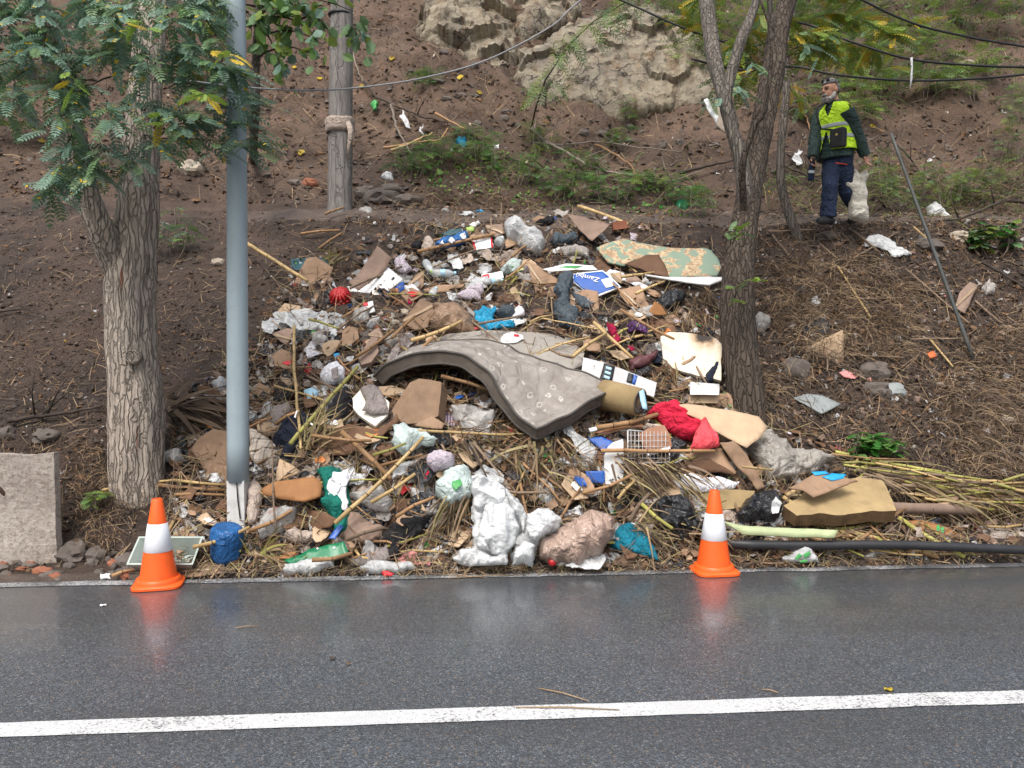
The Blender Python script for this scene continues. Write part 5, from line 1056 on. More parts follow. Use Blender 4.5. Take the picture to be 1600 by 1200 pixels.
t = I('container_panel', 'white and blue plastic container lid beside the wire crate', 'container', 'white_plastic', [(944, 712), (950, 698), (957, 691), (973, 686), (976, 724), (972, 756), (945, 757)], flat, lift=.2, pitch=12, th=.03, cr=.004, n=12, rag=.003)
item('blue_panel', None, None, [(918, 684), (940, 682), (958, 690), (945, 711), (936, 700)], 'print_blue', pitch=30, lift=.16, parent=t, th=.01, cr=.003, n=8, rag=.003)
item('blue_base', None, None, [(915, 736), (945, 736), (945, 757), (918, 752)], 'print_blue', pitch=12, lift=.14, parent=t, th=.02, cr=.003, n=8, rag=.003)
I('white_rod', 'thin white metal rod poking out below the mattress', 'rod', 'white_metal', [(920, 669), (960, 660), (976, 658), (977, 661), (950, 667), (922, 674)], flat, lift=.2, n=10, th=.012)
# wire crate
F = frame_at(1012, 702, .17, 12, -4); o_, U_, V_, N_ = F
t = empty('wire_crate', o_ - V_ * .1, 'thin white wire crate partly hidden by the glossy carton', 'crate')
def wire(pts, r, name='wire'):
    Q = []
    for p in pts:
        u, v = to_plane(F, *p); Q.append(o_ + U_ * u + V_ * v)
    mb = MB(); mb.tube(Q, r, 5); mb.link(name, ['white_metal'], parent=t)
for pts in ([(981, 672), (981, 725)], [(981, 725), (1046, 722)], [(981, 672), (1005, 674)], [(1046, 722), (1046, 700)]): wire(pts, .005, 'frame_wire')
for k in range(10): wire([(986 + k * 6, 674), (986 + k * 6, 724)], .0022, 'grid_wire')
for k in range(5): wire([(982, 680 + k * 9), (1045, 680 + k * 9)], .0022, 'grid_wire')
t = I('glossy_carton', 'glossy brown carton with a white lettered strip on the wire crate', 'carton', 'glossy_brown', [(996, 678), (1015, 668), (1038, 664), (1047, 680), (1050, 698), (1030, 704), (1012, 708), (1003, 692)], flat, lift=.25, pitch=18, yaw=-6, th=.03, cr=.004, n=12, rag=.003, curl=lambda u, v: -.6 * v * v - .4 * u * u)
F = FR[t.name]
item('white_strip', None, None, [(1010, 707), (1030, 702), (1047, 697), (1048, 703), (1030, 708), (1012, 713)], 'print_white', frame=F, lift=.0, parent=t, th=.004, cr=0, n=8, rag=.001)
text(t, F, 'AMA', 1021, 708.5, .034, 'ink_black', 14, .006)
I('bent_board', 'curved brown veneer board below the mattress corner', 'board', 'glossy_brown', [(928, 676), (945, 672), (975, 664), (1000, 660), (1010, 668), (990, 668), (970, 672), (945, 680)], flat, lift=.16, pitch=40, n=14, cr=.01)
I('grey_sock', 'knotted beige cloth lying on the glossy brown carton', 'cloth', 'beige_cloth', [(1000, 659), (1010, 654), (1028, 653), (1037, 662), (1034, 667), (1020, 662), (1004, 664)], bag, bulge=.04, lift=.27, n=12, cr=.01)
I('red_blanket', 'crumpled red blanket with a coral end beside the pale cardboard', 'blanket', 'red_cloth', [(1011, 646), (1022, 637), (1032, 630), (1052, 627), (1066, 640), (1086, 649), (1102, 658), (1105, 680), (1085, 684), (1062, 678), (1040, 666), (1026, 652)], bag, lift=.2, bulge=.1, cr=.04, fold=(.03, 38, 1.2), n=40)
item('coral_end', None, None, [(1086, 680), (1094, 662), (1102, 657), (1120, 678), (1124, 698), (1098, 704), (1075, 706), (1082, 694)], 'coral_cloth', lift=.26, parent=bpy.data.objects['red_blanket'], th=.01, bulge=.06, cr=.03, fr=6, n=26, rag=.012, fold=(.02, 50, .2), lbl='lighter coral pink end of the blanket')
I('black_bag', 'small black plastic bag between wire crate and red blanket', 'bag', 'black_film', [(1046, 690), (1058, 680), (1078, 684), (1076, 698), (1062, 708), (1050, 712)], film, lift=.2, cr=.04, n=20, bulge=.04)
I('cardboard_sheet', 'large pale tan cardboard sheet over the red blanket', 'cardboard', CP, [(1050, 628), (1075, 626), (1110, 634), (1150, 642), (1186, 650), (1200, 667), (1184, 686), (1168, 700), (1142, 686), (1117, 671), (1095, 653)], flat, lift=.32, pitch=42, yaw=10, cr=.012, fr=2, n=24, curl=lambda u, v: -.15 * u * u)
t = I('broken_carton', 'broken brown cardboard carton with a long bent flap', 'carton', CB, [(1068, 711), (1100, 704), (1126, 700), (1150, 738), (1148, 742), (1110, 735), (1086, 722)], flat, lift=.14, pitch=30, n=12)
item('flap', None, None, [(1124, 692), (1147, 690), (1166, 708), (1196, 760), (1184, 766), (1150, 726)], CB, pitch=20, lift=.26, parent=t, th=.01, cr=.01, n=16)
item('side', None, None, [(1072, 726), (1086, 718), (1110, 717), (1146, 738), (1148, 741), (1120, 738), (1080, 738)], CD, pitch=14, lift=.17, parent=t, th=.01, cr=.008, n=12)
I('foam_slab', 'soiled white foam slab under the broken carton', 'slab', 'white_cloth', [(1049, 741), (1080, 737), (1157, 745), (1152, 757), (1120, 763), (1062, 758)], bag, lift=.14, bulge=.03, cr=.008, pitch=40, n=18)
I('brown_sack', 'full brown plastic sack with a creased end at the kerb', 'sack', 'brown_sack', [(839, 862), (845, 848), (855, 839), (872, 826), (895, 810), (918, 802), (941, 799), (957, 813), (956, 832), (950, 852), (936, 870), (918, 878), (898, 883), (862, 883), (843, 876)], bag, lift=.16, bulge=.19, cr=.05, fr=4.5, n=54, pitch=18, conf=0, fold=(.016, 26, .15)) if 'brown_sack' in MATS else None
I('white_wrapper', 'crumpled white tissue wrapper in front of the brown sack', 'wrapper', 'white_film', [(884, 880), (900, 876), (917, 870), (925, 858), (933, 851), (946, 862), (951, 875), (940, 882), (915, 884), (895, 885)], film, lift=.14, n=22, pitch=20, depth=5.5)
I('teal_cloth', 'teal blue cloth crumpled right of the brown sack', 'cloth', 'teal_cloth', [(952, 856), (958, 836), (963, 822), (974, 816), (988, 814), (1000, 828), (1020, 840), (1026, 858), (1034, 874), (1015, 872), (996, 864), (975, 862)], cloth, lift=.16, bulge=.05, fold=(.025, 40, .7), n=30, pitch=20)
I('black_bag', 'large crumpled black plastic bag behind the canes near the cone', 'bag', 'black_film', [(1016, 800), (1022, 786), (1030, 779), (1052, 776), (1072, 777), (1085, 790), (1096, 807), (1096, 836), (1075, 842), (1050, 846), (1032, 828)], bag, lift=.16, bulge=.08, cr=.09, n=44, pitch=20, fold=(.035, 34, .5))
mb = MB(); mb.lathe([(.0, .022), (.016, .02), (.026, .01), (.03, 0), (.026, -.014), (.012, -.024), (0, -.026)], at(863, 878, 5.48), (0, -1, .2), 16, cap=False); mb.v = [tuple(Vector(p) + Vector((0, 0, 1)) * .004 * noise.noise(Vector(p) * 60)) for p in mb.v]
mb.link('red_knot', ['red_plastic'], label='small round red knob lying at the foot of the brown sack', cat='knob')
I('cardboard_box', 'tan box behind the traffic cone beside black bags', 'box', 'yellow_foam', [(1096, 762), (1130, 764), (1180, 767), (1166, 792), (1130, 796), (1096, 792)], flat, lift=.12, pitch=24, th=.1, n=12)
t = I('black_bag', 'tied black bag with white tissue spilling beside the tan foam block', 'bag', 'black_film', [(1150, 804), (1163, 786), (1180, 772), (1196, 764), (1212, 762), (1224, 776), (1222, 796), (1214, 812), (1190, 810), (1165, 816)], bag, lift=.2, bulge=.08, cr=.08, n=40, pitch=24, fold=(.03, 36, .9))
item('white_tissue', None, None, [(1206, 784), (1212, 776), (1221, 786), (1216, 800), (1208, 802)], 'white_film', frame=FR[t.name], lift=.12, parent=t, th=.005, cr=.03, fr=10, n=12, rag=.012)
I('clear_bag', 'big heap of dirty clear plastic below the pale tan cardboard', 'plastic sheet', 'clear_grey', [(1164, 702), (1176, 688), (1190, 673), (1206, 668), (1226, 682), (1242, 697), (1280, 702), (1303, 712), (1285, 730), (1262, 742), (1240, 751), (1215, 755), (1198, 758), (1186, 742)], bag, lift=.18, bulge=.11, cr=.09, fr=6, n=56, pitch=30) if 'clear_grey' in MATS else None
t = I('yellow_foam_block', 'large flat tan foam block with a torn brown front edge', 'foam block', 'yellow_foam', [(1224, 790), (1252, 775), (1300, 750), (1345, 746), (1378, 749), (1390, 770), (1399, 796), (1360, 799), (1320, 803), (1280, 803), (1245, 806)], flat, lift=.16, pitch=64, yaw=2, th=.1, n=28, cr=.012, mats=['yellow_foam', 'foam_torn'], edge=1, rag=.012)
t = I('wooden_board', 'brown board with bright blue label on the tan foam block', 'board', CB, [(1233, 762), (1254, 750), (1276, 738), (1310, 744), (1341, 751), (1300, 766), (1271, 777), (1256, 766)], flat, lift=.3, pitch=52, yaw=4, th=.012, n=16, mats=[CB])
item('blue_label', None, None, [(1284, 745), (1300, 739), (1322, 741), (1318, 748), (1300, 751)], 'sky_plastic', frame=FR[t.name], lift=.006, parent=t, th=.002, cr=0, n=6, rag=.003)
item('blue_label', None, None, [(1268, 737), (1290, 736), (1296, 740), (1274, 743)], 'sky_plastic', frame=FR[t.name], lift=.006, parent=t, th=.002, cr=0, n=6, rag=.003)
I('green_strip', 'pale green flat plank lying along the kerb behind the cone', 'plank', 'green_strip', [(1128, 814), (1160, 821), (1220, 825), (1310, 828), (1304, 840), (1240, 839), (1160, 835)], flat, lift=.22, pitch=30, th=.015, n=16)
t = I('printed_bag', 'white bag with green leaf print at the kerb', 'bag', 'white_film', [(1221, 879), (1236, 866), (1258, 847), (1268, 856), (1274, 868), (1280, 879), (1250, 880)], bag, lift=.1, bulge=.05, n=20, pitch=15, cr=.02, depth=5.75)
for ol in ([(1240, 872), (1248, 864), (1254, 868), (1246, 875)], [(1254, 866), (1262, 860), (1266, 866), (1258, 871)], [(1248, 876), (1258, 873), (1262, 877), (1252, 879)]): item('leaf_print', None, None, ol, 'print_green', frame=FR[t.name], lift=.055, parent=t, th=.002, cr=.005, n=6)
I('grey_bag', 'grey plastic scraps under the black pipe', 'bag', 'grey_film', [(1345, 868), (1360, 856), (1378, 852), (1395, 862), (1388, 877), (1360, 879)], bag, lift=.05, bulge=.04, pitch=20, n=18)
I('white_scrap', 'white and navy scrap under the black pipe', 'scrap', 'white_film', [(1410, 868), (1425, 862), (1450, 868), (1450, 876), (1420, 877)], film, lift=.05, n=12, pitch=20)
I('concrete_slab', 'pale grey muddy slab at the verge under the end of the reeds', 'slab', 'concrete', [(1528, 818), (1560, 806), (1610, 802), (1680, 804), (1680, 850), (1600, 850), (1545, 848)], flat, lift=.02, pitch=74, th=.05, n=16, cr=.012)
a, b_ = G(1392, 803)[0] + Vector((0, -.02, .05)), G(1534, 806)[0] + Vector((0, -.02, .05))
mb = MB(); mb.tube([a.lerp(b_, i / 8) for i in range(9)], .045, 14, jit=lambda i, k, p: 1 + .1 * noise.noise(p * 8)); mb.link('cardboard_tube', ['cardboard_grey'], label='dull brown cardboard tube lying among the reeds', cat='tube')
I('brown_board', 'thin reddish brown board under the reeds above the black pipe', 'board', CO, [(1408, 814), (1440, 812), (1490, 826), (1510, 840), (1470, 838), (1430, 826)], flat, lift=.08, pitch=58)
I('brown_board', 'small flat brown board among the green reeds', 'board', CB, [(1462, 776), (1498, 774), (1498, 782), (1474, 786)], flat, lift=.1, pitch=55, n=8)
I('grey_cloth', 'pale grey cloth scrap caught on the long reeds', 'cloth', 'grey_film', [(1416, 741), (1440, 744), (1470, 740), (1474, 748), (1452, 757), (1430, 752)], film, lift=.1, n=16, pitch=30)
# black pipe lying along the verge
pp = [at(x_, y_, G(x_, y_ + 8)[0].y - .1) for x_, y_ in ((1110, 849), (1180, 851), (1240, 851), (1300, 850), (1350, 849), (1420, 849), (1450, 850), (1530, 853), (1600, 856))]
ym = min(p.y for p in pp)
for p in pp: p.y = p.y * .4 + ym * .6
pp += [Vector((5.4, 5.98, .06)), Vector((7.5, 6.2, .05))]
mb = MB(); mb.tube(pp, .033, 14); mb.link('black_pipe', ['black_rubber'], label='long black plastic pipe lying along the verge behind the right cone', cat='pipe')
# left lower corner
I('cardboard_box', 'brown curved cardboard leaning against the lamp post', 'cardboard', CB, [(296, 702), (312, 684), (334, 670), (356, 674), (356, 742), (338, 740), (318, 732), (308, 716)], flat, lift=.14, pitch=26, th=.012, curl=lambda u, v: -.5 * u * u, n=16)
bp = G(357, 872)[0] + Vector((0, -.04, .115)); rs_ = [(.0, -.135), (.085, -.13), (.1, -.09), (.108, -.02), (.112, .05), (.105, .1), (.085, .125), (.07, .118), (0, .112)]
mb = MB(); mb.lathe(rs_, bp, (.08, -.12, 1), 26, cap=False); mb.v = [tuple(Vector(p) + (Vector(p) - bp) * .13 * (ridged(Vector(p), 7) - .5) * (1 if p[2] < bp.z + .1 else .3)) for p in mb.v]
mb.link('blue_sack', ['blue_film'], label='bright blue crumpled plastic tub at the foot of the lamp post', cat='tub')
# open pale plastic box behind the cone
F = frame_at(262, 880, .02, 20)
bo = G(262, 889)[0]; mb = MB()
def hexbox(mb, c, w0, w1, d0, d1, h, th, tilt):
    R3 = Matrix.Rotation(tilt, 3, 'X'); outer = [(-w0, -d0, 0), (w0, -d0, 0), (w0, d0, 0), (-w0, d0, 0), (-w1, -d1, h), (w1, -d1, h), (w1, d1, h), (-w1, d1, h)]
    inner = [(-w0 + th, -d0 + th, th), (w0 - th, -d0 + th, th), (w0 - th, d0 - th, th), (-w0 + th, d0 - th, th), (-w1 + th, -d1 + th, h), (w1 - th, -d1 + th, h), (w1 - th, d1 - th, h), (-w1 + th, d1 - th, h)]
    mb.add([c + R3 @ Vector(p) for p in outer + inner], [(0, 3, 2, 1), (0, 1, 5, 4), (1, 2, 6, 5), (2, 3, 7, 6), (3, 0, 4, 7), (8, 9, 10, 11), (8, 12, 13, 9), (9, 13, 14, 10), (10, 14, 15, 11), (11, 15, 12, 8), (4, 5, 13, 12), (5, 6, 14, 13), (6, 7, 15, 14), (7, 4, 12, 15)])
hexbox(mb, bo + Vector((0, .06, .02)), .155, .225, .08, .12, .15, .012, R(38))
mb.link('plastic_box', ['mint_plastic'], label='open pale grey green plastic box behind the traffic cone', cat='box', smooth=False)
I('cardboard_sheet', 'flat brown cardboard on the ground at the kerb beside the plastic box', 'cardboard', CB, [(274, 892), (300, 878), (330, 880), (352, 886), (346, 897), (310, 901), (288, 901)], flat, lift=.03, pitch=60, cr=.02)
I('white_sack', 'white woven sack hanging beside the foot of the lamp post', 'sack', 'beige_cloth', [(384, 752), (394, 744), (404, 756), (408, 784), (402, 815), (388, 824), (383, 790)], cloth, lift=.14, bulge=.05, n=20, pitch=20)
I('clear_bag', 'small clear bag at the side of the thick trunk', 'bag', 'clear_film', [(250, 710), (262, 703), (280, 703), (286, 716), (272, 722), (254, 720)], bag, lift=.1, bulge=.05, n=16)
I('grey_wrapper', 'flat grey wrapper hanging above the plastic box', 'wrapper', 'grey_film', [(286, 812), (298, 806), (310, 810), (307, 830), (298, 850), (286, 842)], film, lift=.06, n=16, pitch=20, cr=.02)
I('white_cup', 'small pale rag scrap beside the thick trunk base', 'scrap', 'clear_film', [(275, 796), (290, 794), (300, 800), (288, 808)], film, lift=.06, n=10)
# middle left zone under plastic sheet
I('brown_carton', 'long crushed brown carton left of the arched mattress', 'carton', CG, [(560, 560), (575, 533), (586, 524), (592, 548), (580, 566), (565, 570)], flat, lift=.12, th=.05, n=12)
I('round_tin', 'grey dented tin lid among the cartons', 'lid', 'grey_foam', [(600, 530), (612, 516), (625, 518), (626, 530), (612, 540)], bag, bulge=.03, n=12, cr=.01, lift=.1)
I('cardboard_sheet', 'flat grey brown cardboard below the round dented lid', 'cardboard', CG, [(574, 522), (592, 512), (600, 526), (585, 536)], flat, lift=.1, n=8)
t = I('helmet_bag', 'grey and white bundled bag beside the arched mattress end', 'bag', 'white_cloth', [(498, 584), (510, 570), (528, 567), (540, 578), (540, 592), (522, 598), (504, 594)], bag, bulge=.1, lift=.1, cr=.02, n=20)
item('grey_patch', None, None, [(518, 576), (528, 572), (530, 590), (522, 592)], 'grey_cloth', frame=FR[t.name], lift=.1, parent=t, th=.006, cr=.015, n=8)
I('red_scrap', 'small red plastic scrap beside the vertical cane', 'scrap', 'red_plastic', [(473, 575), (483, 567), (487, 574), (480, 582)], cloth, lift=.08, n=8)
I('blue_scrap', 'small blue packet above the bundled grey and white bag', 'packet', 'sky_plastic', [(520, 552), (530, 550), (532, 558), (523, 559)], flat, lift=.08, n=6)
I('blue_bag', 'pale blue plastic bag tucked behind the vertical cane', 'bag', 'pale_blue', [(474, 604), (488, 602), (496, 612), (490, 622), (478, 622)], bag, bulge=.05, n=14, lift=.1)
I('white_bag', 'small white plastic bag above the clump of dry palm leaves', 'bag', 'white_film', [(333, 604), (340, 597), (353, 598), (356, 606), (346, 614), (336, 614)], bag, bulge=.05, n=14)
I('paper_scrap', 'pale crumpled paper at the left rim of the heap', 'paper', 'beige_cloth', [(292, 632), (302, 616), (318, 612), (336, 616), (334, 632), (312, 640)], bag, bulge=.05, cr=.03, n=18)
I('taupe_rag', 'taupe crumpled rag beside the jacket', 'rag', 'grey_cloth', [(418, 640), (430, 628), (450, 624), (458, 636), (446, 652), (430, 660), (420, 654)], cloth, lift=.12, bulge=.05)
I('black_cloth', 'black cloth between jacket and foam tray', 'cloth', 'black_cloth', [(508, 640), (524, 616), (540, 600), (552, 612), (550, 640), (532, 660), (512, 664)], cloth, lift=.1, bulge=.06)
I('dark_cloth', 'black rag drooping under the jacket sleeve', 'cloth', 'black_cloth', [(440, 714), (455, 700), (468, 704), (460, 724), (446, 726)], cloth, lift=.1)
# upper part of the heap
t = I('patterned_cloth', 'blue cloth with white patches near the crest', 'cloth', 'blue_film', [(681, 378), (690, 371), (702, 368), (728, 362), (732, 374), (718, 381), (700, 385), (686, 384)], bag, bulge=.07, cr=.03, lift=.1, n=22)
for ol in ([(700, 377), (705, 371), (711, 376), (706, 382)], [(718, 368), (726, 363), (728, 372), (722, 374)], [(687, 379), (692, 374), (694, 380)]): item('white_patch', None, None, ol, 'white_cloth', frame=FR[t.name], lift=.085, parent=t, th=.006, cr=.015, n=6)
t = I('drink_carton', 'white and red carton lying right of the blue patterned cloth', 'carton', 'print_white', [(738, 377), (768, 371), (771, 386), (741, 391)], flat, lift=.1, th=.05, n=8, pitch=35)
item('red_end', None, None, [(738, 377), (742, 376), (744, 391), (741, 391)], 'print_red', frame=FR[t.name], lift=.006, parent=t, th=.003, cr=0, n=4)
item('red_end', None, None, [(766, 372), (769, 371), (771, 386), (768, 387)], 'print_red', frame=FR[t.name], lift=.006, parent=t, th=.003, cr=0, n=4)
t = I('drink_carton', 'white and red carton below the crest left of the green sachet', 'carton', 'print_white', [(752, 429), (784, 424), (787, 434), (770, 440), (753, 441)], flat, lift=.1, th=.05, n=8, pitch=35)
item('red_end', None, None, [(753, 430), (764, 428), (765, 434), (755, 437)], 'print_red', frame=FR[t.name], lift=.006, parent=t, th=.003, cr=0, n=4)
t = I('printed_sachet', 'white sachet with green print below the big white bag', 'sachet', 'mint_film', [(781, 420), (790, 410), (802, 404), (816, 411), (815, 425), (800, 428), (786, 426)], bag, bulge=.04, lift=.12, n=16)
item('green_print', None, None, [(790, 414), (802, 408), (812, 412), (802, 417)], 'print_green', frame=FR[t.name], lift=.045, parent=t, th=.003, cr=.01, n=7)
I('brown_bag', 'brown felt bag next to the blue patterned cloth', 'bag', 'beige_cloth', [(655, 388), (662, 374), (672, 371), (680, 380), (674, 394), (660, 397)], bag, bulge=.07, lift=.1, n=16)
I('black_shoe', 'black and grey shoe left of the brown felt bag', 'shoe', 'black_cloth', [(644, 388), (650, 378), (658, 374), (660, 386), (652, 394)], bag, bulge=.05, lift=.1, n=12)
I('cardboard_sheet', 'taupe cardboard left of the big white bag', 'cardboard', CG, [(758, 352), (785, 349), (789, 364), (772, 370), (762, 362)], flat, lift=.1)
I('cardboard_sheet', 'light brown cardboard behind the white and red carton', 'cardboard', CB, [(732, 373), (740, 364), (760, 366), (770, 373), (745, 376)], flat, lift=.06)
I('white_scrap', 'flat white plastic strip on the terrace edge above the white carton', 'scrap', 'white_plastic', [(731, 348), (740, 345), (752, 348), (750, 352), (736, 352)], bag, bulge=.03, n=10)
I('lime_lid', 'lime green lid near the crest above the blue patterned cloth', 'lid', 'lime_plastic', [(727, 356), (735, 352), (742, 355), (740, 361), (730, 361)], bag, bulge=.02, n=10, cr=.004)
I('slate_sheet', 'dark slate grey sheet beside the lime green lid', 'sheet', 'teal_plastic', [(690, 366), (704, 358), (724, 357), (722, 363), (700, 369)], flat, lift=.06, n=10)
I('white_wrapper', 'crumpled white wrapper under the open carton flap corner', 'wrapper', 'white_film', [(568, 412), (574, 403), (582, 407), (580, 415), (570, 417)], bag, bulge=.04, n=12)
I('dark_rag', 'dark strip of cloth lying above the open carton', 'rag', 'slate_cloth', [(554, 394), (566, 393), (580, 391), (578, 396), (560, 398)], cloth, n=10)
I('clear_wrap', 'clear creased plastic right of the lilac bundle', 'wrapper', 'clear_film', [(630, 456), (640, 442), (655, 436), (658, 446), (645, 456)], film, lift=.1, n=16)
I('cardboard_sheet', 'brown cardboard flap right of the open carton', 'cardboard', CB, [(636, 446), (650, 430), (663, 424), (662, 446), (652, 456)], flat, lift=.06)
I('cardboard_trough', 'flattened brown cardboard roll under the clear bottles', 'cardboard', CB, [(662, 452), (684, 446), (726, 443), (724, 448), (700, 452), (708, 456), (686, 458), (668, 460)], flat, lift=.1, pitch=30, n=12, cr=.02)
I('maroon_scrap', 'dark pink scrap right of the blue carton edge', 'scrap', 'crimson_cloth', [(640, 462), (648, 458), (650, 468), (644, 474), (640, 478), (637, 472)], cloth, lift=.1, n=8)
I('white_scrap', 'white crumpled scrap among the stones below the open carton', 'scrap', 'white_film', [(574, 512), (582, 498), (592, 496), (590, 506), (580, 514)], bag, bulge=.03, n=10)
I('beige_sack', 'pale wrinkled sack right of the turquoise bag', 'bag', 'grey_film', [(806, 420), (818, 428), (834, 432), (838, 444), (822, 446), (812, 436)], bag, bulge=.05, n=14, lift=.1)
I('white_shoe', 'white and black scrap left of the dark garment', 'shoe', 'white_cloth', [(805, 486), (812, 472), (818, 474), (818, 492), (810, 498), (804, 495)], bag, bulge=.05, n=12, lift=.14)
def bottle(label, a, b_, r, mt='clear_plastic', capm='pale_blue', lab=None):
    A, B = G(*a)[0] + NB * (r + .06), G(*b_)[0] + NB * (r + .06); ax = (B - A); L_ = ax.length; t = empty('plastic_bottle', A, label, 'bottle')
    mb = MB(); mb.lathe([(r * .5, 0), (r * .95, .01), (r, .03), (r, L_ * .3), (r * .93, L_ * .34), (r, L_ * .38), (r, L_ * .62), (r * .9, L_ * .75), (r * .42, L_ * .92), (r * .4, L_ * .95)], A, ax, 16)
    mb.v = [tuple(Vector(p) + Vector((1, 1, 1)) * .006 * noise.noise(Vector(p) * 25)) for p in mb.v]; mb.link('body', [mt], parent=t)
    mb = MB(); mb.lathe([(r * .46, 0), (r * .46, .022), (r * .3, .024)], A + ax.normalized() * L_ * .95, ax, 12); mb.link('cap', [capm], parent=t)
    if lab: mb = MB(); mb.lathe([(r * 1.02, 0), (r * 1.03, L_ * .2)], A + ax.normalized() * L_ * .38, ax, 16, cap=False); mb.link('label_band', [lab], parent=t)
bottle('clear plastic bottle lying right of the lilac bundle', (666, 420), (676, 436), .04, capm='lime_plastic')
bottle('clear plastic bottle with pale blue label under the first canes', (676, 438), (712, 438), .042, lab='pale_blue')
bottle('small clear bottle lying beside the pale padded cushion', (757, 452), (784, 449), .038, lab='pale_blue')
bottle('clear bottle standing end on above the orange brown cardboard', (675, 472), (682, 462), .036)
bottle('dirty clear jar right of the white and red carton', (778, 392), (784, 384), .05, capm='white_plastic')
# upper right slope and terrace
I('white_bag', 'white plastic bag standing on the terrace by the leaning pipe', 'bag', 'white_film', [(1449, 344), (1450, 325), (1458, 317), (1466, 320), (1474, 334), (1482, 345), (1466, 347)], bag, bulge=.12, lift=.06, n=22, pitch=15)
I('white_sheet', 'white woven plastic sheet thrown on the slope below the worker', 'plastic sheet', 'white_film', [(1351, 380), (1358, 368), (1372, 364), (1388, 370), (1404, 382), (1426, 395), (1412, 398), (1402, 404), (1390, 395), (1376, 388), (1364, 384)], film, lift=.08, n=28, cr=.03, bulge=.03)
I('cardboard_sheet', 'tan cardboard half buried in the slope under dry grass', 'cardboard', CP, [(1258, 545), (1285, 530), (1318, 515), (1318, 560), (1306, 572), (1285, 563), (1262, 556)], flat, lift=.05, pitch=30)
I('black_bag', 'black plastic bag half buried above the tan cardboard', 'bag', 'black_film', [(1250, 520), (1262, 500), (1286, 498), (1300, 512), (1290, 528), (1266, 532)], bag, bulge=.06, lift=.02)
I('slate_tile', 'grey diamond shaped slate lying on the bank', 'slate', 'slate_sheet', [(1240, 622), (1262, 615), (1284, 617), (1314, 631), (1284, 646), (1262, 634)], flat, lift=.05, pitch=50, th=.012)
I('pink_packet', 'pink and white packet on the bank above the slate', 'packet', 'pink_cloth', [(1311, 582), (1322, 579), (1342, 587), (1336, 592), (1318, 589)], flat, lift=.04, n=8)
I('orange_scrap', 'orange scrap at the foot of the leaning pipe', 'scrap', 'orange_plastic', [(1449, 552), (1458, 548), (1464, 556), (1454, 559)], flat, lift=.05, n=6)
I('cardboard_sheet', 'weathered grey brown cardboard hung in the slope right of the pipe', 'cardboard', CG, [(1492, 480), (1500, 455), (1516, 440), (1528, 446), (1520, 462), (1508, 490)], flat, lift=.08)
I('white_bag', 'small white bag caught in the slope right of the grey cardboard', 'bag', 'grey_film', [(1532, 450), (1545, 438), (1554, 446), (1552, 460), (1540, 464)], bag, bulge=.05, n=14)
I('white_shoe', 'black and white scrap on the slope beside the forked tree', 'scrap', 'black_film', [(1240, 452), (1252, 446), (1264, 444), (1258, 456), (1246, 462)], bag, bulge=.05, n=12, lift=.04)
I('white_bag', 'small white bag half buried in the dry grass below the scrap', 'bag', 'white_film', [(1264, 474), (1272, 462), (1283, 462), (1284, 474), (1272, 478)], bag, bulge=.04, n=12, lift=.04)
I('clear_bag', 'white clear bag lodged between forked tree and slope', 'bag', 'clear_film', [(1176, 500), (1184, 490), (1200, 492), (1204, 508), (1192, 520), (1180, 516)], bag, bulge=.06, n=16, lift=.06)
I('white_bag', 'white plastic bag on the terrace left of the worker', 'bag', 'white_film', [(1236, 250), (1244, 238), (1252, 228), (1256, 232), (1250, 244), (1256, 256), (1246, 260)], film, n=16, lift=.1, pitch=20)
I('green_bag', 'green plastic bag on the terrace behind the patterned rug', 'bag', 'green_film', [(1055, 324), (1060, 316), (1068, 314), (1076, 322), (1070, 330), (1060, 330)], bag, bulge=.06, n=14)
I('white_bag', 'white bag on the terrace edge beside the stacked stones', 'bag', 'white_film', [(596, 278), (604, 270), (612, 272), (616, 281), (604, 283)], bag, bulge=.05, n=12)
I('clear_tub', 'clear plastic tub on the terrace below the wooden pole', 'tub', 'clear_film', [(563, 328), (572, 323), (581, 326), (581, 335), (572, 338), (564, 335)], bag, bulge=.06, n=12, cr=.008)
I('clear_bag', 'clear wrinkled bag on the terrace edge left of the heap', 'bag', 'clear_film', [(690, 332), (698, 323), (702, 330), (700, 337)], bag, bulge=.04, n=10)
I('pale_blue_scrap', 'blue and black scrap on the terrace edge', 'scrap', 'sky_plastic', [(741, 332), (748, 328), (757, 331), (752, 335)], bag, bulge=.03, n=10)
I('white_tube', 'thin white crumpled wrapper on the terrace edge', 'wrapper', 'white_film', [(716, 336), (726, 332), (738, 335), (744, 342), (736, 340), (724, 339)], film, n=12)
I('turquoise_scrap', 'turquoise scrap caught on the dead branch', 'scrap', 'cyan_film', [(711, 222), (718, 214), (728, 216), (730, 224), (720, 226)], bag, bulge=.04, n=12)
I('mint_scrap', 'mint green scrap hanging on the dead branch near the pole', 'scrap', 'print_green', [(580, 160), (585, 154), (590, 160), (588, 168), (582, 168)], bag, bulge=.03, n=10, lift=.12)
I('white_strip', 'white ribbon of plastic hanging on the dead branch', 'strip', 'white_film', [(625, 180), (628, 167), (632, 178), (640, 190), (644, 194), (634, 192)], film, n=12, lift=.12)
I('white_strip', 'short white ribbon right of the longer ribbon on the branch', 'strip', 'white_film', [(655, 196), (660, 190), (661, 192), (658, 200), (662, 208), (656, 204)], film, n=10, lift=.12)
I('white_cup', 'white paper cup on the path in front of the worker', 'cup', 'white_plastic', [(1298, 346), (1307, 344), (1307, 353), (1299, 354)], bag, bulge=.03, n=8, cr=.004)
t = I('white_cup', 'small white crumpled cup on the ground near the kerb and left cone', 'cup', 'white_plastic', [(157, 897), (171, 895), (172, 906), (158, 907)], bag, bulge=.03, n=8, cr=.006, pitch=20, lift=.03)
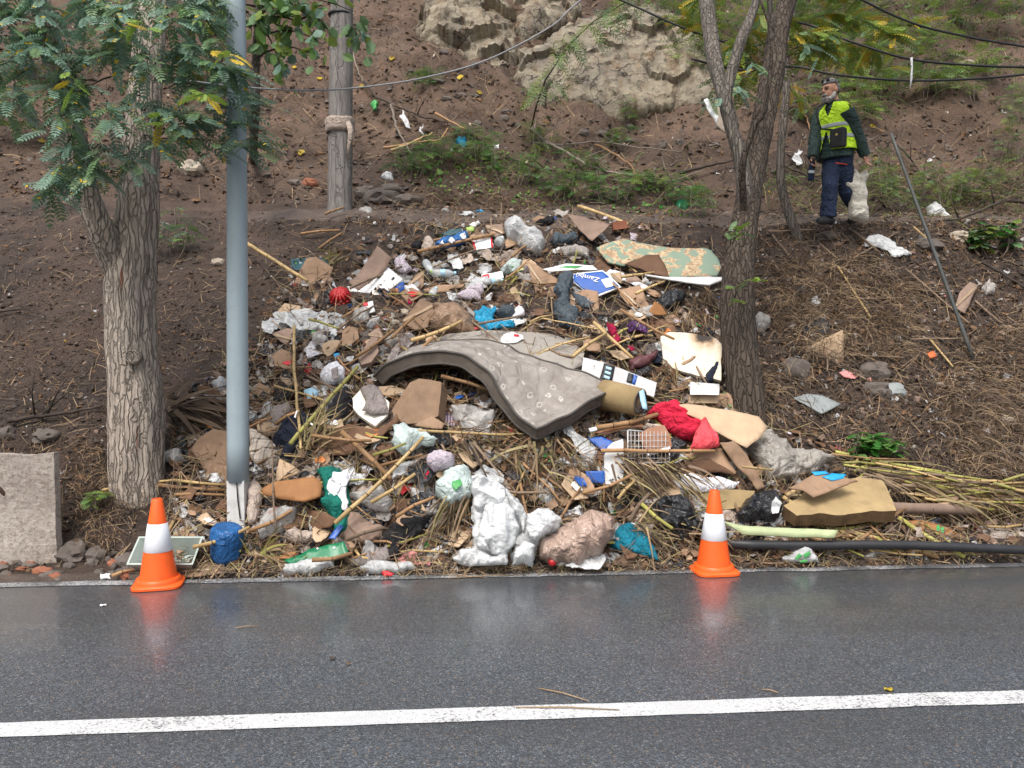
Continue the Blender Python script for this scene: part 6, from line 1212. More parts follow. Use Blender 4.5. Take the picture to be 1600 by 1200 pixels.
ANC = {'teal tray': (485, 411), 'open carton': (590, 440), 'red ribbed lid': (535, 470), 'mint plastic sheet': (470, 505), 'crumpled brown wrap': (705, 500), 'turquoise bag': (765, 498), 'padded cushion': (735, 455), 'big crest bag': (820, 370), 'patterned rug': (1030, 402), 'blue printed carton': (935, 442), 'dark grey garment': (885, 475), 'purple cloth': (995, 507), 'crimson rag': (960, 520), 'scorched board': (1080, 555), 'striped grey box': (970, 590), 'rolled cushion': (975, 625), 'flat foam mattress': (840, 545), 'mattress corner': (840, 665), 'mattress arch': (690, 560), 'tan cardboard box': (655, 625), 'foam tray': (578, 635), 'cardboard trough': (550, 690), 'navy jacket': (460, 680), 'plaid cloth': (412, 700), 'lamp post foot': (370, 770), 'blue tub': (357, 846), 'orange brown board': (455, 765), 'green and white shirt': (525, 775), 'lilac cloth ball': (687, 715), 'green sheet': (500, 867), 'pink cloth': (640, 868), 'black garment': (625, 830), 'printed mint bag': (710, 755), 'largest white bag': (770, 820), 'brown sack': (900, 842), 'teal cloth': (990, 845), 'large black bag': (1060, 810), 'wire crate': (1012, 700), 'white container panel': (960, 722), 'red blanket': (1065, 660), 'pale tan cardboard': (1130, 662), 'dirty clear plastic heap': (1230, 715), 'tan foam block': (1310, 775), 'green plank': (1220, 833), 'leaf print bag': (1250, 865), 'tied black bag': (1190, 788), 'white woven sheet': (1390, 382), 'leaning grey pipe': (1460, 390), 'half buried cardboard': (1290, 545), 'diamond shaped slate': (1277, 630), 'boulders in the bank': (1372, 600), 'worker': (1310, 330), 'weathered grey cardboard': (1510, 465), 'orange scrap': (1456, 553), 'stone row': (600, 312)}
USED = set()
def near(base_, px, py):
    o_ = sorted(ANC, key=lambda a: (ANC[a][0] - px) ** 2 + (ANC[a][1] - py) ** 2)
    for i, j in ((0, 1), (0, 2), (1, 0), (0, 3), (1, 2), (2, 0), (0, 4), (1, 3), (2, 1)):
        s = f'{base_} near the {o_[i]}, towards the {o_[j]}'
        if s not in USED: break
    USED.add(s); return s
# random smaller rubbish filling the heap, each piece its own object
HEAP = [(285, 870), (290, 700), (330, 620), (410, 540), (470, 450), (560, 400), (690, 355), (830, 345), (960, 355), (1050, 380), (1110, 440), (1120, 600), (1200, 690), (1300, 720), (1230, 870), (900, 885)]
KINDS = [('paper_scrap', 'crumpled white paper scrap wedged among the rubbish', 'scrap', 'white_film', 'crumpled white scraps in the heap', film, 54),
         ('grey_scrap', 'crumpled grey plastic scrap wedged among the rubbish', 'scrap', 'grey_film', 'crumpled grey scraps in the heap', film, 41),
         ('cardboard_scrap', 'torn brown cardboard scrap wedged among the rubbish', 'cardboard', CB, 'torn cardboard scraps in the heap', flat, 60),
         ('cardboard_scrap', 'torn dark wet cardboard scrap wedged among the rubbish', 'cardboard', CD, 'dark cardboard scraps in the heap', flat, 29),
         ('black_scrap', 'crumpled black plastic scrap wedged among the rubbish', 'scrap', 'black_film', 'crumpled black scraps in the heap', film, 41),
         ('rag_scrap', 'dirty beige rag wedged among the rubbish', 'rag', 'beige_cloth', 'dirty beige rags in the heap', cloth, 28),
         ('rag_scrap', 'dirty taupe rag wedged among the rubbish', 'rag', 'grey_cloth', 'dirty taupe rags in the heap', cloth, 28),
         ('rag_scrap', 'dirty dark blue rag wedged among the rubbish', 'rag', 'navy_cloth', 'dirty dark blue rags in the heap', cloth, 15),
         ('cardboard_scrap', 'torn pale tan cardboard scrap wedged among the rubbish', 'cardboard', CP, 'pale cardboard scraps in the heap', flat, 26),
         ('clear_scrap', 'wad of clear plastic film wedged among the rubbish', 'scrap', 'clear_film', 'wads of clear film in the heap', film, 32)]
for (nm, lb_, ct, mt_, gp, bs, cnt) in KINDS:
    for _ in range(cnt):
        cx, cy = rnd_in(HEAP); r = random.uniform(6, 19) * (.8 + .4 * (cy - 340) / 540); k = random.randint(5, 7); a0 = random.uniform(0, 6)
        asp = random.uniform(.3, .85); ro = random.gauss(0, .6); ol = []
        for j in range(k):
            u_, v_ = r * random.uniform(.6, 1.35) * math.cos(-a0 - j * 6.2832 / k), r * asp * random.uniform(.6, 1.25) * math.sin(-a0 - j * 6.2832 / k)
            ol.append((cx + u_ * math.cos(ro) - v_ * math.sin(ro), cy + u_ * math.sin(ro) + v_ * math.cos(ro)))
        d = dict(bs); d['n'] = 9; d['lift'] = random.uniform(.03, .08)
        if 'bulge' in d: d['bulge'] = d['bulge'] * .25
        d['rag'] = .016
        if bs is not flat: d['cr'] = .025; d['fr'] = 11; d['fold'] = (.012, 70, random.uniform(0, 3)); d['n'] = 11
        d['pitch'] = random.uniform(15, 65); d['yaw'] = random.uniform(-35, 35)
        item(nm, near(lb_.split(' wedged')[0], cx, cy), ct, ol, mt_, group=gp, **d)

# medium sized pieces filling the heap between the pieces told apart above
LOWH = [(285, 870), (270, 700), (330, 610), (420, 540), (600, 590), (800, 680), (900, 690), (1000, 740), (1130, 740), (1230, 800), (1230, 870), (900, 885)]
MID = [('cardboard_piece', 'soaked brown cardboard piece wedged deep in the heap', 'cardboard', CB, 'soaked cardboard pieces in the heap', flat, 49), ('cardboard_piece', 'pale tan cardboard piece wedged deep in the heap', 'cardboard', CP, 'pale cardboard pieces in the heap', flat, 28), ('cardboard_piece', 'dark wet cardboard piece wedged deep in the heap', 'cardboard', CD, 'dark wet cardboard pieces in the heap', flat, 28),
       ('plastic_wad', 'crumpled white plastic wad wedged deep in the heap', 'plastic wad', 'white_film', 'white plastic wads in the heap', film, 44), ('plastic_wad', 'dirty clear plastic wad wedged deep in the heap', 'plastic wad', 'clear_film', 'clear plastic wads in the heap', film, 39), ('plastic_wad', 'crumpled black plastic wad wedged deep in the heap', 'plastic wad', 'black_film', 'black plastic wads in the heap', film, 39),
       ('cloth_piece', 'dirty beige cloth piece wedged deep in the heap', 'cloth', 'beige_cloth', 'beige cloth pieces in the heap', cloth, 20), ('cloth_piece', 'dirty white cloth piece wedged deep in the heap', 'cloth', 'white_cloth', 'white cloth pieces in the heap', cloth, 15), ('cloth_piece', 'black cloth piece wedged deep in the heap', 'cloth', 'black_cloth', 'black cloth pieces in the heap', cloth, 23)]
for (nm, lb_, ct, mt_, gp, bs, cnt) in MID:
    for z in range(cnt):
        cx, cy = rnd_in(LOWH if z % 2 else HEAP); r = random.uniform(14, 30) * (.75 + .35 * (cy - 340) / 540); k = random.randint(5, 8); a0 = random.uniform(0, 6); asp = random.uniform(.35, .8); ro = random.gauss(0, .6); ol = []
        for j in range(k):
            u_, v_ = r * random.uniform(.65, 1.3) * math.cos(-a0 - j * 6.2832 / k), r * asp * random.uniform(.6, 1.25) * math.sin(-a0 - j * 6.2832 / k)
            ol.append((cx + u_ * math.cos(ro) - v_ * math.sin(ro), min(884, cy + u_ * math.sin(ro) + v_ * math.cos(ro))))
        d = dict(bs); d['n'] = 14; d['lift'] = random.uniform(.02, .09); d['pitch'] = random.uniform(12, 60); d['yaw'] = random.uniform(-35, 35)
        if bs is flat: cv = random.uniform(-1.2, 1.2); d['curl'] = lambda u, v, cv=cv: cv * u * u; d['cr'] = .012
        else: d['fold'] = (.022, 45, random.uniform(0, 3)); d['n'] = 18
        o_ = item(nm, near(lb_.split(' wedged')[0], cx, cy), ct, ol, mt_, group=gp, **d)
        if bs is flat and random.random() < .3:
            q_ = [(cx + (x_ - cx) * .45 + 3, cy + (y_ - cy) * .4) for x_, y_ in ol]
            item('print_patch', None, None, q_, random.choice(['print_blue', 'print_red', 'print_white', 'print_white', 'print_orange', 'ink_black']), frame=FR[o_.name], lift=.014, parent=o_, th=.002, cr=.012, n=7, rag=.003, curl=d['curl'], seed=sum(int(a * 7 + c_) for a, c_ in ol) % 997)

# ------------------------------------------------------------------ canes and sticks
def cane(p0, p1, r, mt, label, group=None, name='cane', bend=0., cat='cane'):
    p0, p1 = Vector(p0), Vector(p1); L_ = (p1 - p0).length; ax = (p1 - p0).normalized(); sd_ = ax.cross(NB)
    if sd_.length < .1: sd_ = ax.orthogonal()
    sd_.normalize(); ni = max(2, int(L_ / random.uniform(.11, .17))); pts = []; rr = []; mi = []
    o_ = random.uniform(-.5, .5)
    for i in range(ni + 1):
        t = i / ni; c = p0.lerp(p1, t) + sd_ * bend * math.sin(t * math.pi) + sd_ * .008 * noise.noise(p0 * 5 + Vector((t * 6, 0, 0)))
        k = r * (1.06 - .22 * t) * (1 + .08 * noise.noise(c * 9))
        if 0 < i < ni:
            for dx, f in ((-.006, 1.0), (-.002, 1.17), (.002, 1.17), (.006, 1.0)): pts.append(c + ax * dx); rr.append(k * f); mi.append(1 if f < 1.1 and dx < 0 or dx == -.002 else 0)
        else: pts.append(c); rr.append(k); mi.append(0)
    mb = MB(); mb.tube(pts, rr, 7, mfn=lambda i: mi[i] if i < len(mi) - 1 else 0)
    return mb.link(name, [mt, 'cane_node'], label=label, cat=cat, group=group)
def cpx(x0, y0, x1, y1, w_, mt, label, lift=.12, group=None, bend=0., name='cane', cat='cane'):
    a, na = G(x0, y0); b_, nb_ = G(x1, y1); m_, _ = G((x0 + x1) / 2, (y0 + y1) / 2)
    a = a + NB * lift; b_ = b_ + NB * lift
    d = (m_ - (a + b_) / 2).dot(NB) + .03
    if d > 0: a += NB * d; b_ += NB * d
    r = w_ * .38 * (a - CAM).length / FOC
    return cane(a, b_, r, mt, label, group, name, bend, cat)
CY, CGn, CT, CX = 'cane_yellow', 'cane_green', 'cane_tan', 'cane_grey'
CL = [(392, 402, 487, 462, 7, CY, 'long yellow cane sticking out of the heap over bare soil'), (468, 535, 472, 655, 6, CY, 'pale yellow cane standing upright beside the jacket'), (472, 655, 480, 726, 6, CY, 'short upright yellow cane below the jacket shoulder'),
 (903, 328, 980, 357, 7, CY, 'yellow cane on the crest sloping towards the reddish box'), (655, 411, 772, 384, 7, CT, 'tan cane running from the clear bottle to the white red carton'), (655, 386, 700, 378, 7, CT, 'short thick tan cane beside the blue patterned cloth'),
 (645, 551, 722, 521, 8, CY, 'yellow cane lying on top of the arched mattress'), (562, 578, 618, 536, 7, CT, 'tan cane left of the arched mattress'), (618, 558, 652, 524, 7, CT, 'tan cane on the grey rag beside the mattress'), (622, 600, 678, 551, 8, CT, 'thick tan cane poking from under the mattress arch'),
 (722, 570, 736, 602, 8, CT, 'curved tan cane in the hollow under the mattress arch'), (827, 523, 861, 512, 5, CY, 'short yellow cane on the flat foam mattress'), (748, 531, 818, 517, 5, CX, 'grey brown cane lying along the flat foam mattress'), (925, 524, 985, 580, 7, CY, 'bright yellow cane right of the dark garment'), (965, 514, 1046, 560, 6, CT, 'tan cane crossing toward the scorched board'),
 (892, 585, 944, 548, 8, CY, 'yellow cane over the pale striped box'), (968, 453, 1018, 446, 6, CY, 'yellow cane under the white cloth'), (990, 480, 1034, 461, 6, CY, 'yellow cane across the pale brown cardboard'), (955, 460, 992, 502, 4, CT, 'thin stick above the purple cloth'),
 (465, 722, 566, 602, 9, CGn, 'long green cane slanting past the foam tray'), (442, 690, 478, 671, 6, CT, 'tan cane poking from the jacket'), (495, 710, 588, 718, 7, CT, 'tan cane under the cardboard trough'), (542, 704, 616, 776, 11, CT, 'thickest brown cane, leaning down to a split end'), (532, 842, 666, 710, 9, CY, 'longest pale yellow cane slanting up to the lilac cloth'),
 (587, 812, 654, 769, 8, CY, 'yellow cane right of the long slanting cane'), (645, 696, 802, 703, 6, CY, 'long level yellow cane above the lilac cloth ball'), (598, 748, 664, 731, 6, CT, 'tan cane left of the red scrap'), (590, 740, 640, 722, 6, CGn, 'green yellow cane crossing the long slanting cane'), (398, 847, 464, 814, 8, CT, 'tan cane in front of the lamp post base'), (443, 852, 437, 717, 4, CX, 'thin grey upright stem before the orange board'),
 (547, 864, 606, 845, 8, CX, 'dark cane end lying by the green sheet'), (625, 834, 682, 804, 8, CT, 'tan cane over the black garment'), (498, 899, 559, 889, 9, CT, 'brown cane lying at the kerb between white bags'), (692, 612, 772, 635, 8, CT, 'tan cane crossing the dark hollow under the mattress'), (929, 692, 1022, 671, 11, CT, 'thick brown cane across the white drawer and wire crate'),
 (935, 731, 1107, 731, 8, CT, 'straight reddish brown cane below the wire crate'), (908, 797, 982, 769, 7, CT, 'tan cane above the brown sack'), (962, 800, 987, 772, 7, CY, 'short yellow cane above the teal cloth'), (978, 838, 1008, 795, 9, CX, 'grey brown cane over the teal cloth'), (996, 814, 1042, 852, 8, CGn, 'yellow green cane over the teal cloth'),
 (1302, 712, 1466, 743, 7, CGn, 'longest green yellow cane at the top of the reeds'), (1360, 746, 1489, 773, 8, CT, 'orange tan cane in the middle of the reeds'), (1330, 743, 1374, 724, 7, CGn, 'short green cane at the head of the reeds'), (1328, 735, 1338, 722, 6, CY, 'stubby yellow cane stump at the head of the reeds'), (1220, 783, 1287, 826, 8, CY, 'yellow cane in front of the tan foam block'), (1220, 815, 1454, 871, 8, CY, 'longest yellow cane over the black pipe'),
 (1330, 858, 1406, 804, 8, CT, 'tan cane leaning on the corner of the tan foam block'), (1303, 838, 1332, 857, 7, CY, 'short yellow cane at the end of the green plank'), (1365, 845, 1404, 871, 9, CGn, 'short thick green cane over the black pipe'), (1400, 815, 1502, 876, 9, CGn, 'green yellow reed over the black pipe end'), (1487, 788, 1569, 777, 8, CGn, 'bright green cane near the end of the reeds'), (1508, 859, 1546, 867, 6, CY, 'yellow cane end under the black pipe'),
 (1250, 842, 1329, 866, 7, CT, 'brown cane behind the printed leaf bag'), (1226, 781, 1262, 766, 11, CY, 'thick pale cane under the blue labelled board'), (165, 772, 275, 757, 5, CY, 'thin yellow cane crossing the foot of the thick trunk'), (275, 757, 356, 765, 6, CY, 'yellow cane between thick trunk and lamp post'), (252, 764, 356, 773, 8, CT, 'thick tan cane at the foot of the thick trunk'), (277, 779, 356, 781, 6, CT, 'brown cane lowest beside the thick trunk'),
 (265, 841, 298, 784, 6, CY, 'yellow cane rising behind the plastic box'), (317, 877, 402, 846, 8, CY, 'yellow cane lying in front of the blue tub'), (180, 905, 215, 897, 6, CT, 'tan cane end lying on the kerb by the cone'), (1148, 757, 1195, 763, 5, CY, 'yellow cane above the tan box behind the cone'), (512, 345, 540, 335, 5, CT, 'tan cane above the bare soil by the utility pole'), (472, 372, 532, 366, 5, CT, 'thin tan cane on bare soil left of the crest'), (500, 395, 536, 370, 5, CT, 'tan stick slanting on bare soil over the teal tray')]
for k, (a, b_, c_, d_, e_, m_, l_) in enumerate(CL): cpx(a, b_, c_, d_, e_, m_, l_, lift=random.uniform(.16, .26) if 300 < a < 1200 and b_ > 400 else .06, bend=random.uniform(-.02, .02))
SR = [(1205, 372, 1231, 405, CT), (1307, 422, 1357, 500, CY), (1412, 425, 1510, 510, CT), (1345, 507, 1362, 537, CT), (1325, 560, 1410, 564, CT), (1450, 535, 1485, 578, CY), (1340, 472, 1410, 471, CT), (1200, 367, 1272, 364, CT), (1278, 386, 1308, 410, CT), (1420, 535, 1500, 534, CX), (1498, 370, 1528, 405, CX), (1330, 410, 1400, 368, CT), (1400, 455, 1475, 462, CT), (1330, 365, 1372, 400, CT), (1520, 475, 1560, 510, CX), (1570, 500, 1600, 520, CT), (1425, 360, 1448, 380, CY), (1290, 585, 1290, 560, CT), (1330, 588, 1350, 598, CT)]
for a, b_, c_, d_, m_ in SR: cpx(a, b_, c_, d_, 3.6, CX if m_ == CT else m_, near('dry broken stalk lying', (a + c_) / 2, (b_ + d_) / 2), .05, 'broken canes on the bank beside the forked tree')
HEAPC = [(300, 880), (300, 680), (420, 580), (480, 470), (600, 400), (760, 360), (960, 370), (1090, 450), (1110, 600), (1180, 720), (1240, 880), (900, 885)]
for _ in range(190):
    x0, y0 = rnd_in(HEAPC); an = random.gauss(0, .65); L_ = random.uniform(25, 105); x1, y1 = x0 + L_ * math.cos(an), y0 + L_ * math.sin(an)
    if not inpoly((x1, y1), HEAPC): continue
    cpx(x0, y0, x1, y1, random.uniform(2.2, 6), random.choice([CY, CT, CT, CX, CX, CGn]), near('dry cane stalk lying', (x0 + x1) / 2, (y0 + y1) / 2), random.uniform(.05, .13), 'loose cane stalks in the heap', random.uniform(-.03, .03))
REED = [(1290, 720), (1340, 735), (1470, 752), (1600, 770), (1600, 795), (1540, 800), (1400, 790), (1385, 750), (1310, 745)]
for _ in range(75):
    x0, y0 = rnd_in(REED); L_ = random.uniform(50, 150); an = random.gauss(.12, .13); x1 = min(1640, x0 + L_ * math.cos(an)); y1 = y0 + L_ * math.sin(an)
    cpx(x0, y0, x1, min(y1, 806), random.uniform(3, 6), random.choice([CY, CY, CGn, CGn, CT, CX]), 'cut reed stalk in the pile of reeds beside the black pipe', random.uniform(.04, .14), 'cut reeds piled along the verge', random.uniform(-.03, .03), 'reed_stalk', 'reed')
LOW = [(1240, 818), (1500, 812), (1560, 845), (1480, 876), (1240, 876), (1130, 868), (1130, 850)]
for _ in range(14):
    x0, y0 = rnd_in(LOW); L_ = random.uniform(40, 110); an = random.gauss(.2, .35); cpx(x0, y0, x0 + L_ * math.cos(an), min(876, y0 + L_ * math.sin(an)), random.uniform(3, 6), random.choice([CY, CGn, CT, CX]), 'cut reed stalk lying low across the black pipe', random.uniform(.04, .1), 'cut reeds across the black pipe', random.uniform(-.03, .03), 'reed_stalk', 'reed')
# leaning grey pipe on the slope
p0 = at(1392, 208, 8.2); p1, _ = G(1523, 567); mb = MB(); mb.tube([p0.lerp(p1, i / 10) for i in range(11)], [.014 + .006 * i / 10 for i in range(11)], 12); mb.link('leaning_pipe', ['bare_steel'], label='long grey metal pipe leaning on the slope right of the worker', cat='pipe')
# dead branches on the terrace
def branch(label, pts, r, mt='stick_dark', name='dead_branch', subs=0, lift=.12):
    P = [(G(x, y)[0] + Vector((0, -.05, lift))) for x, y in pts]; Q = []
    for i in range(len(P) - 1):
        for j in range(5): Q.append(P[i].lerp(P[i + 1], j / 5) + Vector((noise.noise(P[i] * 3 + Vector((j, 0, 0))), 0, noise.noise(P[i] * 3 + Vector((0, j, 0))))) * .02)
    Q.append(P[-1]); mb = MB(); mb.tube(Q, [r * (1 - .6 * i / len(Q)) for i in range(len(Q))], 7)
    for k in range(subs):
        q = random.choice(Q[2:]); d = Vector((random.uniform(-1, 1), random.uniform(-.3, .2), random.uniform(.1, 1))).normalized(); mb.tube([q, q + d * .2, q + d * .38 + Vector((.05, 0, .02))], [r * .45, r * .3, r * .12], 5)
    mb.link(name, [mt], label=label, cat='branch')
branch('long dark dead branch with plastic ribbons below the grey cable', [(570, 140), (590, 165), (625, 183), (660, 197), (700, 206)], .022, subs=2)
branch('pale bare branch hanging beside the wooden pole', [(551, 90), (560, 125), (572, 148)], .014, 'twig_pale')
branch('pale forked branch standing in the terrace shoots', [(612, 178), (618, 205), (628, 232), (645, 255)], .022, 'twig_pale')
branch('reddish broken branch below the turquoise scrap', [(680, 192), (705, 205), (728, 216)], .022, 'cane_tan')
branch('pale broken branch lying over the terrace shoots', [(600, 245), (640, 240), (690, 232), (700, 215)], .02, 'cane_tan')
branch('tan broken branch crossing the terrace shoots', [(612, 250), (645, 238), (676, 222)], .024, 'cane_yellow')
branch('long grey branch with twigs lying along the terrace', [(830, 215), (850, 235), (885, 252), (915, 272), (945, 283), (1000, 290), (1050, 298)], .026, 'twig_pale', subs=6)
branch('thin grey branch running level above the terrace shoots', [(835, 238), (880, 240), (930, 235), (1000, 245), (1065, 252)], .014, 'twig_pale', subs=4)
branch('reddish branch sloping across the terrace shoots', [(930, 240), (960, 255), (985, 272), (992, 288)], .018, 'cane_tan')
branch('dark branch lying behind the forked tree base', [(1060, 285), (1100, 275), (1150, 262)], .03)
branch('dark thin branch in the grass above the left slope', [(800, 262), (840, 278), (900, 284), (960, 288)], .02, subs=4)
branch('thin orange branch standing beside the worker', [(1240, 145), (1248, 175), (1258, 200), (1266, 222)], .018, 'cane_tan')
branch('dark twig standing behind the worker', [(1400, 240), (1420, 262), (1440, 290)], .018, subs=3)
branch('curved dead branch along the terrace edge at the right', [(1600, 330), (1560, 328), (1530, 345), (1500, 358), (1470, 362)], .025, 'stick_dark', subs=4)
branch('black branch sloping down the right bank', [(1530, 428), (1560, 445), (1600, 470)], .02)
branch('thin bent stem in front of the worker', [(1278, 310), (1300, 275), (1330, 245), (1370, 225)], .008, 'twig_pale')
branch('dark branch between tree and worker on the terrace', [(1220, 272), (1260, 290), (1290, 300)], .022, subs=5)
branch('broken root trailing on the left slope beside the trunk', [(20, 662), (70, 655), (120, 648), (165, 640)], .02, 'stick_dark', subs=3, lift=.03)
branch('thin dark twig on the soil left of the trunk', [(0, 492), (40, 488), (70, 495)], .011, 'stick_dark', lift=.03)

# ------------------------------------------------------------------ stones
def stone(px, py, wpx, hpx, mt, label, group=None, seed=0, name='stone', sink=.3, cat='stone'):
    p, _ = G(px, py); s = (p - CAM).length / FOC; rx, rz = wpx * s / 2, hpx * s / 2
    bm = bmesh.new(); bmesh.ops.create_icosphere(bm, subdivisions=3, radius=1)
    for v in bm.verts:
        c = v.co.copy() + Vector((seed * 3.1, seed, 0)); k = 1 + .28 * blocky(c, 1.3, .8) + .08 * noise.noise(c * 4)
        v.co = Vector((v.co.x * rx * k, v.co.y * rx * .8 * k, v.co.z * rz * k))
    vs = [v.co + p + Vector((0, rx * .2, rz * (1 - sink * 2) * .5)) for v in bm.verts]; fs = [tuple(v.index for v in f.verts) for f in bm.faces]; bm.free()
    o = link(name, vs, fs, mt, label=label, cat=cat, group=group); o.data.set_sharp_from_angle(angle=R(32)); return o
for i, (x, y, w_, h_, m_, l_) in enumerate([(598, 315, 56, 34, 'stone_grey', 'largest grey stone in the row behind the wooden pole'), (570, 305, 34, 26, 'stone_grey', 'pale flat stone next to the wooden pole'), (632, 318, 52, 24, 'stone_grey', 'flat grey stone at the right end of the stone row'), (612, 300, 44, 20, 'stone_grey', 'flat stone lying on top of the stone row'), (484, 289, 26, 18, 'brick_red', 'broken reddish brick left of the wooden pole'), (462, 287, 22, 12, 'stone_grey', 'flat brown stone beside the broken brick'), (298, 268, 36, 26, 'stone_pale', 'pale stone between thick trunk and lamp post'),
    (112, 872, 42, 36, 'stone_grey', 'broken concrete chunk at the foot of the wall'), (148, 872, 30, 24, 'stone_grey', 'brown angular stone right of the concrete chunk'), (198, 882, 34, 26, 'stone_grey', 'flat rounded stone beside the left cone'), (80, 868, 30, 20, 'stone_grey', 'small brown stone under the wall corner'), (68, 685, 36, 20, 'stone_grey', 'grey stone on the soil above the wall'), (8, 680, 24, 20, 'stone_grey', 'dark rounded stone at the wall top'), (1368, 582, 44, 34, 'stone_grey', 'large grey boulder in the bank above the green weed'), (1375, 612, 48, 32, 'stone_grey', 'dark boulder under the largest boulder in the bank'), (1398, 612, 40, 26, 'slate_sheet', 'bluish flat stone on the dark boulder'), (1243, 578, 46, 40, 'stone_grey', 'brown boulder beside the tan cardboard on the bank'), (1292, 372, 30, 18, 'stone_grey', 'grey stone on the slope below the worker'), (1575, 662, 24, 16, 'stone_pale', 'pale stone on the bank near the right edge'), (1470, 602, 12, 8, 'stone_pale', 'small white stone on the bank'), (1541, 676, 12, 9, 'white_plastic', 'small white round pebble on the bank'), (340, 412, 22, 14, 'stone_pale', 'flat pale stone beside the lamp post on the soil'), (1450, 385, 40, 20, 'stone_grey', 'brown stone beside the leaning pipe'), (1500, 372, 34, 18, 'stone_pale', 'flat tan stone on the terrace edge by the leaning pipe'), (1512, 105, 26, 14, 'stone_pale', 'flat stone on the upper hillside below the cables'),
    (150, 345, 10, 8, 'stone_pale', 'small pale stone on the soil left of the trunk'), (690, 540, 10, 8, 'stone_pale', 'small pale pebble near the grey rag')]):
    stone(x, y, w_, h_, m_, l_, seed=i, sink=.6 if 1200 < x < 1420 and y > 500 else .3)
RUB = [(570, 548), (560, 520), (590, 505), (630, 470), (650, 500), (640, 530), (600, 560)]
for i in range(34):
    x, y = rnd_in(RUB); stone(x, y, random.uniform(10, 24), random.uniform(8, 17), random.choice(['stone_grey', 'stone_grey', 'stone_pale', 'brick_red']), 'small brown stone in the rubble under the open carton', 'rubble stones left of the arched mattress', i + 40)
for i in range(60):
    x, y = rnd_in([(0, 880), (110, 885), (215, 870), (215, 905), (0, 908)]) if i < 36 else rnd_in([(640, 60), (820, 40), (850, 200), (1140, 190), (1200, 250), (700, 200)])
    if i < 36: stone(x, y, random.uniform(8, 22), random.uniform(6, 14), random.choice(['stone_grey', 'stone_grey', 'stone_grey', 'brick_red']), 'small brown stone on the verge in front of the concrete wall', 'small stones along the left verge', i + 90)
    else: stone(x, y, random.uniform(8, 20), random.uniform(6, 13), 'stone_grey', 'loose stone on the soil below the rock face', 'loose stones below the rock face', i + 90)

# ------------------------------------------------------------------ dry leaf clumps
def ribbon(mb, p, d, L_, wd, m=0, droop=.6, seg=6):
    p = Vector(p); d = d.normalized(); sd_ = d.cross(Vector((random.uniform(-1, 1), random.uniform(-1, 1), random.uniform(-.2, 1)))).normalized(); k0 = len(mb.v)
    for i in range(seg + 1):
        t = i / seg; w_ = wd * (1 - t) ** .6 * .5 + .0006
        mb.v += [tuple(p - sd_ * w_), tuple(p + sd_ * w_)]
        if i: mb.f.append((k0 + 2 * i - 2, k0 + 2 * i - 1, k0 + 2 * i + 1, k0 + 2 * i)); mb.m.append(m)
        d = (d + Vector((0, 0, -droop / seg)) + Vector((random.gauss(0, .06), random.gauss(0, .06), random.gauss(0, .06)))).normalized(); p = p + d * L_ / seg
        sd_ = (sd_ - d * sd_.dot(d)).normalized()
def clump(label, spots, n, ang, spread, L_, wd, mats, lift=.14, droop=.6, name='dry_leaf_clump', cat='dry leaves'):
    mb = MB()
    for _ in range(n):
        x, y = random.choice(spots); p = G(x + random.gauss(0, 8), y + random.gauss(0, 6))[0] + NB * random.uniform(.02, lift); a = R(ang + random.gauss(0, spread))
        d = Vector((math.cos(a), random.uniform(-.35, .1), math.sin(a))); ribbon(mb, p, d, L_ * random.uniform(.5, 1.15), wd * random.uniform(.5, 1.2), random.randrange(len(mats)), droop)
    mb.link(name, mats, label=label, cat=cat)
clump('fan of dry cane leaves spreading over the black bag', [(960, 742), (1000, 745), (1030, 748), (1060, 752)], 120, -28, 18, .42, .016, ['straw', 'straw_green', 'straw_dark', 'cane_grey'], .26)
clump('hanging brush of dry cane leaves left of the largest bag', [(735, 782), (720, 790), (712, 800)], 110, -122, 16, .48, .014, ['straw', 'straw_dark', 'cane_grey', 'straw_green'], .24, .8)
clump('dead palm leaves stacked between thick trunk and lamp post', [(275, 640), (290, 650), (320, 640), (345, 648), (280, 660)], 110, -8, 22, .5, .035, ['straw_dark', 'cane_grey', 'stick_dark'], .2, .5)
clump('withered brown leaves heaped above the brown sack', [(830, 700), (850, 715), (870, 705), (815, 720), (840, 735)], 130, -80, 40, .3, .022, ['straw_green', 'dead_leaf', 'straw', 'straw_dark'], .22)
clump('tangled straw and cane leaves beside the teal cloth', [(990, 840), (1020, 850), (1060, 850), (1000, 820), (1090, 840)], 110, -20, 45, .34, .013, ['straw', 'straw_green', 'straw_dark'], .24)
clump('green cane leaves standing above the teal tray', [(515, 415), (520, 425)], 14, 70, 35, .28, .018, ['straw_green', 'cane_green'], .1)
clump('long green yellow leaves left of the tall brown cardboard', [(806, 440), (815, 455), (800, 450)], 30, 220, 40, .24, .02, ['straw_green', 'cane_green', 'straw'], .18)
clump('dry cane leaves wrapped round the green slanting cane', [(495, 690), (505, 700), (485, 712)], 34, 60, 20, .38, .018, ['straw_green', 'straw'], .2)
clump('dark dead palm frond slanting above the largest bag', [(722, 705), (728, 712), (735, 718)], 18, -48, 9, .42, .022, ['straw_dark', 'stick_dark', 'cane_grey'], .26)
clump('dry brown leaf mass under the patterned rug beside the tree', [(1060, 485), (1085, 500), (1100, 470), (1075, 515), (1095, 540)], 160, -85, 30, .34, .012, ['straw_dark', 'straw', 'dead_leaf'], .15)
clump('loose reed leaves in the pile of cut reeds', [(1350, 750), (1420, 765), (1480, 775), (1540, 780), (1580, 790), (1440, 800)], 170, -10, 18, .55, .014, ['straw', 'straw_green', 'cane_grey'], .16)
clump('reed leaves strewn across the black pipe', [(1300, 845), (1380, 840), (1440, 835), (1480, 850)], 45, -20, 30, .35, .013, ['straw', 'straw_green', 'straw_dark'], .07)
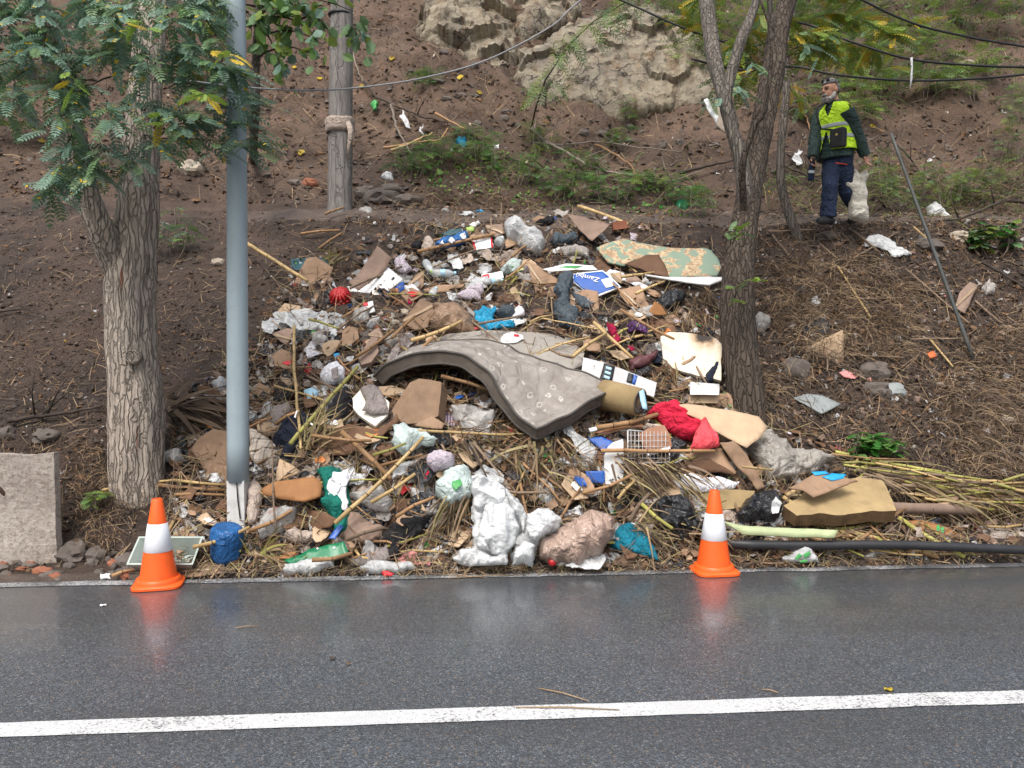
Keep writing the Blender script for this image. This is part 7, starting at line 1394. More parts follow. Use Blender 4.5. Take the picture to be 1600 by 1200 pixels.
clump('dry leaves and straw below the wire crate', [(900, 730), (860, 750), (960, 760), (1000, 760)], 80, -25, 30, .34, .012, ['straw', 'straw_dark', 'straw_green'], .2)
clump('straw tangle in the middle of the heap below the mattress', [(720, 680), (760, 700), (800, 690), (700, 720), (780, 720)], 150, -20, 40, .34, .011, ['straw', 'straw_dark', 'straw_green', 'dead_leaf'], .18)
clump('withered green leaves at the kerb beside the blue tub', [(385, 868), (410, 872), (430, 862)], 50, -10, 50, .22, .02, ['straw_green', 'cane_green', 'straw'], .1)

# ------------------------------------------------------------------ uncountable litter, straw, clods, dry grass
PILE = [(262, 885), (268, 640), (330, 585), (410, 500), (450, 415), (560, 380), (690, 342), (830, 332), (960, 342), (1110, 375), (1130, 440), (1130, 620), (1290, 700), (1560, 775), (1600, 800), (1590, 870), (900, 888)]
def tangent(n_, a):
    t = n_.orthogonal().normalized(); return Matrix.Rotation(a, 3, n_) @ t
def straws(name, label, poly, n, L0, L1, w_, mats, lift, kind='stuff', flatk=.35, cat='straw'):
    mb = MB()
    for _ in range(n):
        x, y = rnd_in(poly); p, nn = G(x, y); d = (tangent(nn, random.uniform(0, 6.28)) + nn * random.gauss(0, flatk) + Vector((.35 * random.choice((-1, 1)), 0, 0))).normalized()
        L_ = random.uniform(L0, L1); c = p + nn * random.uniform(0, lift); sd_ = d.cross(nn).normalized() * w_ * random.uniform(.5, 1.3); up_ = sd_.cross(d).normalized() * w_ * .6; k = len(mb.v)
        a, b_ = c - d * L_ / 2, c + d * L_ / 2; m_ = c + nn * random.uniform(-.06, .1) * L_
        mb.v += [tuple(q) for q in (a - sd_, a + sd_, a + up_, m_ - sd_, m_ + sd_, m_ + up_, b_ - sd_ * .5, b_ + sd_ * .5, b_ + up_ * .5)]
        mi = random.randrange(len(mats))
        for o_ in (0, 3):
            for q in ((0, 1, 4, 3), (1, 2, 5, 4), (2, 0, 3, 5)): mb.f.append(tuple(k + o_ + z for z in q)); mb.m.append(mi)
    return mb.link(name, mats, label=label, cat=cat, kind=kind, smooth=False)
def scraps(name, label, poly, n, s0, s1, mats, lift, cat='litter'):
    mb = MB()
    for _ in range(n):
        x, y = rnd_in(poly); p, nn = G(x, y); nn = (nn + Vector((random.gauss(0, .5), random.gauss(0, .5), random.gauss(0, .5)))).normalized(); u = tangent(nn, random.uniform(0, 6.28)); v = nn.cross(u); s_ = random.uniform(s0, s1) * random.choice((.5, .8, 1, 1)); ar = random.uniform(.4, 1); c = p + nn * random.uniform(0, lift); k = len(mb.v)
        for i in range(3):
            for j in range(3): mb.v.append(tuple(c + u * (i - 1) * s_ * .5 * random.uniform(.6, 1.2) + v * (j - 1) * s_ * .5 * ar * random.uniform(.6, 1.2) + nn * random.uniform(-.22, .22) * s_))
        mi = random.choices(range(len(mats)), [w_ for _, w_ in mats])[0]
        for i in range(2):
            for j in range(2): mb.f.append((k + i * 3 + j, k + (i + 1) * 3 + j, k + (i + 1) * 3 + j + 1, k + i * 3 + j + 1)); mb.m.append(mi)
    return mb.link(name, [m_ for m_, _ in mats], label=label, cat=cat, kind='stuff', smooth=False)
straws('straw', 'tangled dry straw and cane fragments all through the heap', PILE, 6500, .06, .36, .0035, ['straw', 'straw_dark', 'straw_dark', 'straw_green', 'cane_grey', 'dead_leaf'], .1)
scraps('litter', 'countless small scraps of paper, film and leaves all through the heap', PILE, 7500, .03, .1, [('dead_leaf', 6), (CG, 4), (CD, 5), ('black_film', 4), ('white_film', 1.6), ('grey_film', 2.4), ('beige_cloth', 1), ('clear_film', 1.2), ('blue_plastic', .25), ('red_plastic', .2), ('print_green', .15), ('stick_dark', 4), ('lilac_cloth', .3), (CB, 1.6)], .07)
KRB = [(230, 880), (900, 878), (1600, 862), (1600, 878), (900, 898), (230, 904)]
straws('straw', 'straw and leaf bits washed up along the edge of the road', KRB, 1500, .04, .3, .003, ['straw', 'straw_dark', 'straw_dark', 'stick_dark', 'straw_green'], .05, flatk=.2)
scraps('litter', 'muddy leaves and scraps washed up along the edge of the road', KRB, 1500, .02, .07, [('dead_leaf', 6), ('stick_dark', 5), ('soil', 5), (CG, 2), ('grey_film', 1.2), ('white_film', .6)], .03)
SLL = [(0, 300), (160, 330), (350, 330), (560, 330), (690, 345), (480, 400), (400, 500), (265, 620), (200, 870), (0, 905)]
straws('straw', 'dry straw strewn over the bare soil beside the thick trunk', SLL, 2200, .04, .22, .0022, ['straw', 'straw_dark', 'straw_dark', 'stick_dark'], .02, flatk=.15)
scraps('litter', 'dead leaves and tiny scraps strewn over the bare soil', SLL, 1900, .012, .05, [('dead_leaf', 6), ('straw_dark', 4), ('stick_dark', 4), ('white_film', .45), ('grey_film', .8), (CG, 2), ('yellow_leaf', .1)], .01)
SRR = [(1130, 350), (1600, 345), (1600, 780), (1480, 750), (1300, 700), (1180, 640), (1120, 600)]
straws('straw', 'dry straw and roots matted over the bank beside the forked tree', SRR, 5200, .05, .3, .0024, ['straw', 'straw_dark', 'straw_dark', 'stick_dark', 'stick_dark'], .05, flatk=.35)
scraps('litter', 'dead leaves and small scraps strewn over the bank below the worker', SRR, 6500, .02, .075, [('dead_leaf', 6), ('straw_dark', 4), ('stick_dark', 6), ('white_film', .5), ('grey_film', 1), (CG, 2), ('pink_cloth', .08), ('soil', 5)], .03)
def drygrass(label, poly, n, L_, ang, spread, mats, wd=.004):
    mb = MB()
    for _ in range(n):
        x, y = rnd_in(poly); p, nn = G(x, y); a = R(ang + random.gauss(0, spread)); ribbon(mb, p + nn * .01, Vector((math.cos(a) * .8, -random.uniform(.2, .8), math.sin(a) * .8)), L_ * random.uniform(.4, 1.2), wd, random.randrange(len(mats)), 1.6, 5)
    mb.link('dry_grass', mats, label=label, cat='dry grass', kind='stuff')
drygrass('pale dry grass hanging down the bank right of the forked tree', [(1195, 410), (1330, 400), (1430, 450), (1420, 560), (1240, 570), (1185, 480)], 1900, .36, 85, 35, ['straw', 'straw_dark', 'straw', 'cane_grey'], .0045)
drygrass('long pale stalks hanging down the bank below the terrace edge', [(1200, 380), (1600, 370), (1600, 560), (1420, 560), (1200, 520)], 420, .62, -80, 22, ['straw', 'straw_dark', 'cane_grey'], .006)
drygrass('dry grass and roots hanging over the earth cut at the foot of the bank', [(1480, 560), (1600, 480), (1600, 770), (1500, 740), (1440, 660)], 1700, .32, 75, 50, ['straw', 'straw_dark', 'straw_dark', 'cane_grey'], .0045)
drygrass('brown dry grass matted below the terrace shoots', [(640, 320), (700, 300), (850, 310), (830, 335), (690, 340)], 500, .28, 90, 50, ['straw', 'straw_dark', 'dead_leaf'])
drygrass('dry grass tufts between the wall and the thick trunk', [(115, 690), (165, 680), (180, 860), (115, 860)], 420, .14, 60, 60, ['straw_dark', 'straw', 'dead_leaf'], .003)
drygrass('dead stalks hanging on the upper hillside', [(300, 40), (640, 20), (900, 30), (860, 140), (640, 230), (420, 260)], 420, .4, 70, 60, ['straw_dark', 'stick_dark', 'straw'], .006)
HILL = [(0, 20), (640, -10), (1600, 0), (1600, 345), (1140, 345), (690, 335), (0, 300)]
straws('straw', 'dead twigs and straw strewn over the upper hillside', HILL, 3200, .08, .5, .004, ['straw', 'straw_dark', 'stick_dark', 'stick_dark', 'cane_grey'], .05, flatk=.3)
scraps('litter', 'dead leaves and clods strewn over the upper hillside', HILL, 3600, .025, .11, [('dead_leaf', 6), ('stick_dark', 4), ('straw_dark', 4), ('stone_grey', 4), ('white_film', .2), ('yellow_leaf', .15), ('stone_pale', .25)], .02)
scraps('litter', 'dead leaves and pale scraps strewn along the trodden path', [(540, 322), (1600, 335), (1600, 362), (540, 352)], 1600, .02, .07, [('dead_leaf', 6), ('straw_dark', 4), ('stick_dark', 5), ('white_film', .9), ('grey_film', 1.2), (CG, 2), ('soil', 4)], .02)
straws('straw', 'broken straw strewn along the trodden path', [(540, 322), (1600, 335), (1600, 362), (540, 352)], 900, .05, .3, .0026, ['straw', 'straw_dark', 'stick_dark'], .02, flatk=.15)
scraps('grass', 'short green growth on the terrace behind the heap', [(600, 250), (760, 230), (1100, 300), (1100, 345), (850, 330), (640, 290)], 700, .02, .07, [('leaf_grass', 3), ('leaf_bright', 1), ('leaf_olive', 2)], .08, 'grass')
def clods(name, label, poly, n, s0, s1, mt):
    mb = MB(); oc = [(1, 0, 0), (-1, 0, 0), (0, 1, 0), (0, -1, 0), (0, 0, 1), (0, 0, -1)]; fc = [(0, 2, 4), (2, 1, 4), (1, 3, 4), (3, 0, 4), (2, 0, 5), (1, 2, 5), (3, 1, 5), (0, 3, 5)]
    for _ in range(n):
        x, y = rnd_in(poly); p, nn = G(x, y); s_ = random.uniform(s0, s1) * random.choice((.4, .6, 1)); mb.add([p + Vector(q) * s_ * random.uniform(.5, 1.2) + Vector((random.gauss(0, .2), random.gauss(0, .2), random.gauss(0, .2))) * s_ for q in oc], fc, random.randrange(len(mt)))
    mb.link(name, mt, label=label, cat='soil', kind='stuff', smooth=False)
clods('soil_clods', 'crumbly soil clods over the bare slope', SLL, 2600, .01, .035, ['soil', 'soil', 'soil', 'stone_grey'])
clods('soil_clods', 'crumbly soil clods over the bank below the worker', SRR, 1600, .01, .035, ['soil', 'soil', 'soil', 'stone_grey'])
clods('soil_clods', 'crumbly soil and stones over the upper hillside', HILL, 3600, .015, .07, ['soil', 'soil', 'soil', 'stone_grey'])

drygrass('brown dry grass and roots around the foot of the forked tree', [(1125, 560), (1215, 560), (1215, 655), (1120, 640)], 420, .24, 80, 50, ['straw_dark', 'straw', 'stick_dark'], .004)
drygrass('dry grass and roots around the foot of the thick trunk', [(150, 740), (285, 735), (285, 800), (150, 815)], 420, .16, 80, 60, ['straw_dark', 'straw', 'stick_dark'], .004)
TERR = [(1190, 268), (1600, 262), (1600, 345), (1190, 345)]
drygrass('dark twiggy undergrowth around the feet of the worker', TERR, 1000, .5, 80, 45, ['stick_dark', 'straw_dark', 'straw', 'leaf_grass', 'leaf_olive'], .006)
drygrass('green and brown undergrowth between the terrace shoots', [(590, 215), (1100, 240), (1110, 340), (850, 330), (620, 300)], 120, .4, 80, 50, ['leaf_grass', 'leaf_olive', 'straw_dark', 'straw'], .006)
drygrass('grassy growth scattered over the upper right hillside', [(1060, 0), (1600, 0), (1600, 130), (1300, 200), (1050, 60)], 450, .45, 80, 50, ['leaf_olive', 'leaf_grass', 'leaf_lime', 'straw'], .008)
# bits lying on the road
def road_pt(px, py): r = ray(px, py); return CAM + r * (-CAM.z / r.z)
for (x0, y0, x1, y1, l_) in [(842, 1078, 920, 1098, 'thin straw stalk crossing the white road line'), (806, 1108, 968, 1112, 'long straw stalk lying along the white road line'), (368, 983, 403, 981, 'short straw stalk on the wet road'), (655, 898, 760, 904, 'straw stalk lying on the road at the kerb'), (700, 905, 812, 900, 'second long straw stalk lying on the road at the kerb'), (1190, 1080, 1216, 1085, 'short dark straw on the white road line')]:
    a, b_ = road_pt(x0, y0) + Vector((0, 0, .008)), road_pt(x1, y1) + Vector((0, 0, .008)); mb = MB(); mb.tube([a, a.lerp(b_, .5) + Vector((0, .006, .004)), b_], [.003, .0035, .002], 5); mb.link('straw_stalk', ['straw'], label=l_, cat='straw')
def fallen(px, py, mt, label, s_=.02, name='fallen_leaf', cat='leaf'):
    p = road_pt(px, py) + Vector((0, 0, .008)); mb = MB(); n_ = 8; vs = [p + Vector((s_ * math.cos(i * .785) * random.uniform(.7, 1.2), s_ * .8 * math.sin(i * .785), .006 * (i % 2))) for i in range(n_)]; mb.add([p + Vector((0, 0, .006))] + vs, [(0, i + 1, (i + 1) % n_ + 1) for i in range(n_)]); mb.link(name, [mt], label=label, cat=cat, smooth=False)
fallen(1389, 1080, 'yellow_leaf', 'small yellow leaf beside the white road line', .022); fallen(160, 948, 'white_plastic', 'tiny white scrap on the wet road near the left cone', .02, 'scrap', 'scrap'); fallen(545, 1040, 'dead_leaf', 'small brown leaf on the damp road', .012); fallen(520, 1031, 'stick_dark', 'dark scrap on the damp road', .02, 'scrap', 'scrap')
for (x, y) in [(612, 92), (460, 107), (720, 122), (748, 146), (66, 222), (470, 240), (500, 125), (565, 137)]:
    p, nn = G(x, y); mb = MB(); vs = [p + nn * .03 + tangent(nn, i * .785) * random.uniform(.03, .065) for i in range(8)]; mb.add([p + nn * .02] + vs, [(0, i + 1, (i + 1) % 8 + 1) for i in range(8)]); mb.link('fallen_leaf', ['yellow_leaf'], label='yellow fallen leaf on the upper slope near the wooden pole', cat='leaf', group='yellow leaves fallen on the hillside', smooth=False)

# ------------------------------------------------------------------ traffic cones
def tcone(px, py, label, rz):
    b0 = road_pt(px, py); h = .575; root = empty('traffic_cone', b0, label, 'traffic cone', 'orange and white traffic cones')
    c_, s_ = math.cos(rz), math.sin(rz); mb = MB(); half = .155; n_ = 40; rings = []
    def sq(hw, z, r=.045):
        pts = []
        for i in range(n_):
            a = 2 * math.pi * i / n_; x, y = math.cos(a), math.sin(a); k = (abs(x) ** 5 + abs(y) ** 5) ** (-1 / 5); x, y = x * k * hw, y * k * hw; pts.append(b0 + Vector((x * c_ - y * s_, x * s_ + y * c_, z)))
        return pts
    prof_ = [sq(half, .004), sq(half, .018), sq(half - .008, .026)]
    for r_, z in ((.142, .03), (.14, .046), (.132, .056), (.118, .058)): prof_.append([b0 + Vector((r_ * math.cos(2 * math.pi * i / n_ + rz), r_ * math.sin(2 * math.pi * i / n_ + rz), z)) for i in range(n_)])
    for r in prof_: mb.v += [tuple(q) for q in r]
    for i in range(len(prof_) - 1):
        for k in range(n_): mb.f.append((i * n_ + k, i * n_ + (k + 1) % n_, (i + 1) * n_ + (k + 1) % n_, (i + 1) * n_ + k)); mb.m.append(0)
    mb.f.append(tuple(reversed(range(n_)))); mb.m.append(0); mb.f.append(tuple((len(prof_) - 1) * n_ + k for k in range(n_))); mb.m.append(0)
    o_ = mb.link('base', ['cone_orange'], parent=root); o_.data.set_sharp_from_angle(angle=R(40))
    rad = lambda z: .117 + (.033 - .117) * (z - .056) / (h - .056)
    mb = MB(); mb.lathe([(rad(.05), .05), (rad(.075), .075), (rad(.25), .25), (rad(.41), .41), (rad(h - .01), h - .01), (rad(h) - .004, h), (.022, h), (.02, h - .03)], b0, (0, 0, 1), 40); o_ = mb.link('body', ['cone_orange'], parent=root); o_.data.set_sharp_from_angle(angle=R(40))
    mb = MB(); mb.lathe([(rad(.232) + .0005, .232), (rad(.234) + .003, .234), (rad(.412) + .003, .412), (rad(.414) + .0005, .414)], b0, (0, 0, 1), 40, cap=False); mb.link('reflective_band', ['cone_white'], parent=root)
tcone(248, 914, 'orange and white traffic cone in front of the pale plastic box and thick trunk', .25)
tcone(1115, 893, 'orange and white traffic cone in front of the black bags and tan box', .12)

# ------------------------------------------------------------------ the worker
MY = 9.15
def q(px, py, dy=0.): return at(px, py, MY + dy)
PS = MY / FOC
def loft(bm, rings, n=18):
    # rings: (centre, rx, ry, axis u, axis v)
    vs = []
    for c, rx, ry, u, v in rings: vs.append([bm.verts.new(Vector(c) + u * rx * math.cos(2 * math.pi * k / n) + v * ry * math.sin(2 * math.pi * k / n)) for k in range(n)])
    for a, b_ in zip(vs, vs[1:]):
        for k in range(n): bm.faces.new((a[k], a[(k + 1) % n], b_[(k + 1) % n], b_[k]))
    bm.faces.new(list(reversed(vs[0]))); bm.faces.new(vs[-1])
def limb(bm, pts, rads, n=14):
    P = [Vector(p) for p in pts]; rg = []
    for i, p in enumerate(P):
        t = (P[min(i + 1, len(P) - 1)] - P[max(i - 1, 0)]).normalized(); u = t.cross(Vector((0, 1, .01))).normalized(); v = t.cross(u)
        rr_ = rads[i] if isinstance(rads[i], tuple) else (rads[i], rads[i]); rg.append((p, rr_[0], rr_[1], u, v))
    loft(bm, rg, n)
def ball(bm, c, r, sx=1, sy=1, sz=1, rot=None):
    ret = bmesh.ops.create_icosphere(bm, subdivisions=3, radius=1)
    for v in ret['verts']:
        p = Vector((v.co.x * r * sx, v.co.y * r * sy, v.co.z * r * sz)); v.co = Vector(c) + ((rot @ p) if rot else p)
def fuse(bm, vox, smooth_it=4):
    bmesh.ops.recalc_face_normals(bm, faces=bm.faces); me = bpy.data.meshes.new('tmp'); bm.to_mesh(me); bm.free(); o = bpy.data.objects.new('tmp', me); C.objects.link(o)
    m_ = o.modifiers.new('r', 'REMESH'); m_.mode = 'VOXEL'; m_.voxel_size = vox
    s_ = o.modifiers.new('s', 'SMOOTH'); s_.iterations = smooth_it; s_.factor = .5
    dg = bpy.context.evaluated_depsgraph_get(); e = bpy.data.meshes.new_from_object(o.evaluated_get(dg)); vs = [v.co.copy() for v in e.vertices]; fs = [tuple(p.vertices) for p in e.polygons]
    bpy.data.objects.remove(o); bpy.data.meshes.remove(e); bpy.data.meshes.remove(me); return vs, fs
yaw = R(54); fdir = Vector((-math.sin(yaw), -math.cos(yaw), 0)); sdr = Vector((math.cos(yaw), -math.sin(yaw), 0)); ZZ = Vector((0, 0, 1))   # facing, and towards his left hand
hyaw = R(62); hf = Vector((-math.sin(hyaw), -math.cos(hyaw), -.12)).normalized(); hs_ = Vector((math.cos(hyaw), -math.sin(hyaw), 0)); hu = hs_.cross(hf) * -1
if hu.z < 0: hu = -hu
HC = q(1297, 143); HR = Matrix((hs_, -hf, hu)).transposed()          # local x = his left, y = back, z = up
def hp(x, y, z): return HC + HR @ Vector((x, y, z))
# skeleton points
hipL, hipR = q(1311, 247) + sdr * .05, q(1311, 247) - sdr * .09
kneeF, ankF = q(1297, 293, -.16), q(1294, 337, -.12)          # standing leg (his right)
kneeB, ankB = q(1323, 299, .0), q(1341, 330, .18)            # trailing leg
shL, shR = q(1325, 175, -.17), q(1281, 178, .16)
elL, wrL = q(1338, 208, -.14), q(1352, 242, -.12)
elR, wrR = q(1274, 215, .06), q(1270, 247, -.06)
# body: one continuous figure
bm = bmesh.new()
ball(bm, hp(0, .012, .03), .1, .76, .98, 1.05, HR); ball(bm, hp(0, -.03, -.035), .075, .8, .95, 1.15, HR)
limb(bm, [hp(0, .03, -.06), q(1304, 166), q(1306, 178)], [.058, .062, .075])
ball(bm, hp(0, -.102, -.005), .02, .75, 1.1, 1.3, HR); limb(bm, [hp(0, -.09, .035), hp(0, -.104, .012), hp(0, -.116, -.012)], [.011, .013, .014], 8)
ball(bm, hp(0, -.088, .042), .03, 1.9, .6, .38, HR); ball(bm, hp(.078, .015, .0), .026, .4, .8, 1.25, HR); ball(bm, hp(-.078, .015, .0), .026, .4, .8, 1.25, HR)
loft(bm, [(q(1308, 186), .12, .08, sdr, fdir), (q(1308, 215), .14, .09, sdr, fdir), (q(1310, 248), .14, .1, sdr, fdir)])
limb(bm, [shL, elL, wrL], [.05, .042, .032]); limb(bm, [shR, elR, wrR], [.05, .042, .032])
limb(bm, [hipR, kneeF, ankF], [.08, .058, .045]); limb(bm, [hipL, kneeB, ankB], [.08, .058, .045])
def hand(bm, w_, d, side, curl):
    d = d.normalized(); side = (side - d * side.dot(d)).normalized(); nrm_ = d.cross(side)
    limb(bm, [w_ - d * .02, w_ + d * .03, w_ + d * .085], [(.026, .02), (.034, .017), (.04, .014)], 12)
    for k, (o_, l_) in enumerate(((-.03, .075), (-.011, .085), (.009, .08), (.028, .062))):
        a = w_ + d * .08 + side * o_; pts = [a]; dd = d.copy()
        for s_ in range(3): dd = (dd + nrm_ * curl).normalized(); pts.append(pts[-1] + dd * l_ / 3)
        limb(bm, pts, [.0095, .009, .0085, .007], 8)
    limb(bm, [w_ + d * .025 - side * .03, w_ + d * .05 - side * .055 + nrm_ * .015, w_ + d * .08 - side * .058 + nrm_ * .03], [.012, .0105, .0085], 8)
hand(bm, wrL, Vector((.12, -.2, -1)), -fdir, .35); hand(bm, wrR, Vector((-.1, -.3, -1)), fdir * -1, .6)
vs, fs = fuse(bm, .0065, 3)
worker = link('person', vs, fs, 'skin', label='bearded man in lime safety vest walking along the terrace with a sack', cat='person')
def wear(name, bm, mt, vox=.012, sm_=4, wr=.008, fr=11):
    vs, fs = fuse(bm, vox, sm_); vs = [v + (Vector((noise.noise(v * fr), noise.noise(v * fr + Vector((5, 5, 5))), noise.noise(v * fr * .7 + Vector((9, 1, 1))) * .5)) * wr) for v in vs]; return link(name, vs, fs, mt, worker)
bm = bmesh.new()
loft(bm, [(q(1306, 158), .075, .07, sdr, fdir), (q(1306, 166), .115, .1, sdr, fdir), (q(1306, 173), .17, .112, sdr, fdir), (q(1307, 185), .19, .122, sdr, fdir), (q(1307, 205), .195, .128, sdr, fdir), (q(1306, 230), .2, .138, sdr, fdir), (q(1304, 250), .215, .15, sdr, fdir)], 24)
limb(bm, [shL + Vector((-.02, 0, .02)), shL.lerp(elL, .5), elL, elL.lerp(wrL, .6), wrL + Vector((0, 0, -.015))], [.085, .08, .074, .068, .06]); limb(bm, [shR + Vector((.02, 0, .02)), shR.lerp(elR, .5), elR, elR.lerp(wrR, .6), wrR + Vector((0, 0, .0))], [.085, .08, .074, .068, .06])
wear('jacket', bm, 'jacket_green')
bm = bmesh.new()
loft(bm, [(q(1309, 236), .17, .12, sdr, fdir), (q(1310, 250), .178, .13, sdr, fdir), (q(1310, 262), .16, .125, sdr, fdir)], 20)
limb(bm, [hipR, hipR.lerp(kneeF, .5), kneeF, kneeF.lerp(ankF, .5), ankF + Vector((0, 0, -.02))], [.105, .1, .088, .085, .088]); limb(bm, [hipL, hipL.lerp(kneeB, .5), kneeB, kneeB.lerp(ankB, .5), ankB + Vector((0, 0, -.01))], [.105, .1, .088, .085, .085])
wear('trousers', bm, 'trousers_navy', .012, 4, .014, 10)
for a, d in ((ankF, fdir), (ankB, (fdir + Vector((0, 0, -.35))))):
    bm = bmesh.new(); d = d.normalized(); limb(bm, [a - d * .07 + Vector((0, 0, -.06)), a + Vector((0, 0, -.045)), a + d * .09 + Vector((0, 0, -.065)), a + d * .19 + Vector((0, 0, -.075))], [(.045, .05), (.05, .062), (.052, .045), (.038, .03)]); wear('shoe', bm, 'shoe_black', .01, 2, 0)
# vest shell in panels: sits proud of the jacket, open in front, with armholes
def vest_pts(t0, t1, nz, a0, a1, na, off=0.):
    keys = [(163, .125, .115, 0), (167, .155, .135, 0), (172, .19, .14, 0), (180, .208, .148, 0), (195, .21, .15, 0), (212, .212, .155, 0), (238, .232, .168, 0)]
    rows = []
    for i in range(nz + 1):
        py = t0 + (t1 - t0) * i / nz
        for (p0, x0, y0, _), (p1_, x1_, y1_, _) in zip(keys, keys[1:]):
            if p0 <= py <= p1_: t = (py - p0) / (p1_ - p0); rx, ry = x0 + (x1_ - x0) * t, y0 + (y1_ - y0) * t; break
        rows.append([(py, a0 + (a1 - a0) * k / na, rx + off, ry + off) for k in range(na + 1)])
    return rows
def vest_panel(name, t0, t1, nz, a0, a1, na, mt, off=0., cut=None, parent=None):
    rows = vest_pts(t0, t1, nz, a0, a1, na, off); vs = []; ok = []; W = na + 1
    for r in rows:
        for (py, a, rx, ry) in r:
            p = q(1306.5, py) + sdr * rx * math.sin(R(a)) + fdir * ry * math.cos(R(a)); p = p + (p - q(1306.5, py)).normalized() * .006 * noise.noise(p * 13); vs.append(p); ok.append(not (cut and cut(py, a)))
    n0 = len(vs); vs += [v - (v - q(1306.5, 200)).normalized() * .006 for v in vs]; fs = []; ed = {}
    for i in range(nz):
        for j in range(na):
            k = (i * W + j, i * W + j + 1, (i + 1) * W + j + 1, (i + 1) * W + j)
            if all(ok[z] for z in k):
                fs.append(k); fs.append(tuple(z + n0 for z in reversed(k)))
                for z in range(4): ed[(k[z], k[(z + 1) % 4])] = 1
    for (a, b_) in ed:
        if (b_, a) not in ed: fs.append((b_, a, a + n0, b_ + n0))
    return link(name, vs, fs, mt, parent or worker)
arm = lambda py, a: (abs(abs(a) - 96) < 24 - max(0, py - 186) * .9 and 169 < py < 210) or (abs(a + 4) < 20 - (py - 163) * 1.0 and py < 183) or (abs(a + 8) < (py - 208) * .55 and py > 210)
vest = vest_panel('vest', 163, 238, 40, -180, 180, 96, 'vest_lime', 0, arm)
for t0, t1 in ((197, 203), (215, 221)): vest_panel('reflective_band', t0, t1, 3, -180, 180, 96, 'vest_band', .004, arm, vest)
# head details
def patch_head(name, test, off, mt, nz=26, na=40, rough=.004):
    vs = []; ok = []; W = na + 1
    for i in range(nz + 1):
        th_ = math.pi * i / nz
        for j in range(na + 1):
            ph = 2 * math.pi * j / na; d = Vector((math.sin(th_) * math.sin(ph), -math.sin(th_) * math.cos(ph), math.cos(th_)))
            r = test(d)
            base_ = Vector((d.x * (.076 + off), .012 + d.y * (.098 + off), .03 + d.z * (.105 + off)))
            p = hp(*base_) ; p = p + (p - HC).normalized() * rough * noise.noise(p * 70); vs.append(p); ok.append(r)
    n0 = len(vs); vs += [v + (HC - v) * .12 for v in vs]; fs = []; ed = {}
    for i in range(nz):
        for j in range(na):
            k = (i * W + j, i * W + j + 1, (i + 1) * W + j + 1, (i + 1) * W + j)
            if all(ok[z] for z in k):
                fs.append(k); fs.append(tuple(z + n0 for z in reversed(k)))
                for z in range(4): ed[(k[z], k[(z + 1) % 4])] = 1
    for (a, b_) in ed:
        if (b_, a) not in ed: fs.append((b_, a, a + n0, b_ + n0))
    return link(name, vs, fs, mt, worker)
patch_head('hair', lambda d: d.z > .4 - .35 * max(0, d.y) - (.75 if d.y > .15 else 0) or (d.y > .05 and d.z > -.35), .012, 'hair_grey', rough=.008)
bm = bmesh.new(); ball(bm, hp(0, -.052, -.1), .05, 1.15, .95, .8, HR); ball(bm, hp(0, -.092, -.075), .028, 1.2, .6, .95, HR)
for sg in (-1, 1): limb(bm, [hp(.066 * sg, .0, -.02), hp(.064 * sg, -.025, -.065), hp(.035 * sg, -.07, -.1)], [.016, .026, .03], 10)
limb(bm, [hp(-.034, -.094, -.045), hp(0, -.108, -.036), hp(.034, -.094, -.045)], [.009, .011, .009], 8)
wear('beard', bm, 'beard_grey', .007, 2, .004, 60)
mb = MB(); mb.tube([hp(-.02, -.103, -.058), hp(0, -.108, -.057), hp(.02, -.103, -.058)], .006, 8); mb.link('mouth', ['maroon_leather'], parent=worker)
for sg in (-1, 1):
    mb = MB(); mb.lathe([(.0, .003), (.004, .002), (.006, 0), (.006, -.006)], hp(.03 * sg, -.091, .02), hf, 10); mb.link('eye', ['ink_black'], parent=worker)
    mb = MB(); mb.tube([hp(.016 * sg, -.1, .046), hp(.034 * sg, -.097, .05), hp(.054 * sg, -.085, .038)], .004, 6); mb.link('eyebrow', ['hair_grey'], parent=worker)
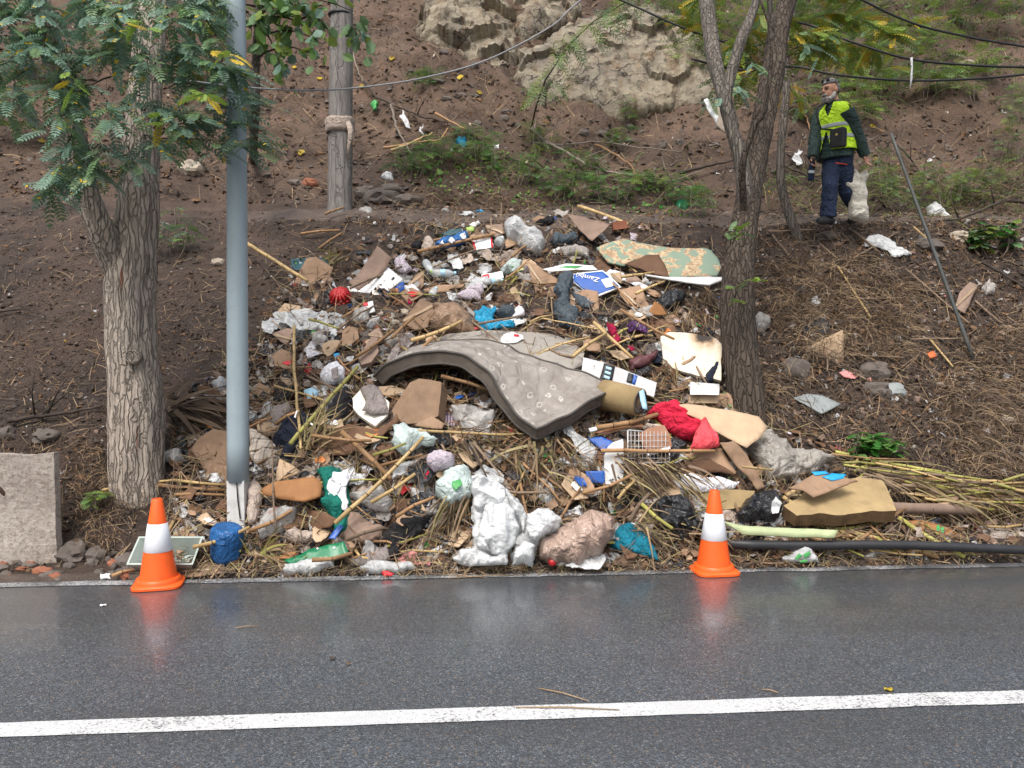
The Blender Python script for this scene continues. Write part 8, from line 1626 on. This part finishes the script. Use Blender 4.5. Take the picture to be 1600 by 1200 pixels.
# glasses pushed up on the head, thermos, crossbody bag, sack
gl_ = empty('sunglasses', hp(0, -.05, .115), 'dark sunglasses pushed up on the grey hair of the man', 'glasses')
mb = MB()
for sg in (-1, 1): mb.lathe([(.0, .004), (.024, .003), (.026, -.003), (0, -.004)], hp(.034 * sg, -.062, .125), (hf + hu * .6), 12); mb.tube([hp(.06 * sg, -.055, .118), hp(.084 * sg, .0, .1), hp(.086 * sg, .05, .07)], .004, 5)
mb.link('frame', ['ink_black'], parent=gl_)
bt = q(1269, 258, -.08); tm = empty('thermos', bt - Vector((0, 0, .16)), 'dark flask held low in the hand of the bearded man', 'flask')
mb = MB(); mb.lathe([(.03, -.17), (.034, -.165), (.034, .0), (.03, .02), (.026, .03)], bt, (.05, -.1, 1), 16); mb.link('body', ['trousers_navy'], parent=tm)
mb = MB(); mb.lathe([(.028, .03), (.028, .075), (.022, .08)], bt, (.05, -.1, 1), 16); mb.link('lid', ['ink_black'], parent=tm)
mb = MB(); mb.lathe([(.0352, -.09), (.0352, -.06)], bt, (.05, -.1, 1), 16, cap=False); mb.link('ring', ['vest_band'], parent=tm)
bc = q(1318, 222) + fdir * .2 + sdr * .06; bgo = empty('shoulder_bag', bc - Vector((0, 0, .1)), 'small black shoulder bag on a strap across the lime vest', 'bag'); RB = Matrix((sdr, -fdir, ZZ)).transposed()
bm = bmesh.new(); bmesh.ops.create_cube(bm, size=1); bmesh.ops.bevel(bm, geom=list(bm.edges), offset=.16, segments=3, profile=.6, affect='EDGES')
vs = [bc + RB @ Vector((v.co.x * .17, v.co.y * .075, v.co.z * .215)) for v in bm.verts]; fs = [tuple(v.index for v in f.verts) for f in bm.faces]; bm.free(); link('pouch', vs, fs, 'shoe_black', bgo)
mb = MB(); mb.lathe([(0, .004), (.014, .003), (.016, 0)], bc + fdir * .037 + Vector((0, 0, .035)), fdir, 6); mb.link('badge', ['badge_gold'], parent=bgo)
mb = MB(); st_ = [bc + Vector((0, 0, .1)) - sdr * .05, q(1303, 205) + fdir * .2 - sdr * .03, q(1296, 185) + fdir * .19 - sdr * .04, q(1293, 170) + fdir * .15 - sdr * .03, q(1296, 163) + fdir * .08, q(1301, 160) - fdir * .06]; mb.tube(st_, .011, 8); mb.link('strap', ['shoe_black'], parent=bgo)
item('white_sack', 'pale woven sack trailing from the hand of the bearded man', 'sack', [(1309, 288), (1324, 282), (1334, 264), (1340, 272), (1353, 267), (1356, 275), (1352, 288), (1354, 318), (1358, 344), (1348, 347), (1330, 342), (1328, 322), (1330, 302), (1318, 296)], 'sack_white', lift=0, pitch=5, depth=MY - .02, th=.05, bulge=.07, cr=.035, fr=7, n=32, rag=.01, fold=(.02, 30, .1), solid=True)
mb = MB(); mb.tube([q(1312, 254, -.23) + Vector((-.04, .02, 0)), q(1324, 257, -.2)], .006, 6); mb.link('pocket_trim', ['trim_red'], parent=worker)

bpy.ops.object.select_all(action='DESELECT') if bpy.context.view_layer.objects.active else None
